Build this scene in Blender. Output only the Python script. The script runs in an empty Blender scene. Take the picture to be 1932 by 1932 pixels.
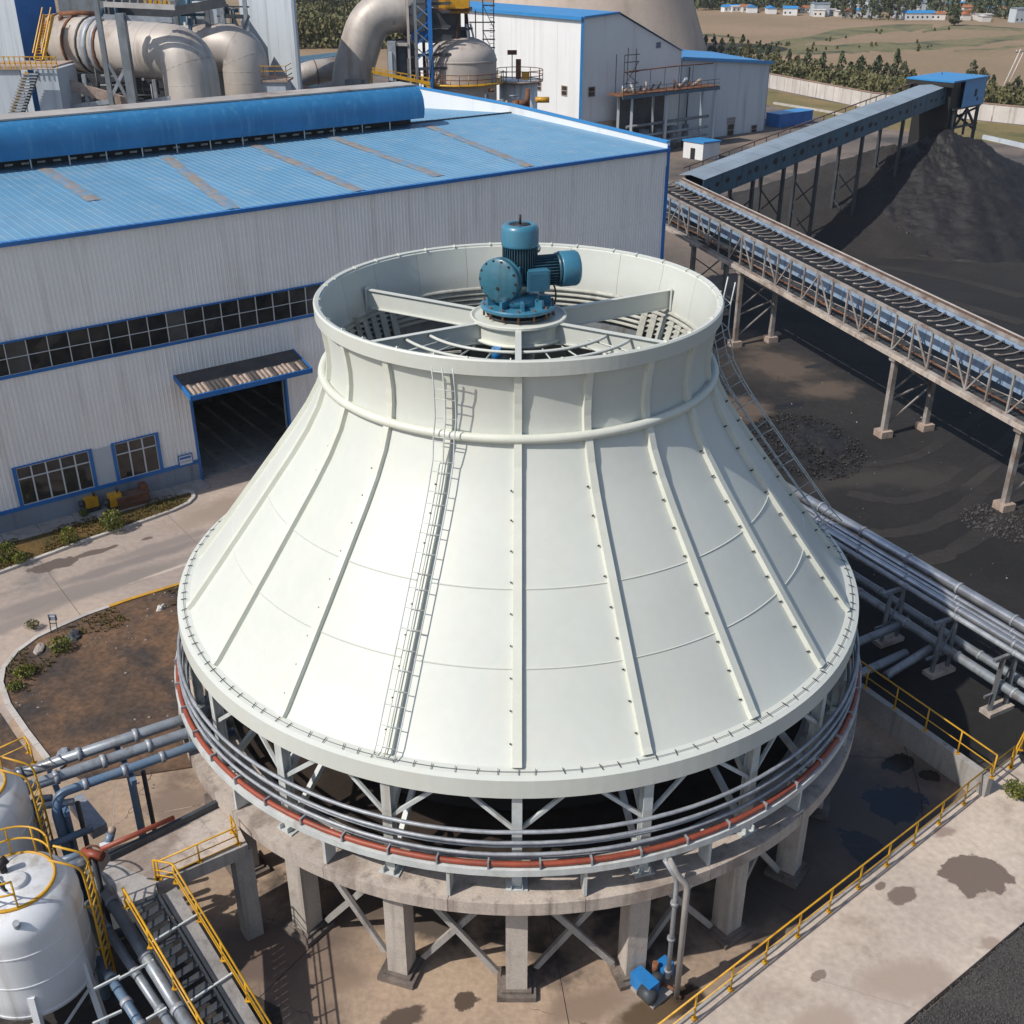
import bpy, math, random
from mathutils import Vector, Matrix, Euler, noise
random.seed(7)
scene = bpy.context.scene
COL = scene.collection
R = math.radians
# ------------------------------------------------------------------ camera, world, sun, exposure
FPX, PITCH, CH, CD, CC, AXPX = 2092.0, R(27.48), 30.15, 36.86, 966.0, 977.0
PSI = math.atan((AXPX - CC) / FPX) / math.cos(PITCH)
cam = bpy.data.objects.new('camera', bpy.data.cameras.new('camera'))
COL.objects.link(cam)
cam.location = (0, -CD, CH)
cam.rotation_euler = (math.pi / 2 - PITCH, 0, PSI)
cam.data.sensor_width = 36.0
cam.data.lens = 36.0 * FPX / (2 * CC)
cam.data.clip_end = 6000
scene.camera = cam
SUN_EL, SUN_AZ = R(47), R(31)                       # light travels towards SUN_AZ (from +x towards +y)
world = bpy.data.worlds.new('World'); scene.world = world; world.use_nodes = True
wn = world.node_tree
sky = wn.nodes.new('ShaderNodeTexSky'); sky.sky_type = 'NISHITA'; sky.sun_disc = False
sky.sun_elevation = SUN_EL; sky.sun_rotation = math.atan2(-math.cos(SUN_AZ), -math.sin(SUN_AZ)) % (2 * math.pi)
sky.air_density = 1.0; sky.dust_density = 1.3
wn.nodes['Background'].inputs['Strength'].default_value = 0.122
wn.links.new(sky.outputs[0], wn.nodes['Background'].inputs['Color'])
sd = bpy.data.lights.new('sun', 'SUN'); sd.energy = 4.15; sd.angle = R(0.55); sd.color = (1.0, 0.94, 0.855)
sun = bpy.data.objects.new('sun', sd); COL.objects.link(sun)
sun.rotation_euler = Vector((math.cos(SUN_EL) * math.cos(SUN_AZ), math.cos(SUN_EL) * math.sin(SUN_AZ), -math.sin(SUN_EL))).to_track_quat('-Z', 'Y').to_euler()
sun.location = (-60, -40, 80)
vs = scene.view_settings
vs.view_transform = 'Standard'; vs.look = 'None'; vs.exposure = 0.0; vs.gamma = 1.0; vs.use_curve_mapping = False
scene.cycles.max_bounces = 6; scene.cycles.diffuse_bounces = 3; scene.cycles.glossy_bounces = 2
scene.cycles.transmission_bounces = 2; scene.cycles.caustics_reflective = False; scene.cycles.caustics_refractive = False

# ------------------------------------------------------------------ surveying helpers (photo pixel -> place on a known plane)
def ray(u, v):
    x = (u - CC) / FPX; y = -(v - CC) / FPX
    fy = math.cos(PITCH) + y * math.sin(PITCH); fz = -math.sin(PITCH) + y * math.cos(PITCH)
    c, s = math.cos(PSI), math.sin(PSI)
    return Vector((x * c - fy * s, x * s + fy * c, fz))
CAMP = Vector((0, -CD, CH))
def G(u, v, z=0.0):
    r = ray(u, v); return CAMP + r * ((z - CH) / r.z)
def at(u, v, Y):
    r = ray(u, v); return CAMP + r * ((Y + CD) / r.y)
HA = Vector((-29.32, 18.07, 0)); HD = Vector((0.7953, 0.6062, 0)).normalized(); HN = Vector((HD.y, -HD.x, 0))
def HP(s, d, z): return HA + HD * s + HN * d + Vector((0, 0, z))   # along the hall front, out from it, up

# ------------------------------------------------------------------ stains in the paving, plus painted shade under the tower (place, size, colour, edge softness, gloss)
def mk(u, v, rx, ry, col, edge=.1, rough=.3, rot=.4, z=0.0):
    p = G(u, v, z); return (p.x, p.y, rx, ry, rot, col, edge, rough)
WET, DAMP, SILT = (0.022, 0.018, 0.016), (0.10, 0.072, 0.055), (0.23, 0.165, 0.12)
MK_APRON = [mk(1640, 1540, 5.0, 4.2, (0.085, 0.067, 0.056), .5, .6), mk(1480, 1680, 3.2, 2.6, (0.09, 0.07, 0.058), .5, .7), (0, 0, 11.6, 11.6, 0, (0.085, 0.066, 0.054), .12, .8), mk(1690, 1515, 1.35, 1.1, (0.012, 0.016, 0.024), .05, .07), mk(1640, 1610, .75, 1.9, WET, .12, .15, .5), mk(1695, 1440, .8, .62, WET, .06, .2), mk(1752, 1464, .5, .42, WET, .06, .2), mk(1560, 1400, .9, .9, WET, .15, .25),  # the wide disc centred on the tower is its shade, painted in
            mk(880, 1888, .5, .36, DAMP, .08, .3), mk(765, 1917, .8, .4, DAMP, .15, .4), mk(1275, 1890, 1.0, .6, (0.05, 0.035, 0.025), .15, .25), mk(1225, 1915, 1.3, .5, (0.11, 0.075, 0.045), .25, .4), mk(600, 1860, 1.8, .7, SILT, .4, .9), mk(1100, 1900, 1.6, .6, SILT, .4, .9), mk(500, 1800, 3.0, 2.2, (0.14, 0.10, 0.08), .5, .8), mk(720, 1700, 2.2, 1.2, (0.12, 0.09, 0.07), .5, .8), mk(330, 1520, 1.6, 1.0, (0.21, 0.155, 0.12), .4, .9)]
MK_SLAB = [mk(1842, 1648, 1.35, 1.05, (0.17, 0.13, 0.105), .05, .5, .6, .3), mk(1700, 1690, .75, .36, (0.19, 0.145, 0.12), .12, .5, .7, .3), mk(1660, 1672, .3, .15, (0.2, 0.15, 0.12), .1, .5, .7, .3), mk(1545, 1840, .35, .2, (0.22, 0.17, 0.14), .12, .7, .7, .3), mk(1870, 1780, .5, .3, (0.33, 0.26, 0.21), .3, .8, .2, .3), mk(1700, 1850, 1.6, .8, (0.36, 0.285, 0.235), .45, .9, .2, .3), mk(1560, 1930, 1.3, .7, (0.36, 0.285, 0.235), .4, .9, .2, .3), mk(1780, 1570, .5, .3, (0.30, 0.23, 0.19), .3, .8, .2, .3)]
MK_ROAD = [mk(98, 1067, 1.45, .7, (0.13, 0.105, 0.09), .06, .5, .62), mk(178, 1042, 1.3, .32, (0.14, 0.11, 0.095), .08, .5, .62), mk(277, 1016, .42, .2, (0.15, 0.12, 0.10), .1, .6, .62), mk(250, 1060, 5.0, .55, (0.22, 0.19, 0.175), .4, .7, .66), mk(180, 1110, 6.5, .7, (0.23, 0.20, 0.18), .45, .7, .66), mk(80, 1130, 4.5, .5, (0.24, 0.205, 0.185), .4, .7, .66), mk(320, 1075, 2.2, .14, (0.47, 0.40, 0.35), .2, .8, .7), mk(300, 1030, 3.2, .5, (0.25, 0.21, 0.19), .4, .7, .66), mk(20, 1180, 2.5, .5, (0.26, 0.22, 0.195), .4, .7, .9), mk(420, 960, 3.5, 1.5, (0.30, 0.235, 0.19), .5, .8, .66)]
DUST, DUST2 = (0.095, 0.07, 0.053), (0.034, 0.028, 0.0245)
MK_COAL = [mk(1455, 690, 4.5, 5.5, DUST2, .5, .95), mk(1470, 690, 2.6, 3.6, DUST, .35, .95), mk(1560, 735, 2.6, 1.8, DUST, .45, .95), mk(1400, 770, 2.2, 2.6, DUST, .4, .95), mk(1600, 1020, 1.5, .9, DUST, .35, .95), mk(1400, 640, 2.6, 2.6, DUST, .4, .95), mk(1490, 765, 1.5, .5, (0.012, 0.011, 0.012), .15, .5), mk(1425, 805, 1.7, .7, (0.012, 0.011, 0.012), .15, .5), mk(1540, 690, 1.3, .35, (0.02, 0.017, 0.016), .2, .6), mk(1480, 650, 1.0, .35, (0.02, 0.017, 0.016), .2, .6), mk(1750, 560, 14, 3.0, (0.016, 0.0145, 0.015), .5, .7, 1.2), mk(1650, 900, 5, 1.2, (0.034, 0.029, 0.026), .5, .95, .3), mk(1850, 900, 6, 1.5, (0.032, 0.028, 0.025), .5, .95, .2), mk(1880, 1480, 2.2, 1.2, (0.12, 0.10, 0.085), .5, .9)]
# ------------------------------------------------------------------ materials
MATS = {}
def mat(name, col, col2=None, scale=1.0, rough=0.6, metal=0.0, bump=0.0, bscale=20.0, streak=None, sscale=2.0, spots=None, spscale=0.5, spth=0.55, spw=0.1, rnd=0.0, fine=0.12, fscale=14.0, spec=0.5, coat=0.0, marks=(), crack=0.0):
    m = bpy.data.materials.new(name); m.use_nodes = True; nt = m.node_tree; N = nt.nodes; L = nt.links
    b = N['Principled BSDF']; b.inputs['Roughness'].default_value = rough; b.inputs['Metallic'].default_value = metal
    b.inputs['Specular IOR Level'].default_value = spec
    if coat: b.inputs['Coat Weight'].default_value = coat; b.inputs['Coat Roughness'].default_value = 0.15
    geo = N.new('ShaderNodeNewGeometry')
    def nz(sc, det=6, vec=None, rg=0.6, dist=0.0):
        n = N.new('ShaderNodeTexNoise'); n.inputs['Scale'].default_value = sc; n.inputs['Detail'].default_value = det; n.inputs['Roughness'].default_value = rg
        n.inputs['Distortion'].default_value = dist
        L.new(vec or geo.outputs['Position'], n.inputs['Vector']); return n.outputs['Fac']
    def ramp(f, a, c):
        r = N.new('ShaderNodeMapRange'); r.inputs[1].default_value = a; r.inputs[2].default_value = c; r.interpolation_type = 'SMOOTHSTEP'; L.new(f, r.inputs[0]); return r.outputs[0]
    def mix(f, A, B, mode='MIX'):
        x = N.new('ShaderNodeMix'); x.data_type = 'RGBA'; x.blend_type = mode
        if isinstance(f, float): x.inputs[0].default_value = f
        else: L.new(f, x.inputs[0])
        for i, q in ((6, A), (7, B)):
            if isinstance(q, tuple): x.inputs[i].default_value = q + (1,)
            else: L.new(q, x.inputs[i])
        return x.outputs[2]
    c = tuple(col)
    if col2: c = mix(ramp(nz(scale), 0.35, 0.65), tuple(col), tuple(col2))
    if streak:
        mp = N.new('ShaderNodeMapping'); mp.inputs['Scale'].default_value = (sscale, sscale, sscale * 0.06); L.new(geo.outputs['Position'], mp.inputs['Vector'])
        f = ramp(nz(1.0, 5, mp.outputs[0]), 0.48, 0.75); c = mix(f, c, tuple(streak))
    if spots:
        f = ramp(nz(spscale, 7, None, 0.62, 0.4), spth - spw, spth + spw); c = mix(f, c, tuple(spots))
    if fine:
        f = nz(fscale, 5); g = N.new('ShaderNodeMapRange'); g.inputs[1].default_value = 0.3; g.inputs[2].default_value = 0.7; g.inputs[3].default_value = 1 - fine; g.inputs[4].default_value = 1 + fine; L.new(f, g.inputs[0])
        gg = N.new('ShaderNodeCombineColor'); [L.new(g.outputs[0], gg.inputs[i]) for i in range(3)]
        c = mix(1.0, c, gg.outputs[0], 'MULTIPLY')
    rgh = rough
    if crack:
        vo = N.new('ShaderNodeTexVoronoi'); vo.feature = 'DISTANCE_TO_EDGE'; vo.inputs['Scale'].default_value = crack
        ad = N.new('ShaderNodeVectorMath'); ad.operation = 'MULTIPLY_ADD'; ad.inputs[1].default_value = (1.2, 1.2, 1.2)
        n_ = N.new('ShaderNodeTexNoise'); n_.inputs['Scale'].default_value = 0.9; n_.inputs['Detail'].default_value = 5; L.new(geo.outputs['Position'], n_.inputs['Vector'])
        L.new(n_.outputs['Color'], ad.inputs[0]); L.new(geo.outputs['Position'], ad.inputs[2]); L.new(ad.outputs[0], vo.inputs['Vector'])
        cr = ramp(vo.outputs['Distance'], 0.004, 0.0012); mk = ramp(nz(0.16, 3), 0.5, 0.56)
        mu = N.new('ShaderNodeMath'); mu.operation = 'MULTIPLY'; L.new(cr, mu.inputs[0]); L.new(mk, mu.inputs[1]); c = mix(mu.outputs[0], c, (0.07, 0.055, 0.045))
    for (mx, my, rx, ry, rot, mc, edge, mr) in marks:
        mp = N.new('ShaderNodeMapping'); mp.vector_type = 'TEXTURE'; mp.inputs['Location'].default_value = (mx, my, 0); mp.inputs['Rotation'].default_value = (0, 0, rot); mp.inputs['Scale'].default_value = (rx, ry, 1000)
        L.new(geo.outputs['Position'], mp.inputs['Vector']); ln = N.new('ShaderNodeVectorMath'); ln.operation = 'LENGTH'; L.new(mp.outputs[0], ln.inputs[0])
        q = nz(1.1 / max(rx, ry) + 0.35, 6, None, 0.55); ma = N.new('ShaderNodeMath'); ma.operation = 'MULTIPLY_ADD'; ma.inputs[1].default_value = 1.5; L.new(q, ma.inputs[0]); L.new(ln.outputs['Value'], ma.inputs[2])
        f = ramp(ma.outputs[0], 1.62 + edge, 1.62 - edge); c = mix(f, c, tuple(mc))
        if mr < rough:
            x = N.new('ShaderNodeMix'); x.data_type = 'FLOAT'; L.new(f, x.inputs[0]); x.inputs[3].default_value = mr
            if isinstance(rgh, float): x.inputs[2].default_value = rgh
            else: L.new(rgh, x.inputs[2])
            rgh = x.outputs[0]
    if not isinstance(rgh, float): L.new(rgh, b.inputs['Roughness'])
    if rnd:
        oi = N.new('ShaderNodeObjectInfo'); g = N.new('ShaderNodeMapRange'); g.inputs[3].default_value = 1 - rnd; g.inputs[4].default_value = 1 + rnd; L.new(oi.outputs['Random'], g.inputs[0])
        gg = N.new('ShaderNodeCombineColor'); [L.new(g.outputs[0], gg.inputs[i]) for i in range(3)]
        c = mix(1.0, c, gg.outputs[0], 'MULTIPLY')
    if isinstance(c, tuple): b.inputs['Base Color'].default_value = c + (1,)
    else: L.new(c, b.inputs['Base Color'])
    if bump:
        bp = N.new('ShaderNodeBump'); bp.inputs['Strength'].default_value = bump; bp.inputs['Distance'].default_value = 0.05
        L.new(nz(bscale, 8), bp.inputs['Height']); L.new(bp.outputs[0], b.inputs['Normal'])
    MATS[name] = m; return m

mat('frp', (0.575, 0.598, 0.555), (0.55, 0.575, 0.53), 0.25, rough=0.42, streak=(0.575, 0.585, 0.53), sscale=1.3, rnd=0.035, fine=0.02, fscale=3, bump=0.25, bscale=0.7)
mat('frp_rib', (0.63, 0.645, 0.575), (0.59, 0.605, 0.53), 0.8, rough=0.45, fine=0.03)
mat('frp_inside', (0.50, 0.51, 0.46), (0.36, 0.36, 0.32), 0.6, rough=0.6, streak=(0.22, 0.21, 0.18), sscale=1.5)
mat('steel_white', (0.58, 0.61, 0.60), (0.48, 0.51, 0.51), 1.2, rough=0.45, streak=(0.40, 0.38, 0.34), fine=0.06)
mat('galv', (0.36, 0.38, 0.41), (0.26, 0.28, 0.31), 1.5, rough=0.5, metal=0.25, fine=0.15, fscale=9)
mat('silver', (0.62, 0.63, 0.64), (0.45, 0.46, 0.48), 1.2, rough=0.28, metal=0.8, fine=0.12)
mat('pipe_grey', (0.30, 0.335, 0.37), (0.22, 0.245, 0.275), 0.7, rough=0.38, metal=0.25, streak=(0.18, 0.165, 0.15), fine=0.1)
mat('pipe_blue', (0.10, 0.17, 0.27), (0.14, 0.19, 0.25), 0.9, rough=0.4, fine=0.12)
mat('red_pipe', (0.30, 0.062, 0.03), (0.21, 0.05, 0.028), 1.5, rough=0.5, fine=0.15)
mat('concrete', (0.50, 0.43, 0.37), (0.41, 0.355, 0.31), 0.5, rough=0.85, bump=0.25, bscale=6, streak=(0.24, 0.20, 0.175), sscale=2.6, spots=(0.24, 0.19, 0.16), spscale=0.4, spth=0.58, fine=0.14)
mat('column_mat', (0.47, 0.42, 0.37), (0.40, 0.36, 0.32), 0.7, rough=0.85, bump=0.25, bscale=7, streak=(0.27, 0.235, 0.205), sscale=2.4, fine=0.12, spots=(0.30, 0.26, 0.23), spscale=0.8, spth=0.62)
mat('footing_mat', (0.20, 0.165, 0.14), (0.12, 0.10, 0.088), 0.8, rough=0.7, bump=0.3, bscale=6, fine=0.2, spots=(0.06, 0.05, 0.042), spscale=0.7, spth=0.55)
mat('glass_grey', (0.10, 0.098, 0.092), (0.07, 0.068, 0.064), 0.7, rough=0.15, fine=0.15)
mat('concrete_grey', (0.36, 0.34, 0.32), (0.29, 0.275, 0.26), 0.6, rough=0.85, bump=0.2, bscale=8, streak=(0.19, 0.175, 0.16), sscale=1.8, fine=0.12)
mat('apron', (0.40, 0.295, 0.21), (0.26, 0.195, 0.145), 0.2, rough=0.8, bump=0.2, bscale=5, spots=(0.15, 0.105, 0.08), spscale=0.18, spth=0.6, spw=0.07, fine=0.16, fscale=5, crack=0.2, marks=MK_APRON)
mat('slab', (0.52, 0.44, 0.365), (0.43, 0.365, 0.31), 0.2, rough=0.8, bump=0.2, bscale=5, spots=(0.33, 0.26, 0.215), spscale=0.3, spth=0.62, spw=0.1, fine=0.14, fscale=4, rnd=0.04, marks=MK_SLAB)
mat('road', (0.43, 0.345, 0.285), (0.33, 0.275, 0.24), 0.12, rough=0.75, bump=0.15, bscale=6, spots=(0.20, 0.18, 0.17), spscale=0.16, spth=0.6, spw=0.08, fine=0.12, fscale=3, rnd=0.03, crack=0.1, marks=MK_ROAD)
mat('wet', (0.035, 0.028, 0.024), (0.05, 0.038, 0.032), 1.0, rough=0.16, fine=0.1)
mat('wet_stain', (0.15, 0.115, 0.095), (0.12, 0.09, 0.075), 1.0, rough=0.45, fine=0.15, fscale=5)
mat('dirt', (0.165, 0.092, 0.05), (0.08, 0.053, 0.037), 0.35, rough=0.95, bump=0.9, bscale=3, spots=(0.042, 0.034, 0.031), spscale=0.28, spth=0.53, spw=0.12, fine=0.35, fscale=4)
mat('grass_soil', (0.14, 0.08, 0.022), (0.07, 0.05, 0.012), 0.5, rough=0.95, bump=0.8, bscale=6, spots=(0.045, 0.045, 0.008), spscale=0.5, spth=0.58, fine=0.3, fscale=7)
mat('yard', (0.20, 0.155, 0.125), (0.11, 0.092, 0.08), 0.07, rough=0.9, spots=(0.055, 0.05, 0.048), spscale=0.09, spth=0.55, spw=0.12, fine=0.2, fscale=3, bump=0.3, bscale=3)
mat('coal_ground', (0.0145, 0.0132, 0.013), (0.007, 0.0066, 0.007), 0.09, rough=0.9, spots=(0.0245, 0.021, 0.0195), spscale=0.06, spth=0.6, spw=0.1, fine=0.3, fscale=2.5, bump=0.5, bscale=3, marks=MK_COAL)
mat('coal', (0.0155, 0.0143, 0.016), (0.0085, 0.008, 0.009), 0.6, rough=0.65, fine=0.4, fscale=3, bump=1.0, bscale=3)
mat('coal_dust', (0.026, 0.0225, 0.021), (0.0155, 0.014, 0.0135), 0.12, rough=0.9, fine=0.25, fscale=3, bump=0.7, bscale=2.5)
mat('gravel', (0.062, 0.058, 0.056), (0.04, 0.038, 0.038), 0.5, rough=0.9, bump=1.2, bscale=9, fine=0.55, fscale=8)
mat('pebble', (0.085, 0.08, 0.077), (0.045, 0.043, 0.043), 2, rough=0.85, rnd=0.0, fine=0.5, fscale=2)
mat('roof_blue', (0.12, 0.275, 0.425), (0.15, 0.31, 0.46), 0.15, rough=0.42, streak=(0.20, 0.32, 0.42), sscale=0.8, spots=(0.115, 0.23, 0.35), spscale=0.3, spth=0.66, rnd=0.05, fine=0.05)
mat('vent_blue', (0.025, 0.16, 0.35), (0.035, 0.19, 0.40), 0.4, rough=0.38, streak=(0.07, 0.24, 0.42), sscale=2.5, fine=0.06)
mat('trim_blue', (0.012, 0.13, 0.40), (0.016, 0.16, 0.46), 0.6, rough=0.4, fine=0.08)
mat('lit_blue', (0.06, 0.31, 0.62), (0.055, 0.28, 0.56), 0.3, rough=0.4, fine=0.06, streak=(0.04, 0.2, 0.4), sscale=1.0)
mat('bright_blue', (0.03, 0.24, 0.55), (0.035, 0.22, 0.50), 0.3, rough=0.4, fine=0.05)
mat('skylight', (0.23, 0.205, 0.185), (0.29, 0.25, 0.215), 0.9, rough=0.7, spots=(0.14, 0.255, 0.38), spscale=0.75, spth=0.52, spw=0.1, fine=0.15, fscale=4)
mat('wall_sheet', (0.86, 0.85, 0.83), (0.82, 0.81, 0.79), 0.2, rough=0.5, streak=(0.70, 0.68, 0.645), sscale=1.8, fine=0.04)
mat('wall_white', (0.74, 0.75, 0.76), (0.68, 0.69, 0.70), 0.08, rough=0.5, streak=(0.60, 0.60, 0.59), sscale=0.5, fine=0.03)
mat('wall_bluegrey', (0.50, 0.55, 0.60), (0.45, 0.50, 0.55), 0.1, rough=0.5, streak=(0.28, 0.31, 0.34), sscale=0.6, fine=0.04)
mat('plinth', (0.24, 0.27, 0.32), (0.20, 0.225, 0.27), 0.4, rough=0.8, streak=(0.15, 0.16, 0.18), fine=0.1)
mat('glass', (0.018, 0.019, 0.020), (0.045, 0.043, 0.040), 0.9, rough=0.08, fine=0.1, rnd=0.2, spec=0.6)
mat('frame_white', (0.60, 0.62, 0.63), rough=0.5, fine=0.05)
mat('canopy_top', (0.055, 0.05, 0.05), (0.08, 0.07, 0.065), 1.2, rough=0.85, fine=0.2)
mat('worn_edge', (0.42, 0.33, 0.27), (0.30, 0.22, 0.18), 2, rough=0.8, fine=0.2)
mat('yellow', (0.62, 0.34, 0.015), (0.52, 0.27, 0.012), 1.2, rough=0.45, fine=0.1, streak=(0.35, 0.17, 0.02))
mat('motor_blue', (0.045, 0.16, 0.225), (0.036, 0.135, 0.195), 1.5, rough=0.36, streak=(0.04, 0.10, 0.13), sscale=3.0, fine=0.08, coat=0.25)
mat('motor_cap', (0.048, 0.19, 0.29), (0.04, 0.165, 0.255), 1.5, rough=0.36, fine=0.06, coat=0.25)
mat('motor_fin', (0.028, 0.08, 0.115), (0.02, 0.06, 0.09), 2, rough=0.4, fine=0.1, coat=0.2)
mat('pump_blue', (0.02, 0.19, 0.50), (0.025, 0.16, 0.40), 1.5, rough=0.4, fine=0.1)
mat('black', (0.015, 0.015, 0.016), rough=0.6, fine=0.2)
mat('dark_steel', (0.045, 0.052, 0.062), (0.07, 0.075, 0.08), 0.8, rough=0.55, metal=0.2, fine=0.2)
mat('grey_steel', (0.22, 0.245, 0.27), (0.16, 0.175, 0.19), 0.6, rough=0.5, metal=0.2, fine=0.15, streak=(0.13, 0.10, 0.08))
mat('rust', (0.20, 0.085, 0.04), (0.11, 0.05, 0.03), 1.2, rough=0.9, fine=0.3)
mat('brown_plate', (0.17, 0.10, 0.075), (0.11, 0.072, 0.058), 0.7, rough=0.85, fine=0.2, streak=(0.075, 0.05, 0.042))
mat('truss', (0.34, 0.315, 0.29), (0.20, 0.17, 0.15), 0.8, rough=0.7, fine=0.2, spots=(0.15, 0.085, 0.055), spscale=0.9, spth=0.62)
mat('belt_blue', (0.29, 0.39, 0.52), (0.22, 0.31, 0.43), 0.5, rough=0.5, fine=0.1, streak=(0.13, 0.19, 0.27), rnd=0.1)
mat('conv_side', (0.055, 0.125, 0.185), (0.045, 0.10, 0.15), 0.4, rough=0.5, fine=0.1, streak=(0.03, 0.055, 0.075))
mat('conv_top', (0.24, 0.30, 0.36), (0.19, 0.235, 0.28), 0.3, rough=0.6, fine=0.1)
mat('duct', (0.50, 0.455, 0.41), (0.40, 0.36, 0.325), 0.25, rough=0.5, metal=0.15, streak=(0.24, 0.175, 0.135), sscale=0.45, fine=0.08, fscale=2)
mat('tank_white', (0.72, 0.74, 0.76), (0.65, 0.67, 0.69), 0.5, rough=0.36, streak=(0.40, 0.38, 0.35), sscale=1.5, fine=0.04)
mat('vessel', (0.46, 0.41, 0.37), (0.37, 0.33, 0.30), 0.3, rough=0.6, streak=(0.25, 0.19, 0.155), sscale=0.5, fine=0.1)
mat('hyper', (0.46, 0.385, 0.325), (0.40, 0.335, 0.285), 0.03, rough=0.85, streak=(0.32, 0.265, 0.22), sscale=0.12, fine=0.05, fscale=1)
mat('field_brown', (0.285, 0.195, 0.12), (0.225, 0.16, 0.095), 0.012, rough=0.95, spots=(0.21, 0.155, 0.08), spscale=0.02, spth=0.6, spw=0.1, fine=0.12, fscale=0.5)
mat('field_green', (0.135, 0.13, 0.055), (0.20, 0.155, 0.08), 0.03, rough=0.95, spots=(0.05, 0.062, 0.028), spscale=0.06, spth=0.55, spw=0.1, fine=0.25, fscale=0.6)
mat('dry_grass', (0.21, 0.15, 0.065), (0.14, 0.12, 0.04), 0.08, rough=0.95, spots=(0.08, 0.085, 0.025), spscale=0.12, spth=0.6, fine=0.25, fscale=2)
mat('leaf', (0.085, 0.10, 0.045), (0.058, 0.073, 0.032), 0.4, rough=0.7, rnd=0.25, fine=0.3, fscale=1.2)
mat('leaf_yellow', (0.13, 0.12, 0.045), (0.09, 0.09, 0.034), 0.4, rough=0.7, rnd=0.25, fine=0.3, fscale=1.2)
mat('leaf_shrub', (0.17, 0.175, 0.02), (0.09, 0.11, 0.014), 1.5, rough=0.6, rnd=0.15, fine=0.25)
mat('dry_blade', (0.15, 0.10, 0.025), (0.085, 0.075, 0.015), 1.0, rough=0.9, fine=0.3)
mat('dark_floor', (0.038, 0.03, 0.026), (0.02, 0.017, 0.016), 0.5, rough=0.7, fine=0.3, spots=(0.11, 0.085, 0.065), spscale=0.6, spth=0.62)  # near-black brown with paler spots; also used for painted shade under the tower
mat('bark', (0.07, 0.05, 0.038), rough=0.9)
mat('roof_tile', (0.36, 0.14, 0.06), (0.28, 0.11, 0.055), 0.2, rough=0.85, rnd=0.2)
mat('house_wall', (0.60, 0.58, 0.55), rough=0.8, rnd=0.15, fine=0.05)
mat('lined_white', (0.60, 0.57, 0.54), (0.50, 0.47, 0.44), 0.3, rough=0.8, streak=(0.36, 0.32, 0.29), sscale=0.8, rnd=0.08, fine=0.08)
mat('brick_cap', (0.34, 0.22, 0.17), (0.26, 0.17, 0.135), 0.6, rough=0.9, fine=0.2)
mat('kerb', (0.50, 0.47, 0.44), (0.40, 0.37, 0.345), 0.8, rough=0.85, rnd=0.08, fine=0.1)
mat('kerb_yellow', (0.55, 0.30, 0.03), (0.45, 0.24, 0.03), 1.0, rough=0.8, rnd=0.08, fine=0.1)
mat('chrome', (0.6, 0.62, 0.65), rough=0.12, metal=1.0, fine=0)
mat('notice', (0.62, 0.66, 0.70), rough=0.5, fine=0.05)
mat('stone', (0.33, 0.29, 0.26), (0.22, 0.195, 0.175), 2, rough=0.9, fine=0.2, rnd=0.25)
mat('blue_water', (0.02, 0.03, 0.05), rough=0.08, fine=0)

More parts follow.
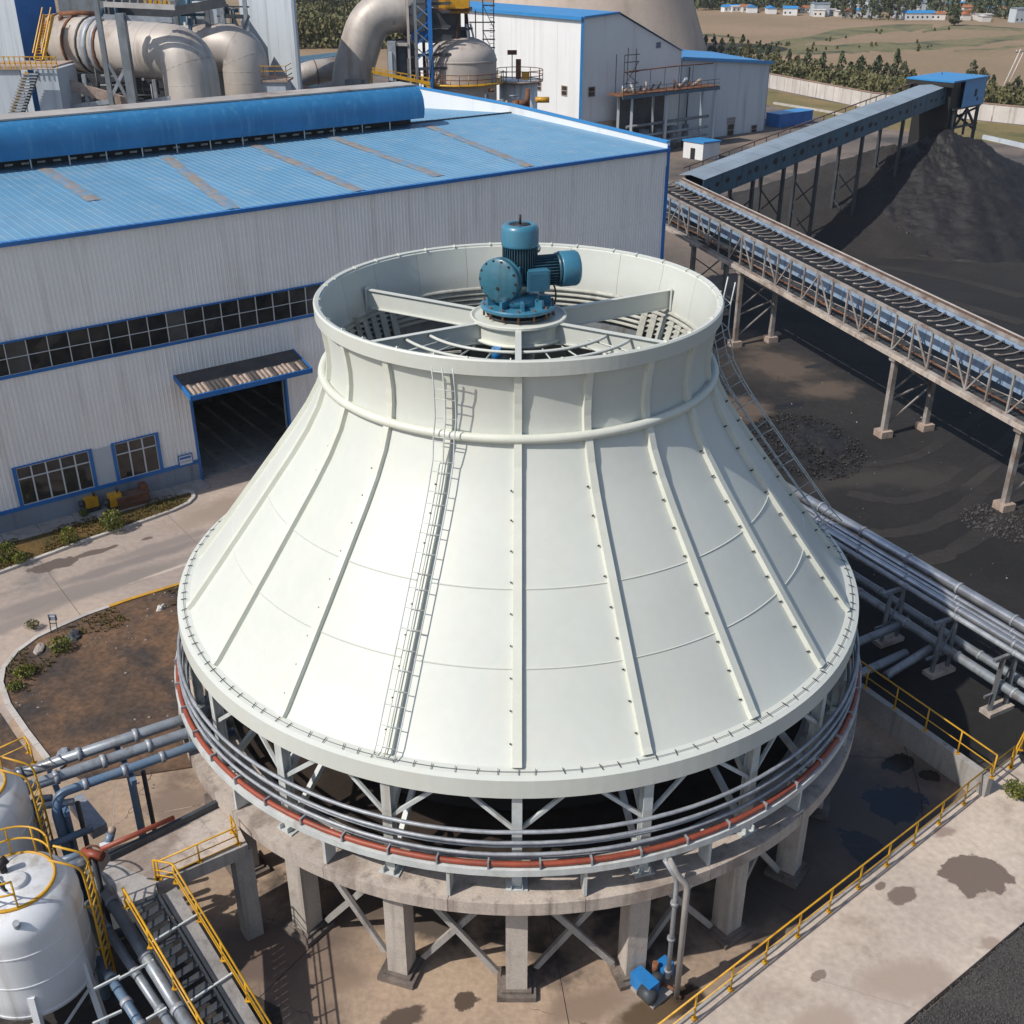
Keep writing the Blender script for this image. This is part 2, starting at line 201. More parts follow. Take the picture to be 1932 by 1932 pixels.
# ------------------------------------------------------------------ mesh builder
def V(*a): return Vector(a)
class MB:
    def __init__(s): s.v = []; s.f = []; s.sm = []
    def add(s, vs, fs, sm=False):
        o = len(s.v); s.v.extend([tuple(p) for p in vs]); s.f.extend([tuple(i + o for i in f) for f in fs]); s.sm.extend([sm] * len(fs)); return s
    def box(s, c, d, rz=0.0, M=None):
        c = Vector(c); hx, hy, hz = d[0] / 2, d[1] / 2, d[2] / 2
        M = M or Matrix.Rotation(rz, 3, 'Z')
        vs = [c + M @ Vector((x * hx, y * hy, z * hz)) for x in (-1, 1) for y in (-1, 1) for z in (-1, 1)]
        return s.add(vs, [(0, 1, 3, 2), (4, 6, 7, 5), (0, 4, 5, 1), (2, 3, 7, 6), (0, 2, 6, 4), (1, 5, 7, 3)])
    def bar(s, p, q, w, h=None, up=None):
        p = Vector(p); q = Vector(q); h = h or w; d = (q - p); L = d.length
        if L < 1e-6: return s
        d /= L; up = Vector(up) if up else Vector((0, 0, 1))
        if abs(d.dot(up)) > 0.98: up = Vector((1, 0, 0))
        x = d.cross(up).normalized(); z = x.cross(d).normalized()
        M = Matrix((x, d, z)).transposed()
        return s.box((p + q) / 2, (w, L, h), M=M)
    def tube(s, pts, r, n=8, closed=False, cap=True, sm=True):
        pts = [Vector(p) for p in pts]; m = len(pts); rr = r if isinstance(r, (list, tuple)) else [r] * m
        vs = []; up = None
        for i, p in enumerate(pts):
            if closed: t = (pts[(i + 1) % m] - pts[i - 1]).normalized()
            else: t = (pts[min(i + 1, m - 1)] - pts[max(i - 1, 0)]).normalized()
            if up is None: up = Vector((0, 0, 1)) if abs(t.z) < 0.9 else Vector((1, 0, 0))
            x = t.cross(up).normalized(); y = x.cross(t).normalized(); up = y
            vs += [p + x * (math.cos(2 * math.pi * k / n) * rr[i]) + y * (math.sin(2 * math.pi * k / n) * rr[i]) for k in range(n)]
        fs = []
        for i in range(m if closed else m - 1):
            j = (i + 1) % m
            fs += [(i * n + k, i * n + (k + 1) % n, j * n + (k + 1) % n, j * n + k) for k in range(n)]
        s.add(vs, fs, sm)
        if cap and not closed:
            o = len(s.v) - len(vs)
            s.f += [tuple(o + k for k in reversed(range(n))), tuple(o + (m - 1) * n + k for k in range(n))]; s.sm += [False, False]
        return s
    def cyl(s, p, q, r, n=12, r2=None, sm=True): return s.tube([p, q], [r, r if r2 is None else r2], n, sm=sm)
    def lathe(s, prof, n=48, a0=0.0, a1=360.0, c=(0, 0, 0), loop=False, sm=True, cap=True):
        full = abs(a1 - a0) > 359.9; m = len(prof); cx, cy, cz = c; vs = []; k = n if full else n + 1
        for i in range(k):
            a = R(a0 + (a1 - a0) * i / n)
            vs += [(cx + r * math.sin(a), cy - r * math.cos(a), cz + z) for r, z in prof]
        fs = []
        for i in range(n):
            j = (i + 1) % k
            for t in range(m if loop else m - 1):
                u = (t + 1) % m; fs.append((i * m + t, j * m + t, j * m + u, i * m + u))
        s.add(vs, fs, sm)
        if loop and cap and not full:
            o = len(s.v) - len(vs); s.f += [tuple(o + t for t in range(m)), tuple(o + n * m + t for t in reversed(range(m)))]; s.sm += [False, False]
        return s
    def prism(s, poly, z0, z1):
        n = len(poly); vs = [(p[0], p[1], z0) for p in poly] + [(p[0], p[1], z1) for p in poly]
        return s.add(vs, [tuple(reversed(range(n))), tuple(range(n, 2 * n))] + [(i, (i + 1) % n, n + (i + 1) % n, n + i) for i in range(n)])
    def sheet(s, poly, z):
        return s.add([(p[0], p[1], z) for p in poly], [tuple(range(len(poly)))])
    def quad(s, a, b, c, d): return s.add([a, b, c, d], [(0, 1, 2, 3)])
    def ball(s, c, r, n=10, m=7, sq=(1, 1, 1), rough=0.0, seed=0):
        c = Vector(c); vs = []; fs = []
        for i in range(m + 1):
            th = math.pi * i / m
            for k in range(n):
                ph = 2 * math.pi * k / n
                d = Vector((math.sin(th) * math.cos(ph), math.sin(th) * math.sin(ph), math.cos(th)))
                q = 1 + (rough * noise.noise(d * 1.7 + Vector((seed * 3.1, seed, 0))) if rough else 0)
                vs.append(c + Vector((d.x * sq[0], d.y * sq[1], d.z * sq[2])) * r * q)
        for i in range(m):
            for k in range(n): fs.append((i * n + k, (i + 1) * n + k, (i + 1) * n + (k + 1) % n, i * n + (k + 1) % n))
        return s.add(vs, fs, rough == 0)
    def mesh(s, name, m):
        me = bpy.data.meshes.new(name); me.from_pydata(s.v, [], s.f); me.materials.append(MATS[m])
        me.polygons.foreach_set('use_smooth', s.sm); me.update(); return me
    def build(s, name, m, parent=None, loc=None):
        return link(name, s.mesh(name, m), parent, loc)
def link(name, me, parent=None, loc=None):
    o = bpy.data.objects.new(name, me); COL.objects.link(o)
    if parent is not None:
        o.parent = parent
        o.location = loc if loc is not None else (-parent.location if parent.type == 'EMPTY' and parent.get('worldkids') else Vector((0, 0, 0)))
    elif loc is not None: o.location = loc
    return o
def tag(o, label, cat, group=None):
    o['label'] = label; o['category'] = cat
    if group: o['group'] = group
    return o
def thing(name, loc, label, cat, group=None, local=False):
    o = bpy.data.objects.new(name, None); COL.objects.link(o); o.location = Vector(loc); o.empty_display_size = 0.5
    if not local: o['worldkids'] = True
    return tag(o, label, cat, group)
def struct(o): o['kind'] = 'structure'; return o
def stuff(o): o['kind'] = 'stuff'; return o
def dup(root, loc, rz=0.0, label=None, scale=None):
    def cp(o, par):
        c = o.copy(); COL.objects.link(c)
        if par is not None: c.parent = par
        for ch in o.children: cp(ch, c)
        return c
    r = cp(root, None); r.location = loc; r.rotation_euler = (0, 0, rz)
    if scale: r.scale = scale
    if label: r['label'] = label
    return r
def bend(pts, rad, n=6):
    """round the corners of a polyline"""
    pts = [Vector(p) for p in pts]; out = [pts[0]]
    for i in range(1, len(pts) - 1):
        a = (pts[i - 1] - pts[i]); b = (pts[i + 1] - pts[i]); ra = min(rad, a.length * 0.49, b.length * 0.49)
        p0 = pts[i] + a.normalized() * ra; p1 = pts[i] + b.normalized() * ra
        for k in range(n + 1):
            t = k / n; out.append(p0 * (1 - t) ** 2 + pts[i] * 2 * t * (1 - t) + p1 * t ** 2)
    out.append(pts[-1]); return out
def pol(r, deg, z): a = R(deg); return Vector((r * math.sin(a), -r * math.cos(a), z))

# ================================================================== GROUND
def poly_g(pts, z=0.0): return [G(u, v, z) for u, v in pts]
def blob(cx, cy, rx, ry, n=26, rough=0.25, seed=0, rot=0.0):
    out = []
    for k in range(n):
        a = 2 * math.pi * k / n
        q = 1 + rough * (noise.noise(Vector((math.cos(a) * 1.3 + seed * 5.7, math.sin(a) * 1.3, seed))) * 1.6 + 0.5 * noise.noise(Vector((math.cos(a) * 3.5, math.sin(a) * 3.5, seed + 9))))
        x, y = rx * q * math.cos(a), ry * q * math.sin(a)
        out.append((cx + x * math.cos(rot) - y * math.sin(rot), cy + x * math.sin(rot) + y * math.cos(rot)))
    return out
struct(MB().sheet([(-2500, -300), (2500, -300), (2500, 4000), (-2500, 4000)], -0.035).build('ground', 'field_brown'))
struct(MB().sheet([(-150, -60), (150, -60), (150, 122), (90.7, 172), (68.7, 193), (55.7, 226), (45, 255), (-150, 255)], -0.02).build('plant_yard', 'yard'))
struct(MB().sheet([(11.5, 50), (20, 64), (30, 98), (60, 124), (100, 106), (150, 70), (150, -40), (18.2, -40), (18.2, -2), (12.5, 7), (9, 15)], -0.014).build('coal_yard', 'coal_ground'))
struct(MB().sheet([(54.6, 224), (68, 192.4), (90, 171.2), (139, 129), (122, 110), (80, 150), (60, 172), (47, 205)], -0.012).build('grass_verge', 'dry_grass'))
# strips of green between the brown fields, far away
for i, (pts, w) in enumerate([([(1290, 118), (1400, 98), (1500, 80), (1600, 60), (1700, 52), (1760, 50)], 8), ([(1440, 100), (1520, 98), (1640, 88), (1720, 88), (1800, 82), (1932, 70)], 8),
                              ([(1330, 92), (1450, 90), (1560, 92), (1640, 96)], 6), ([(1740, 60), (1800, 50), (1860, 52), (1932, 56)], 4), ([(1800, 96), (1880, 92), (1932, 86)], 2.5), ([(1290, 66), (1340, 66), (1400, 72)], 2)]):
    up = []; dn = []; m = 22
    for k in range(m + 1):
        t = k / m * (len(pts) - 1); a = min(int(t), len(pts) - 2); f = t - a
        u = pts[a][0] * (1 - f) + pts[a + 1][0] * f; v = pts[a][1] * (1 - f) + pts[a + 1][1] * f
        q = w * (0.55 + 0.45 * math.sin(math.pi * k / m)) * (1 + 0.7 * noise.noise(Vector((k * 0.45, i * 3.3, 0))))
        up.append(G(u, v - q)); dn.append(G(u, v + q * (1 + 0.6 * noise.noise(Vector((k * 0.5, i, 7))))))
    struct(MB().sheet(up + dn[::-1], -0.03 + 0.002 * i).build('field_strip', 'field_green'))
# concrete road in cast slabs, along the hall front
road = thing('road', HP(2, 9, 0), 'wide dusty concrete road of cast slabs curving past the workshop', 'road'); struct(road); del road['category']
J0 = (G(120, 1118) - HA).dot(HD)
for i in range(-3, 6):
    for d0, d1 in ((-1.0, 13.4), (13.43, 30)):
        s0 = J0 + i * 7.6 + 0.02; s1 = s0 + 7.57
        if d0 > 10 and i > 0: continue
        MB().prism([HP(s0, d0, 0), HP(s1, d0, 0), HP(s1, d1, 0), HP(s0, d1, 0)], -0.2, 0.0).build('slab', 'road', road)
# apron under the tower: ring slabs with open joints
apron = thing('apron', (0, -16, 0), 'stained brown concrete apron under the tower', 'apron'); struct(apron); del apron['category']
def ring_slab(r0, r1, a0, a1):
    n = 10; p = [pol(r1, a0 + (a1 - a0) * k / n, 0) for k in range(n + 1)] + ([pol(r0, a1 - (a1 - a0) * k / n, 0) for k in range(n + 1)] if r0 > 0 else [(0, 0, 0)])
    return p
MB().prism(ring_slab(0, 9, 0, 359.9)[:-1], -0.2, 0.006).build('slab', 'dark_floor', apron)  # dark centre slab: shade under the tower put into its colour
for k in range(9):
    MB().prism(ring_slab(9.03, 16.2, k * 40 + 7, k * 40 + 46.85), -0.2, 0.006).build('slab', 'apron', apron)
    if k not in (1, 2, 3, 4, 5): MB().prism(ring_slab(16.24, 22, k * 40 + 20, k * 40 + 59.85), -0.2, 0.004).build('slab', 'apron', apron)
MB().prism([pol(16.24, a, 0) for a in range(62, 104, 3)] + [V(14.6, 3.1, 0), V(18.2, -3.2, 0), V(19.0, -2.4, 0), V(12.5, -8.2, 0)], -0.2, 0.004).build('slab', 'apron', apron)
# dark ground below tanks and stair
# terrace slab beside the apron, in front right
SZ = 0.3
A1 = G(1215, 1990, SZ); A2 = G(1893, 1452, SZ); B2 = G(1960, 1715, SZ); B1 = G(1600, 2020, SZ)
ter = thing('terrace', (A1 + B2) / 2, 'pale concrete terrace', 'terrace'); struct(ter); del ter['category']
ext = (A2 - A1).normalized(); NS = 4
BE = B1 + (B2 - B1) * 1.35
for k in range(NS):
    t0, t1 = k / NS, (k + 1) / NS; g = 0.0012 if k < NS - 1 else 0
    a0, a1 = A1.lerp(A2 + ext * 1.2, t0), A1.lerp(A2 + ext * 1.2, t1 - g); b0, b1 = B1.lerp(BE, t0), B1.lerp(BE, t1 - g)
    MB().prism([a0, a1, b1, b0], -0.2, SZ).build('slab', 'slab', ter)
e0, e1 = A1, A2 + ext * 1.2; nrm = Vector((ext.y, -ext.x, 0))
MB().prism([e0 - nrm * 0.16, e1 - nrm * 0.16, e1 - nrm * 0.004, e0 - nrm * 0.004], -0.2, SZ + 0.1).build('edge_beam', 'concrete_grey', ter)
# gravel bed outside the terrace
gb = struct(MB().sheet([B1 + Vector((-6, -6, 0)), (B1.x - 1, B1.y - 1, 0), (BE.x, BE.y, 0), (BE.x + 30, BE.y + 10, 0), (60, -40, 0)], 0.22).build('gravel_bed', 'gravel'))
mb = MB()
for k in range(5200):
    u, v = random.uniform(1640, 1932), random.uniform(1720, 1932)
    p = G(u, v, 0.22)
    d = (BE - B1).normalized(); off = (p - B1).dot(Vector((d.y, -d.x, 0)))
    if off < 0.03: continue
    r = random.choice((0.012, 0.018, 0.028, 0.04)) * random.uniform(0.8, 1.4)
    M = Euler((random.random() * 6, random.random() * 6, random.random() * 6)).to_matrix()
    mb.add([p + M @ (Vector(q) * r) + Vector((0, 0, r * 0.5)) for q in ((1, 0, 0), (-1, .2, 0), (0, 1, 0), (0, -1, .1), (0, 0, .8), (0, 0, -.8))], [(0, 2, 4), (2, 1, 4), (1, 3, 4), (3, 0, 4), (2, 0, 5), (1, 2, 5), (3, 1, 5), (0, 3, 5)])
stuff(mb.build('gravel', 'pebble'))
# wet stains and puddles
def puddle(name, pts, z, m='wet'): return struct(MB().sheet(pts, z).build(name, m))
# wheel tracks swept through the coal dust
for i, (pts, w) in enumerate([([(1560, 980), (1640, 1010), (1740, 1000), (1830, 950), (1932, 860)], .5), ([(1600, 930), (1700, 950), (1790, 920), (1880, 850), (1940, 790)], .45), ([(1530, 860), (1640, 880), (1740, 860), (1850, 780), (1932, 730)], .4),
                              ([(1640, 1060), (1760, 1060), (1850, 1010), (1940, 930)], .55), ([(1500, 520), (1640, 500), (1780, 520), (1932, 560)], .8), ([(1560, 560), (1700, 545), (1932, 610)], .9), ([(1600, 470), (1760, 490), (1932, 500)], .9)]):
    P = bend(poly_g(pts), 30, 8); L_ = []; R_ = []
    for k in range(len(P)):
        t = (P[min(k + 1, len(P) - 1)] - P[max(k - 1, 0)]).normalized(); q = w * (1 + 0.6 * noise.noise(Vector((k * .6, i, 0))))
        L_.append(P[k] + Vector((-t.y, t.x, 0)) * q); R_.append(P[k] - Vector((-t.y, t.x, 0)) * q)
    puddle('wheel_track', L_ + R_[::-1], 0.001 + 0.0007 * i, 'coal_dust')
# dirt plot with kerb, grass strip with kerb
def kerb(name, pts, m, label, w=0.22, h=0.14, step=1.0, m2=None, yellow=None):
    pts = [Vector((p[0], p[1], 0)) for p in pts]; k = thing(name, pts[len(pts) // 2], label, 'kerb')
    for i in range(len(pts) - 1):
        L = (pts[i + 1] - pts[i]).length; n = max(1, round(L / step)); d = (pts[i + 1] - pts[i]) / n
        for j in range(n):
            a = pts[i] + d * j; b = a + d * 0.985
            MB().bar(a + Vector((0, 0, h / 2 - 0.03)), b + Vector((0, 0, h / 2 - 0.03)), w, h + 0.06).build('kerb_stone', m2 if yellow and yellow(a) else m, k)
    return k
DK = [(-15.6, 14.2), (-17.6, 12.7), (-19.7, 11.2), (-21.5, 9.7), (-22.4, 8.7), (-23.2, 7.7), (-23.7, 6.4), (-23.75, 5.1), (-23.4, 4.0), (-22.4, 2.4), (-20.9, 0.6), (-19.3, -1.2)]
kerb('kerb', DK, 'kerb', 'kerb round the bare dirt plot, yellow painted along the road', m2='kerb_yellow', yellow=lambda p: p.x > -20.4 and p.y > 9)
struct(MB().prism(DK + [(-17.2, -2.6), (-13.2, -1.6), (-12.6, 3), (-13.2, 8), (-14.2, 13.6)], -0.1, 0.07).build('dirt_plot', 'dirt'))
struct(MB().prism([(-23.6, 2.6), (-22.6, 1.9), (-21.1, 0.1), (-19.6, -1.6), (-20.5, -4.5), (-28, -4), (-29, 1.5)], -0.1, 0.05).build('dirt_plot', 'dirt'))
GK = [tuple(HP(s, d, 0))[:2] for s, d in ((-14, 4.6), (-6, 4.6))] + [(-27.6, 13.8), (-24.7, 16.9), (-21.9, 19.5), (-20.3, 21.1), (-19.7, 22.0), (-19.55, 22.8), (-19.8, 23.4), (-20.5, 23.7)]
kerb('kerb', GK, 'kerb', 'pale kerb round the grass strip below the workshop windows')
GI = [(-20.6, 23.4), (-20.9, 23.1), (-24.3, 20.6), (-26.6, 18.7), (-28.8, 17.0)] + [tuple(HP(s, 1.5, 0))[:2] for s in (-6, -14)]
struct(MB().prism(GK + GI, -0.1, 0.08).build('grass_strip', 'grass_soil'))
pave = thing('pavement', HP(-2, 0.7, 0), 'narrow pavement along the workshop wall', 'pavement'); struct(pave); del pave['category']
for k in range(-6, 6): MB().prism([HP(k * 2, 0.02, 0), HP(k * 2 + 1.97, 0.02, 0), HP(k * 2 + 1.97, 1.45, 0), HP(k * 2, 1.45, 0)], -0.1, 0.12).build('paving_slab', 'concrete_grey', pave)
# tufts, stones and litter over the dirt
def inpoly(x, y, P):
    c = False; n = len(P)
    for i in range(n):
        x1, y1 = P[i][:2]; x2, y2 = P[i - 1][:2]
        if (y1 > y) != (y2 > y) and x < (x2 - x1) * (y - y1) / (y2 - y1) + x1: c = not c
    return c
def tufts(P, n, z, h, seed):
    rnd = random.Random(seed); mb = MB(); xs = [p[0] for p in P]; ys = [p[1] for p in P]; k = 0
    while k < n:
        x, y = rnd.uniform(min(xs), max(xs)), rnd.uniform(min(ys), max(ys))
        if not inpoly(x, y, P) or noise.noise(Vector((x * .5, y * .5, seed))) < -0.05: continue
        k += 1
        for b in range(5):
            a = rnd.random() * 6.28; l = h * rnd.uniform(.5, 1.3); w = 0.03
            t = Vector((math.cos(a), math.sin(a), 0)); s = Vector((-t.y, t.x, 0)) * w; p = Vector((x, y, z))
            mb.add([p - s, p + s, p + t * l * .6 + Vector((0, 0, l))], [(0, 1, 2)])
    return mb
stuff(tufts(GK + GI, 2600, 0.07, 0.14, 3).build('grass', 'dry_blade'))
DP = DK + [(-17.2, -2.6), (-13.2, -1.6), (-12.6, 3), (-14.2, 13.6)]
stuff(tufts([(-15.6, 14), (-21.5, 9.5), (-23.6, 6.4), (-23.6, 4.8), (-22, 3), (-21.5, 6), (-18.5, 9.8), (-15, 12.4)], 420, 0.06, 0.16, 5).build('weeds', 'dry_blade'))
mb = MB()
for k in range(420):
    x, y = random.uniform(-24, -12.6), random.uniform(-2.5, 14)
    if not inpoly(x, y, DP) or noise.noise(Vector((x * .35, y * .35, 3))) < .05: continue
    r = random.choice((.03, .04, .05, .09)); mb.ball((x, y, 0.07), r, 5, 3, (1, .8, .6), 0.5, k)
stuff(mb.build('rubble', 'stone'))
# ================================================================== COOLING TOWER
NR = 20; ST = 360 / NR
base = thing('tower_base', (0, 0, 0), 'round concrete ring beam on square columns carrying the white cooling tower', 'tower base', local=True)
for k in range(NR):
    MB().lathe([(11.45, 4.27), (13.14, 4.27), (13.14, 4.74), (11.45, 4.74)], 6, k * ST + ST / 2 + 0.04, k * ST + ST * 1.5 - 0.04, loop=True, sm=False).build('ring_beam', 'concrete', base)
col0 = MB().box((0, -12.12, 1.95), (0.68, 0.72, 3.6)).mesh('column', 'column_mat')
cap0 = MB().box((0, -12.2, 4.0), (0.82, 0.9, 0.53)).mesh('column_cap', 'column_mat')
foot0 = MB().box((0, -12.12, 0.09), (1.25, 1.25, 0.2)).box((0, -12.12, 0.24), (0.95, 0.95, 0.1)).mesh('footing', 'footing_mat')
for k in range(NR):
    c = link('column', col0, base); c.rotation_euler.z = R(k * ST)
    q = link('column_cap', cap0, c); q = link('footing', foot0, c)
xb = MB()
a = pol(12.0, 3, 3.8); b = pol(12.0, 15, 0.5); c_ = pol(11.8, 3, 0.5); d_ = pol(11.8, 15, 3.8)
xb0 = MB().bar(a, b, 0.14, 0.2).mesh('cross_brace', 'concrete_grey'); xb1 = MB().bar(c_, d_, 0.14, 0.2).mesh('cross_brace', 'concrete_grey')
for k in range(NR):
    if k in (16, 17, 3, 8): continue
    for me in (xb0, xb1): o = link('cross_brace', me, base); o.rotation_euler.z = R(k * ST)
MB().lathe([(0.01, 4.1), (11.5, 4.1), (11.5, 4.72), (11.3, 4.72), (11.3, 4.45), (0.01, 4.45)], 72, sm=False).build('basin', 'concrete_grey', base)
MB().lathe([(0.01, 4.6), (11.28, 4.6)], 72, sm=False).build('basin_water', 'wet', base)
MB().lathe([(3.2, 0), (3.2, 4.1)], 24).build('sump', 'concrete_grey', base)

tower = thing('cooling_tower', (0, 0, 4.75), 'big white flared fibreglass cooling tower with open fan throat', 'cooling tower')
PROF = [(12.22, 9.02), (12.0, 9.22), (11.0, 10.52), (9.9, 11.97), (8.9, 13.3), (8.0, 14.5), (7.45, 15.3), (7.0, 16.1), (6.68, 16.93)]
THR = [(6.6, 16.98), (6.53, 17.5), (6.53, 18.0), (6.59, 18.5), (6.68, 18.95), (6.74, 19.34)]
def interp(P, z):
    for (r0, z0), (r1, z1) in zip(P, P[1:]):
        if z0 <= z <= z1: return r0 + (r1 - r0) * (z - z0) / (z1 - z0)
    return P[-1][0] if z > P[-1][1] else P[0][0]
def thick(P, t): return P + [(r - t, z - t * 0.6) for r, z in P[::-1]]
seamed = []
for (r0, z0), (r1, z1) in zip(PROF, PROF[1:]):
    seamed.append((r0, z0))
    for zs in (11.25, 13.1):
        if z0 < zs < z1:
            f = (zs - z0) / (z1 - z0); r = r0 + (r1 - r0) * f
            seamed += [(r, zs), (r + 0.007, zs + 0.002), (r + 0.006, zs + 0.04), (r - 0.026, zs + 0.045)]
seamed.append(PROF[-1])
pan = MB().lathe(thick(seamed, 0.08), 10, 0.06, ST - 0.06, loop=True)
pan.sm = [False] * len(pan.sm); pan = pan.mesh('shell_panel', 'frp')
me_t = MB().lathe(thick(THR, 0.07), 8, 0.05, ST - 0.05, loop=True).mesh('throat_panel', 'frp')
for me in (pan, me_t):
    n = len(me.polygons); me.polygons.foreach_set('use_smooth', [True] * n)
    try: me.set_sharp_from_angle(angle=R(25))
    except Exception: pass
def rib_mesh(P, w0, w1, h0, h1, name, m):
    mb = MB(); n = len(P); vs = []
    for i, (r, z) in enumerate(P):
        t = i / (n - 1); w = w0 + (w1 - w0) * t; h = h0 + (h1 - h0) * t
        pr_ = P[max(i - 1, 0)]; nx = P[min(i + 1, n - 1)]; d = Vector((nx[0] - pr_[0], nx[1] - pr_[1])).normalized(); nn = Vector((d.y, -d.x))
        if nn.x < 0: nn = -nn
        for x, o in ((-w / 2, -0.03), (-w / 2 * .86, h), (w / 2 * .86, h), (w / 2, -0.03)):
            vs.append((x, -(r + nn.x * o), z + nn.y * o))
    fs = []
    for i in range(n - 1):
        for k in range(3): fs.append((i * 4 + k, i * 4 + k + 1, i * 4 + 5 + k, i * 4 + 4 + k))
    fs += [(0, 3, 2, 1), ((n - 1) * 4, (n - 1) * 4 + 1, (n - 1) * 4 + 2, (n - 1) * 4 + 3)]
    return mb.add(vs, fs).mesh(name, m)
rib = rib_mesh([(12.16, 9.06)] + [(r, z) for r, z in PROF if z > 9.1], 0.32, 0.26, 0.17, 0.15, 'rib', 'frp_rib')
trib = rib_mesh(THR, 0.26, 0.26, 0.15, 0.12, 'throat_rib', 'frp_rib')
bolt = MB()
for i in range(9):
    z = 9.6 + i * 0.74; r = interp(PROF, z) + 0.05
    for x in (-0.2, ): bolt.cyl((x, -r + 0.08, z - 0.05), (x, -r - 0.05, z + 0.04), 0.024, 6)
bolt = bolt.mesh('rib_bolts', 'black')
irib = MB()
for (r0, z0), (r1, z1) in zip(PROF[2:], PROF[3:]): irib.bar((0, -r0 + 0.2, z0 - 0.05), (0, -r1 + 0.2, z1 - 0.05), 0.1, 0.22)
irib = irib.mesh('inner_rib', 'frp_rib')
for k in range(NR):
    for nm, me in (('shell_panel', pan), ('throat_panel', me_t), ('rib', rib), ('throat_rib', trib)):
        o = link(nm, me, tower); o.rotation_euler.z = R(k * ST)
        if nm == 'rib': stuff(link("rib_bolts", bolt, o))
for k in range(36):
    o = link('inner_rib', irib, tower); o.rotation_euler.z = R(k * 10 + 5)
MB().lathe([(6.72, 19.38), (6.85, 19.41), (6.9, 19.36), (6.88, 18.92), (6.78, 18.9), (6.78, 19.3), (6.72, 19.32)], 144, loop=True, sm=False).build('top_rim', 'frp', tower)
nk = MB(); nk.tube([pol(6.79, a, 16.93) for a in range(0, 360, 4)], 0.15, 8, closed=True)
nk.lathe([(6.42, 17.02), (6.74, 16.98), (6.74, 16.86), (6.5, 16.84)], 120, sm=False); nk.build('neck_ring', 'frp_rib', tower)
for k in range(6): MB().lathe([(6.46, 17.78 - k * .19), (6.33 - k * .03, 17.70 - k * .19), (6.46, 17.62 - k * .19)], 60, 60, 300).build('throat_ring', 'frp_inside', tower)
fin = MB().bar((0, -6.36, 17.5), (0, -5.9, 15.9), .3, .05, up=(0, 1, .2)).mesh('inner_fin', 'frp_inside')
for k in range(54):
    a = 55 + k * 250 / 53
    if 135 < a < 225: continue
    o = link('inner_fin', fin, tower); o.rotation_euler.z = R(a)
MB().lathe([(6.48, 17.55), (6.15, 15.5)], 60).build('fin_backing', 'grey_steel', tower)
MB().lathe([(11.95, 9.12), (12.45, 9.03), (12.6, 8.96), (12.63, 8.35), (12.5, 8.3), (12.45, 8.88), (11.95, 8.98)], 160, loop=True, sm=False).build('bottom_rim', 'frp', tower)
mb = MB(); mb.tube([pol(12.36, a, 9.1) for a in range(0, 360, 2)], 0.010, 4, closed=True); mb.build('rim_wire', 'dark_steel', tower)
rb = MB()
for k in range(130):
    a = k * 360 / 130 + random.uniform(-.5, .5); rb.bar(pol(12.26, a, 9.12), pol(12.46, a + random.uniform(-.3, .3), 9.07), 0.013, 0.03)

stuff(rb.build("rim_clips", "dark_steel", tower))
tb = MB()
for k in range(34):
    a = k * 360 / 34 + random.uniform(-2, 2); tb.bar(pol(6.66, a, 19.37), pol(6.8, a, 19.43), 0.04, 0.06)
stuff(tb.build("top_clips", "frp_rib", tower))
# support steel between the ring beam and the shell
leg = MB()
leg.box((0, -12.47, 6.6), (0.3, 0.035, 3.6)).box((0, -12.17, 6.6), (0.3, 0.035, 3.6)).box((0, -12.32, 6.6), (0.03, 0.28, 3.6)); leg = leg.mesh('leg', 'steel_white')
fp = MB().box((0, -12.34, 4.775), (0.66, 0.6, 0.05)); fp.box((-0.17, -12.4, 4.9), (0.03, 0.5, 0.2)).box((0.17, -12.4, 4.9), (0.03, 0.5, 0.2)); fp = fp.mesh('foot_plate', 'steel_white')
br = MB(); br.bar((0.1, -12.35, 6.95), pol(12.2, 8.2, 8.4), 0.1, 0.12).bar((-0.1, -12.35, 6.95), pol(12.2, -8.2, 8.4), 0.1, 0.12); br.bar((0, -12.2, 6.9), (0, -10.6, 8.7), 0.22, 0.25).bar((0, -12.2, 5.0), (0, -9.2, 7.6), 0.16, 0.2); br = br.mesh('brace', 'steel_white')
mid = MB().box((0, -12.75, 5.3), (0.1, 0.5, 1.05)).mesh('stub_post', 'steel_white')
for k in range(NR):
    o = link('leg', leg, tower); o.rotation_euler.z = R(k * ST)
    link('foot_plate', fp, o); link('brace', br, o)
    o = link('stub_post', mid, tower); o.rotation_euler.z = R(k * ST + ST / 2)
for z, r, rad in ((7.21, 12.78, .065), (6.86, 12.84, .06), (6.6, 12.7, .04), (6.43, 12.84, .06), (6.28, 12.75, .035), (6.07, 12.62, .05)):
    MB().tube([pol(r + .02 * math.sin(a * .11), a, z + 0.02 * math.sin(a * .07 + z)) for a in range(0, 360, 3)], rad, 6, closed=True).build('ring_pipe', 'galv', tower)
MB().tube([pol(12.95, a, 6.15) for a in range(0, 360, 3)], 0.09, 8, closed=True).build('water_main', 'red_pipe', tower)
MB().lathe([(12.9, 6.04), (13.1, 6.04), (13.1, 5.8), (12.9, 5.8), (12.9, 5.84), (13.06, 5.84), (13.06, 6.0), (12.9, 6.0)], 120, loop=True, sm=False).build('channel_ring', 'steel_white', tower)
cl = MB()
for k in range(54): cl.box(pol(12.96, k * 360 / 54 + 3, 6.17), (0.05, 0.25, 0.25), R(k * 360 / 54 + 3))
stuff(cl.build("pipe_clips", "galv", tower))
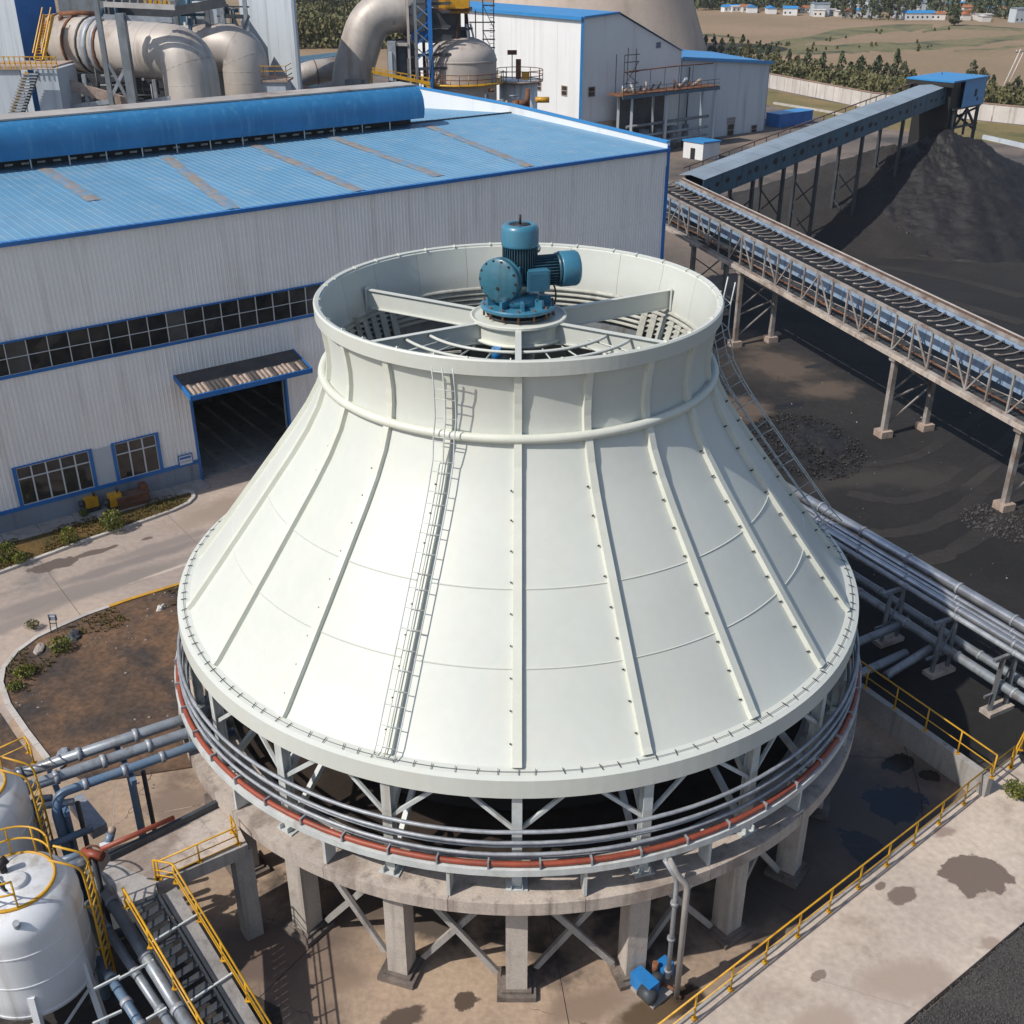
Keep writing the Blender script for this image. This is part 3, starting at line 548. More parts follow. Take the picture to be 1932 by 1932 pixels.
# insides
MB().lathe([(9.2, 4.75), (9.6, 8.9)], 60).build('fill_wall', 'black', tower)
for k in range(24): MB().bar(pol(3, k * 15, 8.75), pol(12.2, k * 15, 8.62), 0.14, 0.22).build('radial_beam', 'grey_steel', tower)
MB().lathe([(0.01, 11.6), (10.1, 11.6)], 60, sm=False).build('drift_deck', 'dark_steel', tower)
MB().lathe([(0.01, 17.9), (0.55, 17.9), (0.6, 15.2), (1.0, 15.0), (1.1, 14.4), (0.01, 14.4)], 24).build('shaft_housing', 'grey_steel', tower)
# motor bridge
for k in range(6):
    b = MB()
    p, q = pol(1.5, k * 60, 18.22), pol(6.42, k * 60, 18.22)
    rz = R(k * 60); M = Matrix.Rotation(rz, 3, 'Z')
    c = pol(3.97, k * 60, 18.22)
    b.box(c, (0.03, 4.9, 0.66), M=M); b.box(c + Vector((0, 0, .335)), (0.2, 4.9, 0.03), M=M); b.box(c - Vector((0, 0, .335)), (0.2, 4.75, 0.03), M=M)
    b.box(pol(6.42, k * 60, 18.22), (0.35, 0.03, 0.85), M=M)
    b.build('beam', 'frp', tower)
hub = MB().lathe([(0.3, 18.0), (1.5, 18.0), (1.52, 18.5), (1.62, 18.5), (1.66, 18.56), (1.66, 18.64), (1.6, 18.66), (1.5, 18.6), (0.3, 18.6)], 48, loop=True, sm=False); hub.build('hub_platform', 'frp_rib', tower)
hf = MB().lathe([(1.2, 17.95), (1.62, 17.92), (1.62, 18.02), (1.2, 18.0)], 48, loop=True); hf.build('hub_flange', 'frp_rib', tower)
for r in (3.4, 4.25):
    for s in (-1, 1): MB().tube([pol(r, s * a, 18.44) for a in range(0, 61, 4)], 0.055, 6).build('guard_ring', 'frp', tower)
gs = MB()
for a in (-50, -40, -28, -15, 15, 28, 40, 50): gs.tube([pol(3.0, a, 18.38), pol(5.6, a, 18.3)], 0.03, 5)
stuff(gs.build('guard_spokes', 'frp', tower))
for a in (-98, -80, ): MB().bar(pol(2.0, a, 17.4), pol(6.2, a, 17.3), 0.05, 0.08).build('guard_spoke', 'frp_inside', tower)
MB().cyl(pol(1.75, -25, 17.55), pol(1.75, -25, 17.95), 0.16, 12).build('valve', 'pump_blue', tower)
# caged ladders
def ladder(az, width, off, cage, par):
    P = [(r + off, z + off * .6) for r, z in PROF if z < 16.5] + [(6.95 + off * .7, 16.95), (6.72 + off * .9, 17.5), (6.76 + off * .8, 18.4), (7.0 + off * .4, 19.15)]
    M = Matrix.Rotation(R(az), 3, 'Z'); st = []
    root = MB(); STEP = .36 if cage else .6
    for s in ((-1, 1) if cage else (-1, 0, 1)): root.tube([M @ Vector((s * width / 2, -r, z)) for r, z in P], 0.022, 6)
    LM = 'steel_white'
    lo = root.build('ladder', LM, par); n = 0
    for i in range(len(P) - 1):
        a, b = Vector(P[i]), Vector(P[i + 1]); L = (b - a).length
        while n * STEP < L:
            p = a + (b - a) * (n * STEP / L)
            MB().cyl(M @ Vector((-width / 2, -p.x, p.y)), M @ Vector((width / 2, -p.x, p.y)), 0.016, 5).build('rung', LM, lo)
            n += 1
        n = 0
    g = MB()
    for i in range(len(P) - 1 if cage else 0):
        a, b = Vector(P[i]), Vector(P[i + 1]); c = (a + b) / 2
        g.bar(M @ Vector((-width / 2, -a.x, a.y)), M @ Vector((-width / 2, -a.x + off, a.y - off * .6)), 0.03); g.bar(M @ Vector((width / 2, -a.x, a.y)), M @ Vector((width / 2, -a.x + off, a.y - off * .6)), 0.03)
    if cage: stuff(g.build('stand_off', 'galv', lo))
    if cage:
        cg = MB(); nrm_ = Vector((0.61, 0.79)); w = width / 2
        for s, dep in ((-.9, .6), (.9, .6)):
            cg.tube([M @ Vector((s * w * 1.3, -(r + dep * cage), z + dep * cage * .6)) for r, z in P], 0.024, 5)
        for i in range(len(P) - 1):
            a, b = Vector(P[i]), Vector(P[i + 1]); m_ = max(1, round((b - a).length / 1.5))
            for j in range(m_):
                p = a + (b - a) * (j / m_)
                cg.tube([M @ Vector((x * w * 1.3, -(p.x + dd * cage), p.y + dd * cage * .6)) for x, dd in ((-.8, 0), (-.9, .6), (.9, .6), (.8, 0))], 0.02, 5)
        cg.build('cage', 'steel_white', lo)
ladder(-18, 0.66, 0.22, 0.0, tower)
ladder(101, 0.62, 0.35, 0.8, tower)
# ------------------------------------------------------------------ fan drive on the hub
mot = thing('fan_motor', (0, 0, 18.66), 'blue twin geared fan motor standing on the tower hub', 'motor', local=True)
MB().lathe([(0.2, 0.0), (1.1, 0.0), (1.1, .06), (.9, .08), (.86, 0.2), (0.2, 0.2)], 36, loop=True, sm=False).build('bottom_plate', 'dark_steel', mot)
fl = MB().lathe([(0.2, .24), (1.28, .24), (1.3, .28), (1.3, .34), (1.26, .38), (0.2, .40)], 40, loop=True, sm=False)
for k in range(9): a = R(k * 40 + 8); fl.box((0.9 * math.sin(a), -0.9 * math.cos(a), .5), (0.1, .42, .3), a)
fl.lathe([(.3, .38), (.78, .4), (.7, .72), (.3, .72)], 30); fl.build('base_flange', 'motor_cap', mot)
bt = MB()
for k in range(14): a = k * 360 / 14; bt.cyl(pol(1.2, a, .02), pol(1.2, a, .45), 0.045, 6)
stuff(bt.build('anchor_bolts', 'rust', mot))
GA = R(-22)                                          # gearbox cover looks left-front
MG = Matrix.Rotation(GA, 3, 'Z')
def lathe_axis(mb, prof, axis_o, ax, n=32):
    """prof: (r, distance along ax)"""
    ax = Vector(ax).normalized(); x = ax.cross(Vector((0, 0, 1))).normalized(); y = x.cross(ax); vs = []; m = len(prof)
    for i in range(n):
        a = 2 * math.pi * i / n
        vs += [Vector(axis_o) + ax * t + (x * math.cos(a) + y * math.sin(a)) * r for r, t in prof]
    return mb.add(vs, [(i * m + t, ((i + 1) % n) * m + t, ((i + 1) % n) * m + t + 1, i * m + t + 1) for i in range(n) for t in range(m - 1)], True)
gd = Vector((-0.50, -0.86, 0.0)); gc = Vector((-0.42, -0.10, 1.26))
g = MB(); lathe_axis(g, [(0.01, -.5), (.62, -.5), (.66, -.3), (.66, .12), (.74, .14), (.74, .26), (.70, .28), (.70, .36), (.76, .38), (.76, .50), (.72, .52), (.60, .60), (.01, .61)], gc, gd, 36); g.box(gc + Vector((.18, .14, -.1)), (1.0, 1.0, 1.15), GA); g.build('gearbox', 'motor_blue', mot)
g = MB(); gx = gd.cross(Vector((0, 0, 1))).normalized()
for k in range(14):
    a = 2 * math.pi * k / 14; p = gc + (gx * math.cos(a) + Vector((0, 0, 1)) * math.sin(a)) * 0.68
    g.cyl(p + gd * .5, p + gd * .57, 0.045, 6)
for k in range(0):
    a = 2 * math.pi * k / 10 + .2; p = gc + (gx * math.cos(a) + Vector((0, 0, 1)) * math.sin(a)) * 0.48
    g.cyl(p + gd * .58, p + gd * .65, 0.035, 6)
g.cyl(gc + gd * .58 + Vector((0.04, 0, -.22)), gc + gd * .66 + Vector((0.04, 0, -.22)), 0.06, 8)
stuff(g.build('cover_bolts', 'black', mot))
# upright motor
VX = Vector((0.05, 0.1, 0))
b = MB().lathe([(.01, 1.2), (.48, 1.2), (.48, 2.35), (.01, 2.35)], 32, c=VX)
b.build('motor_body', 'motor_fin', mot)
for k in range(40):
    a = k * 9; p = VX + pol(.53, a, 1.78); MB().box(p, (.028, .13, 1.1), R(a)).build('cooling_fin', 'motor_fin', mot)
b = MB().lathe([(.01, 2.3), (.61, 2.3), (.63, 2.34), (.62, 2.4), (.62, 2.86), (.58, 2.97), (.5, 3.02), (.40, 3.02), (.38, 2.98), (.01, 2.98)], 40, c=VX); b.build('fan_cover', 'motor_cap', mot)
g = MB()
for r in (.1, .18, .26, .34): g.tube([VX + pol(r, a, 3.0) for a in range(0, 360, 15)], 0.018, 5, closed=True)
for a in range(0, 360, 30): g.bar(VX + pol(.04, a, 3.0), VX + pol(.37, a, 3.0), .02, .02)
g.build('fan_grille', 'dark_steel', mot)
MB().cyl(VX + V(0, 0, 2.95), VX + V(0, 0, 3.32), 0.045, 10).build('lifting_rod', 'black', mot)
# lying motor, reaching right and a little back
hd = Vector((0.93, 0.28, 0.0)); ho = Vector((0.14, .05, 1.42))
g = MB(); lathe_axis(g, [(.01, 0), (.42, 0), (.42, 1.25), (.01, 1.25)], ho, hd, 28); lathe_axis(g, [(.5, 1.16), (.56, 1.18), (.56, 1.27), (.4, 1.3)], ho, hd, 28); g.build('motor_body', 'motor_fin', mot)
hx = hd.cross(Vector((0, 0, 1))).normalized()
for k in range(32):
    a = 2 * math.pi * k / 32; rd = hx * math.cos(a) + Vector((0, 0, 1)) * math.sin(a); p = ho + rd * .46
    MB().bar(p + hd * .12, p + hd * 1.16, .028, .12, up=rd).build('cooling_fin', 'motor_fin', mot)
g = MB(); lathe_axis(g, [(.5, 1.28), (.585, 1.28), (.6, 1.32), (.6, 1.85), (.56, 1.93), (.4, 1.97), (.01, 1.97)], ho, hd, 36); g.build('fan_cover', 'motor_cap', mot)
tb_ = MB().box(ho + hd * .5 + V(.06, -.62, -.1), (.66, .5, .62), math.atan2(hd.y, hd.x)); tb_.build('terminal_box', 'motor_cap', mot)
tl = MB().box(ho + hd * .47 + V(.06, -.9, -.1), (.72, .06, .68), math.atan2(hd.y, hd.x))
for k in range(9): tl.box(ho + hd * .47 + V(.06, -.935, -.35 + k * .06), (.6, .02, .02), math.atan2(hd.y, hd.x))
tl.build('box_lid', 'motor_cap', mot)
MB().ball(ho + hd * .5 + V(0, .05, .75), .15, 16, 10).cyl(ho + hd * .42 + V(-.05, 0, .4), ho + hd * .5 + V(0, .05, .72), .09, 10).build('breather', 'chrome', mot)
MB().tube(bend([ho + hd * 1.1 + V(0, -.4, -.3), ho + hd * 1.25 + V(0, -.5, -.75), ho + hd * 1.0 + V(.1, -.55, -1.2), ho + hd * 1.0 + V(.15, -.5, -1.42)], .3), .035, 6).build('power_cable', 'black', mot)
# ------------------------------------------------------------------ drain pipes and pump at the foot
dp = thing('drain_pipe', G(1238, 1835), 'pair of grey drain pipes dropping from the ring to the blue pump', 'pipe')
t0 = pol(13.15, 19.5, 5.7)
for dx, m in ((0, 'galv'), (.33, 'concrete_grey')):
    p = pol(13.35, 21.0, 0) + Vector((dx, -.05, 0))
    MB().tube(bend([t0 + V(dx * .4, 0, .1), t0 + V(.35 + dx * .3, -.1, -.5), V(p.x, p.y, 4.9), V(p.x, p.y, 0.9 if dx == 0 else 0.02)], .3), .075 if dx == 0 else .1, 8).build('pipe', m, dp)
cl = MB()
for z in (1.2, 2.6, 4.1): p = pol(13.35, 21.0, z); cl.cyl(p - V(0, 0, .06), p + V(0, 0, .06), .13, 8)
stuff(cl.build('coupling', 'galv', dp))
pc = G(1228, 1862)
pump = thing('water_pump', pc, 'small bright blue pump set on the ground below the drain pipes', 'pump', local=True)
MB().box((-.15, 0, .06), (1.5, .9, .1), R(-50)).build('skid', 'concrete_grey', pump)
M = Matrix.Rotation(R(-50), 3, 'Z')
for c, d, nm in ((V(-.25, -.22, .45), (.85, .45, .55), 'motor_cover'), (V(.42, .3, .5), (.42, .5, .55), 'guard')):
    b = MB().box(c, d, M=M); n = 7; b.build(nm, 'pump_blue', pump)
b = MB(); lathe_axis(b, [(.01, 0), (.27, 0), (.3, .08), (.3, .25), (.2, .32), (.01, .33)], V(.05, .02, .4), M @ V(1, 0, 0), 20); lathe_axis(b, [(.01, 0), (.25, 0), (.25, .5), (.01, .55)], V(-.35, -.42, .42), M @ V(1, 0, .0), 20); b.build('volute', 'dark_steel', pump)
MB().cyl((.1, .1, .6), (.1, .1, 1.0), .1, 10).tube([(.3, -.1, .3), (.7, -.3, .25), (.9, -.5, .1)], .06, 6).build('outlet', 'rust', pump)
# ================================================================== WORKSHOP HALL
hall = thing('factory_hall', HP(12, 0, 0), 'long grey workshop hall with blue metal roof and open truck door', 'factory hall')
def hbox(mb, s0, s1, d0, d1, z0, z1):
    return mb.add([HP(s, d, z) for s in (s0, s1) for d in (d0, d1) for z in (z0, z1)], [(0, 1, 3, 2), (4, 6, 7, 5), (0, 4, 5, 1), (2, 3, 7, 6), (0, 2, 6, 4), (1, 5, 7, 3)])
def corr(s0, s1, z0, z1, d=0.0, per=0.25, amp=0.036):
    """corrugated sheeting"""
    mb = MB(); pts = []; s = s0; i = 0
    prof = ((0, 0), (.14, 0), (.17, amp), (.22, amp))
    while s < s1:
        for ds, dd in prof:
            if s + ds <= s1: pts.append((s + ds, d + dd))
        s += per
    pts.append((s1, d))
    n = len(pts); vs = [HP(a, b, z0) for a, b in pts] + [HP(a, b, z1) for a, b in pts]
    return mb.add(vs, [(k, k + 1, n + k + 1, n + k) for k in range(n - 1)])
SL, SR = -26.0, 50.7
D0, D1 = 12.12, 18.25
for s0, s1, z0, z1 in [(SL, 1.37, 1.42, 3.72), (5.78, 7.02, 1.42, 3.72), (9.75, D0, 1.42, 3.72), (SL, D0, 3.72, 9.08), (D0, D1, 5.97, 9.08), (D1, SR, 1.42, 9.08), (SL, SR, 10.88, 15.95), (30.2, SR, 9.08, 10.88)]:
    corr(s0, s1, z0, z1).build('wall_sheeting', 'wall_sheet', hall)
pl = MB(); hbox(pl, SL, D0 - .12, -.1, .06, 0, 1.2); hbox(pl, D1 + .12, SR, -.1, .06, 0, 1.2); pl.build('plinth', 'plinth', hall)
tr = MB(); hbox(tr, SL, D0 - .12, -.02, .11, 1.2, 1.42); hbox(tr, D1 + .12, SR, -.02, .11, 1.2, 1.42); tr.build('sill_band', 'trim_blue', hall)
hbox(MB(), SL, 30.2, -.02, .12, 8.93, 9.09).build('ledge_band', 'trim_blue', hall)
hbox(MB(), SL, 30.2, -.02, .10, 10.86, 10.95).build('ledge_band', 'trim_blue', hall)
hbox(MB(), SL, SR + .1, -.05, .28, 15.9, 16.12).build('gutter', 'trim_blue', hall)
hbox(MB(), SR - .02, SR + .22, -.1, .16, 0, 16.3).build('corner_trim', 'trim_blue', hall)
hbox(MB(), SR - .01, SR + .08, -38, -.12, 0, 15.9).build('end_wall', 'wall_sheet', hall)
hbox(MB(), SL - .1, SR, -38.2, -38, 0, 15.9).build('back_wall', 'wall_sheet', hall)
hbox(MB(), SL - .1, SL, -38, -.1, 0, 15.9).build('end_wall', 'wall_sheet', hall)
hbox(MB(), SL, SR, -37.9, -.12, -.05, .03).build('floor', 'concrete_grey', hall)
for s in (0.0, 6.05, 12.0 + 6.6, 24.6):
    hbox(MB(), s - .2, s + .2, -.75, -.35, 0.03, 15.6).build('column', 'wall_bluegrey', hall)
# ribbon windows
def window(s0, s1, z0, z1, cols, zt, trim, fr=.036):
    f = MB(); g = fr / 2
    for i in range(cols + 1):
        s = s0 + (s1 - s0) * i / cols; hbox(f, s - g, s + g, -.06, .05, z0, z1)
    zs = [z0] + zt + [z1]
    for z in zs: hbox(f, s0, s1, -.05, .04, z - g * .8, z + g * .8)
    fo = f.build('window', 'frame_white', hall)
    for i in range(cols):
        for a, b in zip(zs, zs[1:]):
            sa = s0 + (s1 - s0) * i / cols + g; sb = s0 + (s1 - s0) * (i + 1) / cols - g; t = random.uniform(-.012, .012); t2 = random.uniform(-.012, .012)
            MB().quad(HP(sa, -.03 + t, a), HP(sb, -.03 - t, a), HP(sb, -.03 + t2, b), HP(sa, -.03 - t2, b)).build('pane', 'glass_grey' if cols > 10 and i % 8 == 1 else 'glass', fo)
    if trim:
        b = MB(); hbox(b, s0 - .2, s0, -.03, .1, z0, z1 + .02); hbox(b, s1, s1 + .2, -.03, .1, z0, z1 + .02)
        hbox(b, s0 - .2, s1 + .2, -.03, .09, z1 + .02, z1 + .1); b.build('window_trim', 'trim_blue', fo)
x0 = 2.37 - 1.117 * 25
window(x0, x0 + 1.117 * 50, 9.09, 10.86, 50, [10.0], False)
window(1.57, 5.6, 1.42, 3.72, 5, [3.03], True, .075)
window(7.12, 9.58, 1.42, 3.72, 3, [3.03], True, .075)
hbox(MB(), 5.8, 6.95, .0, .05, 1.42, 3.72).build('blank_panel', 'wall_bluegrey', hall)
# door
df = MB(); hbox(df, D0 - .12, D0, -.2, .12, 0, 5.97); hbox(df, D1, D1 + .14, -.2, .12, 0, 5.97); hbox(df, D0, D1, -.2, .1, 5.85, 5.97); df.build('door_frame', 'trim_blue', hall)
cn = MB(); cn.add([HP(11.3, .02, 7.08), HP(19.0, .02, 7.08), HP(19.0, 2.3, 6.45), HP(11.3, 2.3, 6.45), HP(11.3, .02, 6.96), HP(19.0, .02, 6.96), HP(19.0, 2.3, 6.33), HP(11.3, 2.3, 6.33)], [(0, 1, 2, 3), (7, 6, 5, 4), (0, 4, 5, 1), (1, 5, 6, 2), (2, 6, 7, 3), (3, 7, 4, 0)])
cno = cn.build('canopy', 'canopy_top', hall)
fa = MB(); hbox(fa, 11.25, 19.05, 2.3, 2.4, 6.2, 6.5)
fa.add([HP(11.2, .02, 7.1), HP(11.2, 2.4, 6.5), HP(11.2, 2.4, 6.2), HP(11.2, .02, 6.8), HP(11.3, .02, 7.1), HP(11.3, 2.4, 6.5), HP(11.3, 2.4, 6.2), HP(11.3, .02, 6.8)], [(0, 1, 2, 3), (7, 6, 5, 4), (0, 4, 5, 1), (3, 2, 6, 7), (1, 5, 6, 2)])
fa.add([HP(19.1, .02, 7.1), HP(19.1, 2.4, 6.5), HP(19.1, 2.4, 6.2), HP(19.1, .02, 6.8), HP(19.0, .02, 7.1), HP(19.0, 2.4, 6.5), HP(19.0, 2.4, 6.2), HP(19.0, .02, 6.8)], [(0, 1, 2, 3), (7, 6, 5, 4), (0, 4, 5, 1), (3, 2, 6, 7), (1, 5, 6, 2)])
fa.build('fascia', 'trim_blue', cno)
for k in range(26):
    s = 11.45 + k * .29; l = random.uniform(.75, 1.05)
    z = lambda d: 7.12 - d * .276
    MB().add([HP(s, 2.28 - l, z(2.28 - l)), HP(s + .24, 2.28 - l, z(2.28 - l)), HP(s + .24, 2.28, z(2.28)), HP(s, 2.28, z(2.28)), HP(s + .12, 2.28 - l, z(2.28 - l) + .05), HP(s + .12, 2.28, z(2.28) + .05)], [(0, 4, 5, 3), (4, 1, 2, 5), (3, 5, 2)]).build('roof_tile', 'worn_edge' if random.random() < .65 else 'canopy_top', cno)
# roof sheets, each with standing seams
RD = 19.2; ZE, ZR, ZB = 16.1, 16.52, 15.1
def roof_sheet(w, d0, z0, d1, z1):
    mb = MB(); n = 3; vs = []
    pts = []; SH = .02
    for k in range(n): x = w * k / n; pts += [(x, 0), (x + w / n - .10, 0), (x + w / n - .075, SH), (x + w / n - .025, SH)]
    pts.append((w - .004, 0)); m = len(pts)
    L = [HD * a - HN * 0 + V(0, 0, h) - HN * d0 + V(0, 0, z0) for a, h in pts] + [HD * a + V(0, 0, h) - HN * d1 + V(0, 0, z1) for a, h in pts]
    return mb.add(L, [(k, k + 1, m + k + 1, m + k) for k in range(m - 1)])
W_ = 1.4
sh_f = roof_sheet(W_, -.25, ZE, RD, ZR).mesh('roof_sheet', 'roof_blue'); sh_b = roof_sheet(W_, RD, ZR, 38.2, ZB).mesh('roof_sheet', 'roof_blue')
ns = int((SR - SL) / W_)
for k in range(ns + 1):
    p = HP(SL + k * W_ - .1, 0, 0) - hall.location
    for me in (sh_f, sh_b): link('roof_sheet', me, hall, p)
rc = MB(); rc.tube([HP(SL, -RD, ZR + .04), HP(SR, -RD, ZR + .04)], .09, 6); rc.build('ridge_cap', 'dark_steel', hall)
for s0, s1, a, b in ((10.35, 10.7, 17.5, 6.5), (16.2, 18.9, 17.6, 0.1), (24.6, 25.8, 17.6, 0.1), (31.1, 32.2, 17.8, 1.0), (38.0, 41.1, 18.0, 0.2)):
    n = 9
    for k in range(n):
        t0, t1 = k / n, (k + .985) / n
        da, db = b + (a - b) * t0, b + (a - b) * t1; sa, sb = s0 + (s1 - s0) * t0, s0 + (s1 - s0) * t1
        z = lambda d: ZE + (ZR - ZE) * d / RD + .035
        MB().add([HP(sa - .42, -da, z(da)), HP(sa + .42, -da, z(da)), HP(sb + .42, -db, z(db) ), HP(sb - .42, -db, z(db)), HP(sa, -da, z(da) + .02), HP(sb, -db, z(db) + .02)], [(0, 4, 5, 3), (4, 1, 2, 5)]).build('skylight', 'skylight', hall)
# parapet on the right gable
pp = MB()
for da, za, db, zb in ((-.1, 16.5, RD, 17.15), (RD, 17.15, 38.2, 17.2)):
    pp.add([HP(SR - .05, -da, 14.8), HP(SR - .05, -db, 14.8), HP(SR - .05, -db, zb), HP(SR - .05, -da, za), HP(SR + .2, -da, 15.8), HP(SR + .2, -db, 15.8), HP(SR + .2, -db, zb), HP(SR + .2, -da, za)], [(0, 1, 2, 3), (7, 6, 5, 4), (3, 2, 6, 7), (0, 3, 7, 4), (1, 5, 6, 2)])
po = pp.build('parapet', 'wall_white', hall)
for da, za, db, zb in ((-.1, 16.5, RD, 17.15), (RD, 17.15, 38.2, 17.2)): MB().bar(HP(SR + .08, -da, za + .06), HP(SR + .08, -db, zb + .06), .42, .12).build('coping', 'bright_blue', po)
# ridge ventilator: half barrel standing on stubs
VD, VW = RD, 1.75
vp = [(-VW * 1.0, 17.15), (-VW * 1.06, 17.5), (-VW * 1.08, 18.0), (-VW * 1.02, 18.6), (-VW * .85, 19.15), (-VW * .55, 19.42), (-VW * .35, 19.5)]
vent = MB(); n = 60; s0, s1 = SL, 40.6
vs = []; fs = []
for i in range(n * 5 + 1):
    s = s0 + (s1 - s0) * i / (n * 5); o = .025 if i % 2 else 0
    for d, z in vp: vs.append(HP(s, -VD - d - (o if d < 0 else -o), z))
m = len(vp)
for i in range(n * 5):
    for k in range(m - 1): fs.append((i * m + k, (i + 1) * m + k, (i + 1) * m + k + 1, i * m + k + 1))
vent.add(vs, fs, True)
vent.add([HP(s1, -VD - d, z) for d, z in vp] + [HP(s1, -VD - VW, 19.5), HP(s1, -VD - VW, 17.15)], [tuple(range(m + 2))])
vo = vent.build('ridge_vent', 'vent_blue', hall)
hbox(MB(), s0, s1, -VD - VW, -VD + VW * .45, 19.49, 19.6).build('vent_top', 'duct', vo)
hbox(MB(), s0, s1, -VD - VW - .05, -VD - VW, 17.0, 19.45).build('vent_back', 'vent_blue', vo)
for k in range(26):
    s = s0 + 1 + k * 2.5
    if s < s1: MB().bar(HP(s, -VD + VW * .9, 16.5), HP(s, -VD + VW * .9, 17.2), .07).build('vent_post', 'steel_white', vo)
hbox(MB(), s0, s1 - .3, -VD - .5, -VD + .2, 16.5, 17.5).build('vent_throat', 'black', vo)
cl = MB()
for k in range(60): hbox(cl, s0 + k * 1.05, s0 + k * 1.05 + .5, -VD + .21, -VD + .35, 16.62, 16.75)
stuff(cl.build('vent_louvre', 'steel_white', vo))
# things on and beside the wall
nb = thing('notice_board', HP(11.2, .1, 1.4), 'small white and blue notice board on the wall left of the truck door', 'sign')
hbox(MB(), 10.74, 11.62, .08, .13, 1.36, 2.0).build('board', 'notice', nb)
b = MB(); hbox(b, 10.72, 11.64, .13, .15, 1.95, 2.02); hbox(b, 10.72, 10.77, .13, .15, 1.34, 2.0); hbox(b, 11.59, 11.64, .13, .15, 1.34, 2.0); hbox(b, 10.82, 11.54, .131, .137, 1.72, 1.86); b.build('blue_edge', 'trim_blue', nb)
b = MB()
for k in range(12): hbox(b, 10.86 + k * .055, 10.895 + k * .055, .131, .135, 1.52 + .01 * (k % 3), 1.58 + .01 * (k % 2))
stuff(b.build('small_print', 'plinth', nb))
def machine(name, s, d, label, cat, m, sz):
    t = thing(name, HP(s, d, .12), label, cat)
    z0 = .12; a, b_, h = sz
    hbox(MB(), s - a / 2, s + a / 2, d - b_ / 2, d + b_ / 2, z0 + .25, z0 + h).build('housing', m, t)
    f = MB(); hbox(f, s - a / 2 - .08, s + a / 2 + .08, d - b_ / 2 - .05, d + b_ / 2 + .05, z0 + .02, z0 + .2); f.build('skid', 'dark_steel', t)
    e = MB(); e.cyl(HP(s - a / 2 - .3, d, z0 + .55), HP(s - a / 2, d, z0 + .55), .2, 10); e.build('motor', 'dark_steel', t)
    g = MB(); g.tube([HP(s + a * .3, d, z0 + h), HP(s + a * .3, d, z0 + h + .25), HP(s + a * .3, d + .3, z0 + h + .3)], .06, 6); g.build('outlet', 'dark_steel', t); return t
q = G(172, 962) - HA; machine('pump_unit', q.dot(HD), q.dot(HN) + .3, 'yellow pump unit by the wall under the first window, standing alone', 'pump', 'yellow', (.75, .5, .85))
q = G(216, 958) - HA; machine('pump_unit', q.dot(HD), q.dot(HN) + .4, 'yellow pump unit beside the brown box and the largest shrub', 'pump', 'yellow', (.7, .55, 1.0))
t = thing('fire_box', HP(8.2, 1.3, .12), 'low brown red equipment box beside the wall under the second window', 'box')
q = G(246, 948) - HA; s, d = q.dot(HD), q.dot(HN) + .5
hbox(MB(), s - .95, s + .95, d - .4, d + .4, .12, .8).build('body', 'rust', t)
hbox(MB(), s - 1.0, s + 1.0, d - .45, d + .45, .8, .88).build('lid', 'brown_plate', t)
hbox(MB(), s + .55, s + .95, d - .3, d + .3, .88, 1.25).build('raised_end', 'rust', t)
g = MB(); hbox(g, s - .9, s + .9, d + .4, d + .43, .4, .46); g.build('band', 'brown_plate', t)
OX = Vector((0, 0, 0))
t = thing('parked_loader', HP(16.6, -13, .03), 'dim machine parked just inside the dark truck door', 'loader')
hbox(MB(), 16.0, 17.6, -14.4, -12.2, .7, 1.5).build('body', 'rust', t); hbox(MB(), 16.2, 17.4, -14.2, -13.0, 1.5, 2.4).build('cab', 'glass', t)
for s in (16.0, 17.6):
    for d in (-13.9, -12.6): MB().cyl(HP(s - .15, d, .53), HP(s + .15, d, .53), .5, 14).build('wheel', 'black', t)
hbox(MB(), 15.8, 17.8, -11.9, -11.6, .15, .9).build('bucket', 'grey_steel', t)
# shrubs
def shrub(name, p, r, h, label, m='leaf_shrub', n=420, seed=1, group=None):
    rnd = random.Random(seed); t = thing(name, p, label, 'shrub', group, local=True); mb = MB()
    for k in range(n):
        a = rnd.random() * 6.283; z = rnd.random(); q = rnd.random() ** .45
        rr = r * q * math.sqrt(max(0.05, 1 - (z * 1.6 - .7) ** 2)) * (1 + .25 * noise.noise(Vector((math.cos(a) * 1.5, math.sin(a) * 1.5, z * 3 + seed))))
        c = V(rr * math.cos(a), rr * math.sin(a), .1 + z * h)
        M = Euler((rnd.random() * 6, rnd.random() * 6, rnd.random() * 6)).to_matrix(); s = r * rnd.uniform(.10, .17)
        mb.add([c + M @ V(-s, 0, 0), c + M @ V(0, -s * .5, 0), c + M @ V(s, 0, s * .3), c + M @ V(0, s * .5, 0)], [(0, 1, 2, 3)])
    stuff(mb.build('foliage', m, t))
    st = MB()
    for k in range(5): a = k * 1.26; st.cyl((0, 0, -.05), (r * .4 * math.cos(a), r * .4 * math.sin(a), h * .6), .025, 5)
    st.build('stem', 'bark', t); return t
for i, (u, v, r, h, lb) in enumerate([(15, 1058, .62, .95, 'round green shrub at the left end of the grass strip'), (40, 1062, .42, .5, 'low sprawling shrub beside the round one on the grass strip'), (133, 1026, .52, .9, 'single small round shrub halfway along the grass strip'),
                                  (214, 1000, .72, 1.1, 'largest shrub on the grass strip, near the brown box'), (160, 975, .3, .4, 'tiny shrub by the pavement edge under the window')]):
    shrub('shrub', G(u, v, .08), r, h, lb, seed=i + 1, n=500)
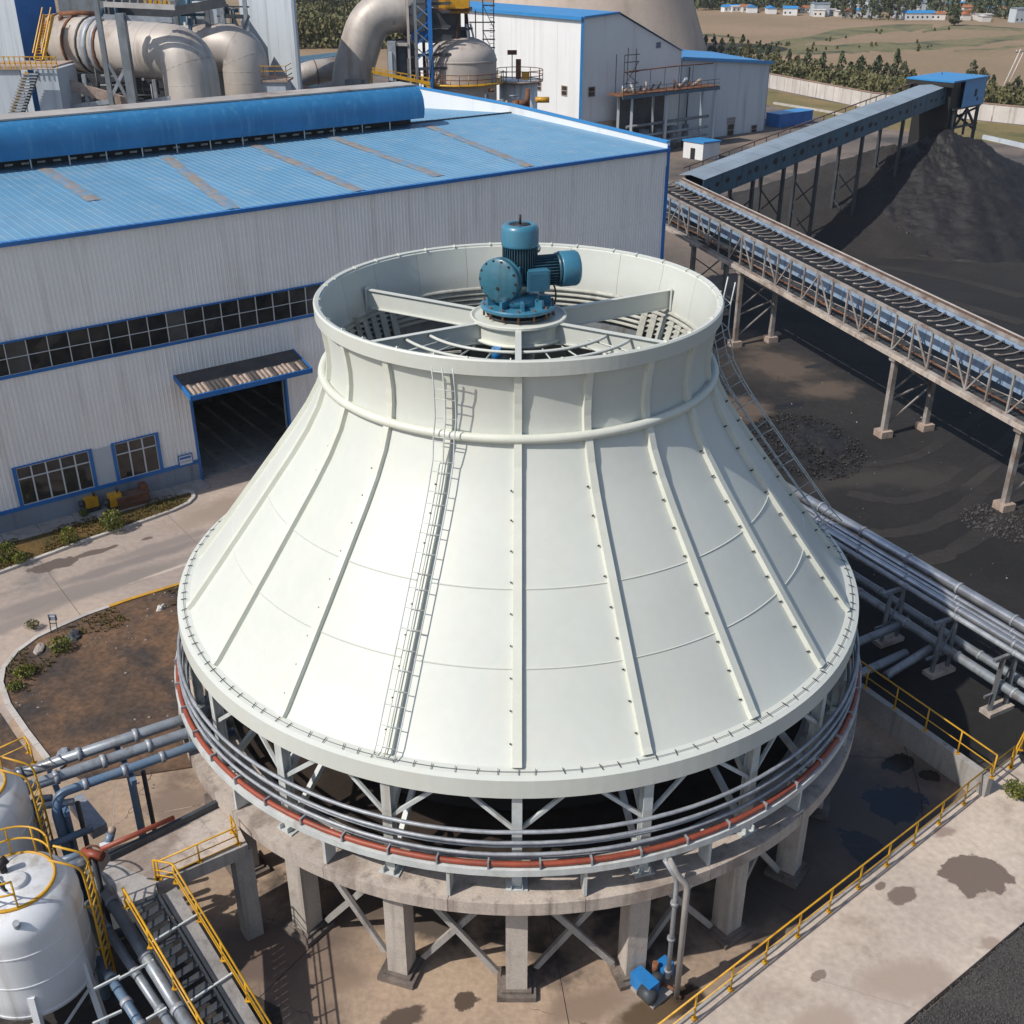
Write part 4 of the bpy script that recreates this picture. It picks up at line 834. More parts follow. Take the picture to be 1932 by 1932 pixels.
for i, (u, v, r, h, lb) in enumerate([(115, 1228, .55, .6, 'bright green bush in the dirt plot near the kerb corner'), (48, 1275, .5, .35, 'low green bush at the left edge of the dirt plot'), (62, 1185, .35, .3, 'small yellowish bush close to the kerb bend'), (30, 1300, .4, .25, 'low dark weed clump in the leftmost corner of the dirt plot'), (1912, 1500, .5, .45, 'small bush at the corner of the yellow railings')]):
    shrub('shrub', G(u, v, .06 if u < 900 else SZ), r, h, lb, 'leaf_yellow' if i in (2,) else 'leaf_shrub', seed=i + 11, n=360)
# sign stand and rocks on the dirt plot
p = G(103, 1194, .07); t = thing('sign_stand', p, 'little dark sign on two legs at the kerb corner', 'sign', local=True)
for x in (-.16, .16): MB().bar((x, 0, 0), (x * .95, .12, .95), .035).build('leg', 'dark_steel', t)
b = MB().box((0, .13, .82), (.42, .03, .34)); b.build('board', 'plinth', t); MB().box((0, .07, .5), (.36, .02, .04)).build('crossbar', 'dark_steel', t); MB().box((0, .11, .88), (.34, .005, .05)).build('stripe', 'notice', t)
for u, v, r, sq, m, lb in ((140, 1200, .36, (1.4, .9, .6), 'dark_steel', 'large dark wet-looking rock right of the little sign'), (74, 1225, .34, (1.6, .7, .4), 'stone', 'flat pinkish rock near the kerb bend'), (100, 1220, .13, (1, 1, .7), 'lined_white', 'small white stone below the little sign'), (303, 1147, .22, (1.5, .8, .5), 'lined_white', 'pale broken stone near the tower on the dirt plot'), (118, 1430, .4, (1.7, .6, .3), 'plinth', 'flat bluish slab of stone beside the pipes')):
    o = MB().ball((0, 0, 0), r, 12, 8, sq, .5, u).build('rock', m, None, G(u, v, .1)); o.rotation_euler.z = u; tag(o, lb, 'rock')
# ================================================================== RAILINGS, BUND WALL, PIPE RACK (right)
def railing(name, pts, h, label, spacing=1.6, mids=(.5,), r=.035, m='yellow', toe=False, vertical=True):
    pts = [Vector(p) for p in pts]; t = thing(name, pts[0], label, 'railing'); up = V(0, 0, h)
    MB().tube(bend([p + up for p in pts], .12, 3), r, 6).build('top_rail', m, t)
    for q in mids: MB().tube([p + up * q for p in pts], r * .7, 6).build('mid_rail', m, t)
    if toe: MB().tube([p + V(0, 0, .05) for p in pts], r * .8, 5).build('toe_rail', m, t)
    k = 0
    for a, b in zip(pts, pts[1:]):
        n = max(1, round((b - a).length / spacing))
        for j in range(n + (1 if b == pts[-1] else 0)):
            p = a.lerp(b, j / n); MB().cyl(p - V(0, 0, .03), p + up, r * .95, 6).box(p + V(0, 0, .02), (.16, .16, .03)).build('post', m, t)
    return t
ra, rb_ = A1 + ext * 0.4 + nrm * .1 - V(0, 0, 0), A2 + ext * .3 + nrm * .1
railing('railing', [ra, rb_], 1.1, 'long yellow railing along the edge of the pale terrace', 1.75)
# bund wall right of the tower
W0, W1 = V(12.6, 6.6, 0), V(18.35, -3.45, 0)
wd = (W1 - W0).normalized(); wn_ = V(-wd.y, wd.x, 0)
bw = thing('bund_wall', (W0 + W1) / 2, 'streaky low concrete wall behind the tower apron', 'wall')
nb_ = 4
for k in range(nb_):
    a = W0.lerp(W1, k / nb_); b = W0.lerp(W1, (k + .996) / nb_)
    MB().bar(a + V(0, 0, .62), b + V(0, 0, .62), .3, 1.25).build('wall_panel', 'concrete_grey', bw)
railing('railing', [W0 + V(0, 0, 1.25), W1 + V(0, 0, 1.25)], 1.1, 'yellow railing on top of the low concrete wall', 1.7)
railing('railing', [A2 + ext * .35 + nrm * .15, A2 + ext * .5 + V(1.6, 2.0, 0)], 1.1, 'short yellow railing turning away at the right edge', 1.3)
# pipe rack
RA, RB = V(14.2, 15.6, 0), V(24.4, -3.3, 0); rd_ = (RB - RA).normalized(); rn = V(-rd_.y, rd_.x, 0)      # rn points away from the tower
RT = [(V(17.43, 7.5, 0), ), (V(19.03, 5.0, 0), ), (V(20.62, 2.2, 0), ), (V(15.6, 10.9, 0), )]
for i, (p,) in enumerate(RT):
    t = thing('rack_support', p, 'grey steel trestle under the pipes right of the tower', 'pipe support', 'pipe trestles right of the tower', local=True)
    t['label'] = ['steel trestle nearest the tower in the big shadow, under the pipes', 'steel trestle standing in shadow, second out from the tower', 'sunlit twin-post steel trestle at the right under the pipes', 'trestle under the pipes half hidden behind the tower rim', 'trestle carrying the pipes at the right picture edge'][i]
    Ml = Matrix.Rotation(math.atan2(rn.y, rn.x), 3, 'Z')
    for x in (-.05, .95):
        MB().bar(Ml @ V(x, 0, .1), Ml @ V(x * .8 + .1, 0, 2.85), .16, .16).build('post', 'grey_steel', t)
    MB().bar(Ml @ V(-.5, 0, 2.92), Ml @ V(1.9, 0, 2.92), .16, .16).build('cross_beam', 'grey_steel', t)
    MB().bar(Ml @ V(-.05, 0, .3), Ml @ V(.85, 0, 2.6), .06, .06).build('brace', 'grey_steel', t)
    MB().bar(Ml @ V(-.6, 0, 1.05), Ml @ V(1.6, 0, 1.05), .1, .12).build('low_beam', 'grey_steel', t)
    MB().box((Ml @ V(.45, 0, .08)), (1.5, .6, .22), math.atan2(rn.y, rn.x)).build('footing', 'concrete', t)
for i, (off, z, r, m, lb) in enumerate([(1.55, 3.28, .26, 'silver', 'thickest shiny pipe on the outer side of the right pipe rack'), (.95, 3.16, .12, 'silver', 'thin shiny pipe in the middle of the right pipe rack'), (.62, 3.14, .1, 'silver', 'thinnest pipe in the middle of the right pipe rack'), (.15, 3.2, .17, 'silver', 'shiny pipe second from the tower side on the rack'), (-.3, 3.15, .13, 'galv', 'pipe on the tower side of the right pipe rack'),
                                        (-.25, 1.3, .22, 'pipe_grey', 'grey pipe slung low under the right pipe rack'), (.75, 1.28, .2, 'pipe_grey', 'low dusty pipe under the outer side of the rack')]):
    t = thing('pipe', RA + rn * off + V(0, 0, z), lb, 'pipe')
    MB().tube([RA + rn * off + V(0, 0, z) - rd_ * 2, RA + rn * off + V(0, 0, z), RB + rn * off + V(0, 0, z), RB + rn * off + rd_ * 6 + V(0, 0, z)], r, 12).build('tube', m, t)
    for k in range(7):
        p = RA + rn * off + rd_ * (1 + k * 3.1 + i * .4) + V(0, 0, z); MB().cyl(p, p + rd_ * .12, r * 1.18, 12).build('joint_band', 'galv', t)
for i, (a, b) in enumerate([((14.2, 4.9, 1.2), (18.4, 7.6, 1.15)), ((14.6, 3.4, .9), (17.9, 5.6, .8)), ((16.6, 4.2, .5), (19.8, 6.2, 1.1))]):
    t = MB().cyl(a, b, .2, 10).build('pipe', 'pipe_grey'); tag(t, ['uppermost branch pipe crossing from the tower to the rack', 'middle branch pipe crossing from the tower to the rack', 'lowest short branch pipe below the rack in shadow'][i], 'pipe')
o = MB().ball((0, 0, 0), .4, 12, 8, (1, 1, .7), .3, 2).build('rock', 'dark_steel', None, G(1905, 1535, .1) + V(1.0, .6, .2)); tag(o, 'dark round stone at the right end of the terrace', 'rock')

# ================================================================== COAL CONVEYORS AND PILE
CA0, CAD, CAN = V(17.8, 51, 0), V(.347, -.938, 0).normalized(), V(.938, .347, 0)
def CA(s, w, h): return CA0 + CAD * s + CAN * w + V(0, 0, 6.45 - .036 * s + h)
S0, S1, BAY = -18.0, 58.0, 1.78
gal = thing('coal_conveyor', CA(0, 2, 0), 'open truss coal conveyor running along the coal yard on tall legs', 'conveyor')
for w, nm in ((0, 'near'), (3.7, 'far')):
    MB().bar(CA(S0, w, .12), CA(S1, w, .12), .22, .26).build('bottom_chord', 'truss', gal)
    MB().bar(CA(S0, w, 2.75), CA(S1, w, 2.75), .2, .2).build('top_chord', 'truss', gal)
nb2 = int((S1 - S0) / BAY)
vm = MB().bar(V(0, 0, .25), V(0, 0, 2.65), .12, .12).mesh('vertical', 'truss')
base_rot = math.atan2(CAD.y, CAD.x)
for k in range(nb2 + 1):
    s = S0 + k * BAY
    for w in (0, 3.7):
        p = CA(s, w, 0) - gal.location; o = link('vertical', vm, gal, p); o.rotation_euler.z = base_rot
        if k < nb2 and (w == 0 or k % 2):
            a, b = (CA(s, w, .25), CA(s + BAY, w, 2.65)) if k % 2 else (CA(s, w, 2.65), CA(s + BAY, w, .25))
            if k % 3 != 2: MB().bar(a, b, .07, .09).build('diagonal', 'truss', gal)
    if k < nb2:
        MB().bar(CA(s + .01, 1.05, 1.72), CA(s + BAY - .03, 1.05, 1.72), .05, 1.15).build('side_panel', 'belt_blue', gal)
        MB().bar(CA(s, -.12, .0), CA(s + BAY * .99, -.12, .0), .3, .26).build('deck_slab', 'concrete', gal)
        MB().bar(CA(s + .01, 3.95, 2.55), CA(s + BAY - .02, 3.95, 2.55), .05, .85).build('kick_plate', 'brown_plate', gal)
        MB().bar(CA(s, 3.92, 2.1), CA(s, 3.92, 2.98), .07, .07).build('plate_post', 'rust', gal)
    for q in (0, .5):
        ss = s + q * BAY + random.uniform(-.1, .1)
        MB().tube([CA(ss, .95, 2.72), CA(ss + random.uniform(-.15, .15), 1.5, 2.58), CA(ss + random.uniform(-.1, .1), 2.4, 2.58), CA(ss, 3.05, 2.74)], .06, 5).build('idler', 'truss', gal)
MB().bar(CA(S0, 2.2, .15), CA(S1, 2.2, .15), 3.6, .12).build('deck', 'dark_steel', gal)
MB().bar(CA(S0, 2.0, 2.42), CA(S1, 2.0, 2.42), 1.7, .1).build('belt', 'black', gal)
MB().bar(CA(S0, 2.0, 1.3), CA(S1, 2.0, 1.3), 1.9, .3).build('belt_bed', 'dark_steel', gal)
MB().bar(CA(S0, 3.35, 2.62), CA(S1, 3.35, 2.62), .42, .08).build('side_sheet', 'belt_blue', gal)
MB().bar(CA(S0, 3.95, 3.0), CA(S1, 3.95, 3.0), .09, .06).build('hand_rail', 'kerb', gal)
for w, h, r, m in ((.35, .62, .05, 'rust'), (.55, .5, .06, 'truss'), (.3, 1.1, .035, 'truss'), (.75, .42, .07, 'rust')):
    MB().tube([CA(S0 + k * 2, w + .06 * math.sin(k * 1.7 + h * 9), h + .05 * math.sin(k * 2.3 + w * 7)) for k in range(39)], r, 6).build('service_pipe', m, gal)
for i, s in enumerate((-8, 0.0, 19.8, 31.3)):
    t = thing('conveyor_leg', (CA(s, 0, 0).x, CA(s, 0, 0).y, 0), '', 'support', 'legs of the open truss conveyor')
    t['label'] = ['conveyor leg frame hidden nearest the hall corner', 'conveyor leg frame behind the fan throat rim of the tower', 'conveyor leg frame in the middle of the coal yard', 'conveyor leg frame at the right edge with diagonal brace', 'conveyor leg frame beyond the right picture edge'][i]
    top = CA(s, 0, 0).z
    for w in (.1, 3.5):
        a = CA(s, w, 0); b = V(a.x, a.y, 0)
        MB().bar(b + V(0, 0, .45), V(a.x, a.y, top - .05), .34, .34, up=CAN).build('post', 'truss', t)
        MB().box(b + V(0, 0, .22), (.9, .9, .46), base_rot).build('footing', 'worn_edge', t)
        MB().box(V(a.x, a.y, top - .25), (.6, .6, .25), base_rot).build('post_head', 'truss', t)
    P = lambda w, z: V(CA(s, w, 0).x, CA(s, w, 0).y, z)
    for a, b in ((P(.1, 2.6), P(3.5, 3.6)), (P(.2, .8), P(3.4, 3.2)), (P(.2, 3.2), P(3.4, 5.4)), (P(.2, 5.4), P(3.4, 3.2))): MB().bar(a, b, .1, .1).build('brace', 'truss', t)
# covered conveyor up to the pile
B0, B1_ = V(22, 72, 0), V(56, 104, 0); bd = (B1_ - B0).normalized(); bn = V(bd.y, -bd.x, 0); BL = 38.0
def CB(s, w, h): return B0 + bd * s - bn * w + V(0, 0, 8.7 + (13.2 - 8.7) * (s + 4.1) / 41.3 + h)
cv = thing('covered_conveyor', CB(10, 1, 0), 'covered blue grey conveyor climbing to the top of the coal pile', 'conveyor')
b = MB(); 
for k in range(15):
    s0, s1 = -7 + k * 3.0, -7 + k * 3.0 + 2.97
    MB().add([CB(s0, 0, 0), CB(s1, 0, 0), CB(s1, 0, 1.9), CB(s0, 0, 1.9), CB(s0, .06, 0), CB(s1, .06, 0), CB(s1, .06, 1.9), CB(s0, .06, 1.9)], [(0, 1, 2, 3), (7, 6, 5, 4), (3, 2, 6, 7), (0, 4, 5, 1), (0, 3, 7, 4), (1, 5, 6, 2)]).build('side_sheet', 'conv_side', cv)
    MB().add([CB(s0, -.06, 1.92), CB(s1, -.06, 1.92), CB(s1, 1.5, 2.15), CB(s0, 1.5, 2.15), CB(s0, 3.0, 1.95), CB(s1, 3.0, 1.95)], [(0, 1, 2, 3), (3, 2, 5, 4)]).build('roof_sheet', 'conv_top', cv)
    for q in (.8, 2.2):
        s = s0 + q + random.uniform(-.35, .35); h = random.uniform(.75, 1.05); w = random.uniform(.22, .42)
        MB().add([CB(s + w * math.cos(a), -.02, h + w * .9 * math.sin(a) * random.uniform(.6, 1.1)) for a in [x * math.pi / 4 for x in range(8)]], [tuple(range(8))]).build('window', 'black', cv)
MB().add([CB(-6, 2.9, 0), CB(BL, 2.9, 0), CB(BL, 2.9, 1.9), CB(-6, 2.9, 1.9)], [(0, 1, 2, 3)]).build('back_sheet', 'conv_side', cv)
MB().add([CB(-6, 0, 0), CB(BL, 0, 0), CB(BL, 3, 0), CB(-6, 3, 0)], [(0, 1, 2, 3)]).build('floor', 'dark_steel', cv)
MB().bar(CB(-6, 3.3, 2.3), CB(BL - 3, 3.3, 2.3), .1, .1).build('rail', 'brown_plate', cv)
MB().bar(CB(-6, 3.2, 1.6), CB(BL - 3, 3.2, 1.6), .5, .15).build('walkway', 'brown_plate', cv)
for k in range(24): MB().bar(CB(-5 + k * 2, 3.3, 1.6), CB(-5 + k * 2, 3.3, 2.3), .08).build('rail_post', 'brown_plate', cv)
for i, s in enumerate((1, 6, 12, 20, 28)):
    t = thing('conveyor_leg', (CB(s, 0, 0).x, CB(s, 0, 0).y, 0), ['leg frame of the covered conveyor nearest its low end', 'second leg frame up the covered conveyor', 'third leg frame up the covered conveyor, by the pile edge', 'fourth leg frame of the covered conveyor, rising behind the pile', 'highest leg frame of the covered conveyor behind the pile'][i], 'support', 'legs of the covered conveyor')
    P = lambda w, z: V(CB(s, w, 0).x, CB(s, w, 0).y, z)
    zt = CB(s, 0, 0).z
    for w in (.2, 2.8): MB().bar(P(w, -.1), P(w, zt), .3, .3, up=bd).build('post', 'dark_steel', t)
    for z in (2, 5): MB().bar(P(.2, z), P(2.8, z + 2.4), .12).build('brace', 'dark_steel', t); MB().bar(P(.2, z + 2.4), P(2.8, z), .12).build('brace', 'dark_steel', t)
for k in range(5):
    s = 2 + k * 4
    b.tube([V(CB(s, 0, 0).x, CB(s, 0, 0).y, CB(s, 0, 0).z - .6), V(CB(s + 2, 0, 0).x, CB(s + 2, 0, 0).y, CB(s + 2, 0, 0).z - 1.5), V(CB(s + 4, 0, 0).x, CB(s + 4, 0, 0).y, CB(s + 4, 0, 0).z - .5)], .1, 5)
# head house over the pile
hh = thing('head_house', CB(BL, 1, 0), 'bright blue head house at the top of the covered conveyor', 'hut')
def HB(s, w, z): return V(*(CB(BL + s, w, 0).xy), z)
zf, zt = 12.6, 15.5
def hbx(mb, s0, s1, w0, w1, z0, z1, dz=0): return mb.add([HB(s, w, z + (dz if s == s1 else 0)) for s in (s0, s1) for w in (w0, w1) for z in (z0, z1)], [(0, 1, 3, 2), (4, 6, 7, 5), (0, 4, 5, 1), (2, 3, 7, 6), (0, 2, 6, 4), (1, 5, 7, 3)])
hbx(MB(), .6, 5.6, -1.0, -.92, zf, zt).build('front_wall', 'lit_blue', hh)  # paler copy of the house blue, sunlit look painted into this wall
hbx(MB(), 5.6, 5.7, -1.0, 4.4, zf, zt).build('end_wall', 'bright_blue', hh)
hbx(MB(), -2.0, 5.6, 4.3, 4.4, zf, zt).build('back_wall', 'conv_side', hh)
hbx(MB(), -2.6, 5.8, -1.2, 4.6, zt, zt + .18).build('roof', 'bright_blue', hh)
hbx(MB(), -2.6, -1.0, -1.2, 4.6, zt - .5, zt - .02).build('hood', 'black', hh)
hbx(MB(), -1.0, 5.6, -.9, 4.2, zf - .2, zf).build('floor', 'dark_steel', hh)
g = MB(); hbx(g, 3.2, 3.7, -1.03, -1.0, 13.6, 14.4); hbx(g, 3.9, 4.2, -1.03, -1.0, 13.1, 13.5); g.build('vent', 'black', hh)
hbx(MB(), -1.6, .6, -.6, 3.8, 8.0, 15.0).build('chute', 'black', hh)
for s in (-.6, 5.2):
    for w in (-.7, 4.1): MB().bar(HB(s, w, -.1), HB(s, w, zf), .32).build('leg', 'dark_steel', hh)
for a, b_ in ((HB(5.6, -.7, 9.6), HB(5.6, 4.1, 12.3)), (HB(5.6, -.7, 12.3), HB(5.6, 4.1, 9.6)), (HB(2.6, -.7, 12.3), HB(5.6, -.7, 9.8)), (HB(-.6, -.7, 9.8), HB(2.6, -.7, 12.3)), (HB(2.6, -.7, 9.4), HB(2.6, -.7, 12.4)), (HB(-.6, -.7, 10.4), HB(5.6, -.7, 10.4))): MB().bar(a, b_, .22).build('brace', 'dark_steel', hh)
# coal heaps: conical, with slump gullies
def heap(name, c, rx, ry, h, n, label, m, seed, m2=None, lump=.25):
    vs = []; fs = []; N1 = n; N2 = n * 2
    for i in range(N1 + 1):
        t = i / N1
        for k in range(N2):
            a = 2 * math.pi * k / N2
            q = 1 + .16 * noise.noise(Vector((math.cos(a) * 1.6, math.sin(a) * 1.6, seed)))
            rr = t * q
            z = h * (1 - t) ** 1.06 if t > .06 else h * (1 - .06) ** 1.06 + (0.06 - t) * h * .5
            z += lump * (noise.noise(Vector((math.cos(a) * rr * rx * .35, math.sin(a) * rr * ry * .35, seed + 4))) + .6 * noise.noise(Vector((math.cos(a) * 9, math.sin(a) * 9, seed + t * 1.2))) * t + .45 * noise.noise(Vector((math.cos(a) * rr * rx * 1.2, math.sin(a) * rr * ry * 1.2, seed))) + .25 * noise.noise(Vector((math.cos(a) * rr * rx * 3.1, math.sin(a) * rr * ry * 3.1, seed))) ) * (1 - .5 * t)
            vs.append((c[0] + rx * rr * math.cos(a), c[1] + ry * rr * math.sin(a), max(z, -.05) if t < 1 else -.05))
    for i in range(N1):
        for k in range(N2): fs.append((i * N2 + k, (i + 1) * N2 + k, (i + 1) * N2 + (k + 1) % N2, i * N2 + (k + 1) % N2))
    o = MB().add(vs, fs, True).build(name, m); return stuff(o)
PC = V(43.6, 97.0, 0)
heap('coal_pile', PC, 23, 18.5, 8.9, 120, 'pile', 'coal_dust', 2, lump=.4)
heap('coal_pile', V(49.2, 96.0, -.1), 23, 18, 10.8, 130, 'pile', 'coal', 5, lump=.55)
p = G(1520, 840); heap('coal_heap', p, 3.2, 4.6, .2, 40, 'heap', 'coal', 9, lump=.3)
def lumps(c, rx, ry, n, rmin, rmax, zf_, seed):
    rnd = random.Random(seed); mb = MB()
    for k in range(n):
        a = rnd.random() * 6.283; q = math.sqrt(rnd.random()); x, y = c[0] + rx * q * math.cos(a), c[1] + ry * q * math.sin(a)
        r = rmin + (rmax - rmin) * rnd.random() ** 6; M = Euler((rnd.random() * 6, rnd.random() * 6, rnd.random() * 6)).to_matrix(); o = V(x, y, zf_(q) + r * .3)
        mb.add([o + M @ (Vector(t) * r) for t in ((1, 0, 0), (-1, .2, 0), (0, 1, 0), (0, -1, .1), (0, 0, .8), (0, 0, -.8))], [(0, 2, 4), (2, 1, 4), (1, 3, 4), (3, 0, 4), (2, 0, 5), (1, 2, 5), (3, 1, 5), (0, 3, 5)])
    return mb
stuff(lumps(p, 3.8, 5.4, 4200, .012, .14, lambda q: .16 * max(0, 1 - q), 3).build('coal_lumps', 'coal'))
p = G(1900, 985); stuff(lumps(p, 2.6, 2.4, 700, .04, .16, lambda q: 0, 4).build('coal_lumps', 'pebble'))
stuff(lumps(V(49.2, 96.0, 0), 22, 17, 5000, .05, .3, lambda q: max(0, 9.9 * (1 - q)), 6).build('coal_lumps', 'coal'))
mb = lumps((27, 40, 0), 12, 40, 900, .02, .09, lambda q: 0, 8); stuff(mb.build('coal_crumbs', 'pebble'))
mb = lumps((27, 25, 0), 10, 22, 60, .02, .07, lambda q: 0, 12); stuff(mb.build('pale_crumbs', 'lined_white'))

# ================================================================== FOREGROUND LEFT: pipes, platform, stair, tanks
def z8(x, y): return (x * .2735, 1415 + y * .2735)
PZ = 4.2
pf = thing('walkway', G(*z8(1100, 760), PZ), 'stained concrete walkway leading from the stair to the ring beam', 'walkway')
pn0, pn1, pf1, pf0 = G(*z8(1700, 640), PZ), G(*z8(1075, 905), PZ), G(*z8(760, 760), PZ), G(*z8(1560, 360), PZ)
for k in range(4):
    t0, t1 = k / 4, (k + .99) / 4
    MB().prism([pn0.lerp(pn1, t0), pn0.lerp(pn1, t1), pf0.lerp(pf1, t1), pf0.lerp(pf1, t0)], PZ - .35, PZ).build('deck_slab', 'concrete', pf)
stl, str_ = G(*z8(870, 1065), PZ), G(*z8(1085, 985), PZ)
MB().prism([pn1, str_, stl, G(*z8(700, 850), PZ), pf1], PZ - .3, PZ - .006).build('landing', 'concrete_grey', pf)
MB().bar(pn0 + V(0, 0, -.25), pn1 + V(0, 0, -.25), .2, .5).build('edge_beam', 'concrete_grey', pf)
MB().bar(pf0 + V(0, 0, .12), pf1 + V(0, 0, .12), .14, .26).build('edge_channel', 'dark_steel', pf)
for q in (pn0.lerp(pn1, .12), pn1.lerp(pf1, .3)): MB().box((q.x, q.y - (-.35), 1.95), (.6, .6, 3.9), .6).build('pier', 'concrete_grey', pf)
o = MB().cyl(pf1 + V(-.2, -.05, .5), pf0.lerp(pf1, .45) + V(0, 0, .42), .085, 10).build('pipe', 'red_pipe'); tag(o, 'red pipe lying along the back edge of the walkway', 'pipe')
rp0, rp1 = pn0.lerp(pn1, .1) + V(0, .1, 0), pn1 + V(.1, .08, 0)
railing('railing', [rp0 + (pf0 - pn0) * .28, rp0, rp1], .72, 'yellow railing on the walkway edge facing the stair', 1.2, r=.03, toe=True)
run = V(.70, -.71, 0).normalized(); sw = V(.71, .70, 0).normalized(); RUN = 7.4; DROP = PZ
stw = .86
o0 = (stl + str_) / 2
def SP(t, w, h=0): return V(o0.x, o0.y, PZ) + run * t + sw * w + V(0, 0, -DROP * t / RUN + h)
stair = thing('stair', o0, 'dark open tread steel stair going down between yellow handrails', 'stair')
NT = 25
for k in range(NT): 
    t = (k + .5) * RUN / NT; MB().bar(SP(t, -stw / 2 + .02), SP(t, stw / 2 - .05), .24, .035).build('tread', 'dark_steel', stair)
for w in (-stw / 2, stw / 2): MB().bar(SP(0, w, -.02), SP(RUN, w, -.02), .06, .26).build('stringer', 'dark_steel', stair)
MB().bar(SP(.2, stw / 2 + .34, -.02), SP(RUN, stw / 2 + .34, -.02), .5, .08).build('cable_tray', 'concrete_grey', stair)
MB().bar(SP(.2, stw / 2 + .14, .02), SP(RUN, stw / 2 + .14, .02), .08, .12).build('cable_tray_rim', 'dark_steel', stair)
for k in range(4): MB().bar(SP(1.2 + k * 1.8, -stw / 2, .1), SP(1.2 + k * 1.8, stw / 2 + .7, .1), .06).build('cross_tie', 'steel_white', stair)
railing('handrail', [SP(0, -stw / 2 - .05), SP(RUN, -stw / 2 - .05)], .8, 'yellow handrail on the tank side of the stair', 1.5, r=.035)
railing('handrail', [rp1 - V(.1, 0, 0), SP(.1, stw / 2 + .66), SP(RUN, stw / 2 + .66)], .8, 'yellow handrail on the tower side of the stair', 1.5, r=.035, mids=(.5, .25))
PZ5 = 5.0
for i, (a, b, r, m, lb, tail) in enumerate([((362, 1352), (-40, 1486), .2, 'pipe_grey', 'uppermost grey pipe running left from the tower ring', None), ((368, 1378), (46, 1487), .2, 'pipe_grey', 'second grey pipe from the tower, elbowing down by the tanks', 1), ((380, 1402), (112, 1497), .16, 'pipe_blue', 'third pipe, dark blue, running left from the tower', 1)]):
    A, B = G(*a, PZ5), G(*b, PZ5); t = thing('pipe', A, lb, 'pipe'); pts = [A + (A - B).normalized() * 1.2, A, B]
    if tail: pts += [B + V(-.12, -.25, -.5), B + V(.02, -.3, -4.8)]
    MB().tube(bend(pts, .45), r, 12).build('tube', m, t)
    for k in (1, 2, 3): p = A.lerp(B, k * .27); d = (B - A).normalized(); MB().cyl(p, p + d * .16, r * 1.25, 12).build('flange', 'galv', t)
for i, (x, y, x2, y2) in enumerate([(60, 1508, 98, 1505), (70, 1522, 110, 1512)]):
    A, B = G(x, y, 4.6), G(x2 + 30 * i, y2, 4.6); t = MB().tube(bend([B, A, A + V(.05, -.1, -3.5)], .3), .12, 8).build('pipe', 'galv'); tag(t, ['thin galvanised pipe with an elbow beside the rear tank', 'second thin galvanised pipe turning down near the rear tank'][i], 'pipe')
for i, (u, v, h) in enumerate([(246, 1462, 5.0), (118, 1512, 4.8)]):
    zb = 0; b = G(u, v, 4.7); b.z = 0; t = thing('pipe_support', b, ['blue steel trestle under the three pipes left of the tower', 'blue steel trestle near the tanks carrying the pipes'][i], 'pipe support', local=True)
    MB().bar((0, 0, 0), (0, 0, h - .35), .2, .2).build('post', 'pipe_blue', t); MB().bar((.35, .25, 0), (.35, .25, h - .35), .12, .12).build('post', 'dark_steel', t)
    MB().bar((.25, -.38, h - .32), (-1.1, 1.7, h - .32), .18, .2).build('cross_beam', 'pipe_blue', t); MB().box((.15, .1, .08), (.8, .7, .2)).build('footing', 'concrete_grey', t)
    MB().bar((0, 0, .4), (.35, .25, 2.2), .06).build('brace', 'dark_steel', t)
# box beam and duct between pipes and tanks
o = MB().bar(G(*z8(520, 350), 2.6), G(*z8(690, 560), 2.6), .55, .4).build('duct', 'galv'); tag(o, 'short flat grey duct lying behind the tanks', 'duct')
for i, (a, b, z, r, m, lb) in enumerate([((330, 660), (640, 540), 3.4, .13, 'pipe_blue', 'blue pipe crossing behind the front tank'), ((400, 850), (600, 760), 4.2, .2, 'silver', 'fat silver lagged pipe at the foot of the walkway'), ((380, 780), (640, 690), 3.6, .13, 'pipe_blue', 'lower blue pipe by the front tank')]):
    o = MB().cyl(G(*z8(*a), z), G(*z8(*b), z), r, 10).build('pipe', m); tag(o, lb, 'pipe')
v = thing('valve', G(*z8(640, 720), 4.1), 'red hand valve with blue motor at the end of the walkway', 'valve', local=True)
MB().cyl((-.35, .1, .0), (.35, -.1, .0), .16, 12).build('body', 'red_pipe', v); MB().tube([V(.28 * math.cos(a), .1, .28 * math.sin(a)) for a in [x * math.pi / 8 for x in range(16)]], .035, 6, closed=True).build('hand_wheel', 'rust', v)
MB().cyl((.3, .4, -.1), (.45, .6, .35), .14, 12).build('actuator', 'pipe_blue', v); MB().ball((.48, .64, .42), .13, 10, 7).build('cap', 'worn_edge', v); MB().box((.3, .3, .05), (.3, .2, .2), .4).build('mount', 'notice', v); MB().cyl((0, 0, 0), (0, 0, -4.1), .1, 8).build('stand', 'dark_steel', v)
for i, (a, b, z, r, m, lb) in enumerate([((640, 830), (1400, 2060), 2.4, .2, 'pipe_grey', 'fat grey pipe running down beside the stair'), ((620, 1060), (1240, 1990), 2.2, .15, 'pipe_grey', 'middle grey pipe running down beside the stair'), ((690, 1450), (1040, 2010), 2.0, .15, 'pipe_blue', 'blue grey pipe nearest the front tank')]):
    A, B = G(*z8(*a), z), G(*z8(*b), z); t = thing('pipe', A, lb, 'pipe'); MB().cyl(A, B, r, 12).build('tube', m, t); d = (B - A).normalized()
    for q in (.2, .52, .8): p = A.lerp(B, q); MB().cyl(p, p + d * .18, r * 1.2, 12).build('joint_band', 'galv', t)
    MB().tube([A + V(0, 0, 0), A - d * .3 - V(0, 0, .3), A - d * .35 - V(0, 0, 2.2)], r, 10).build('elbow', m, t)
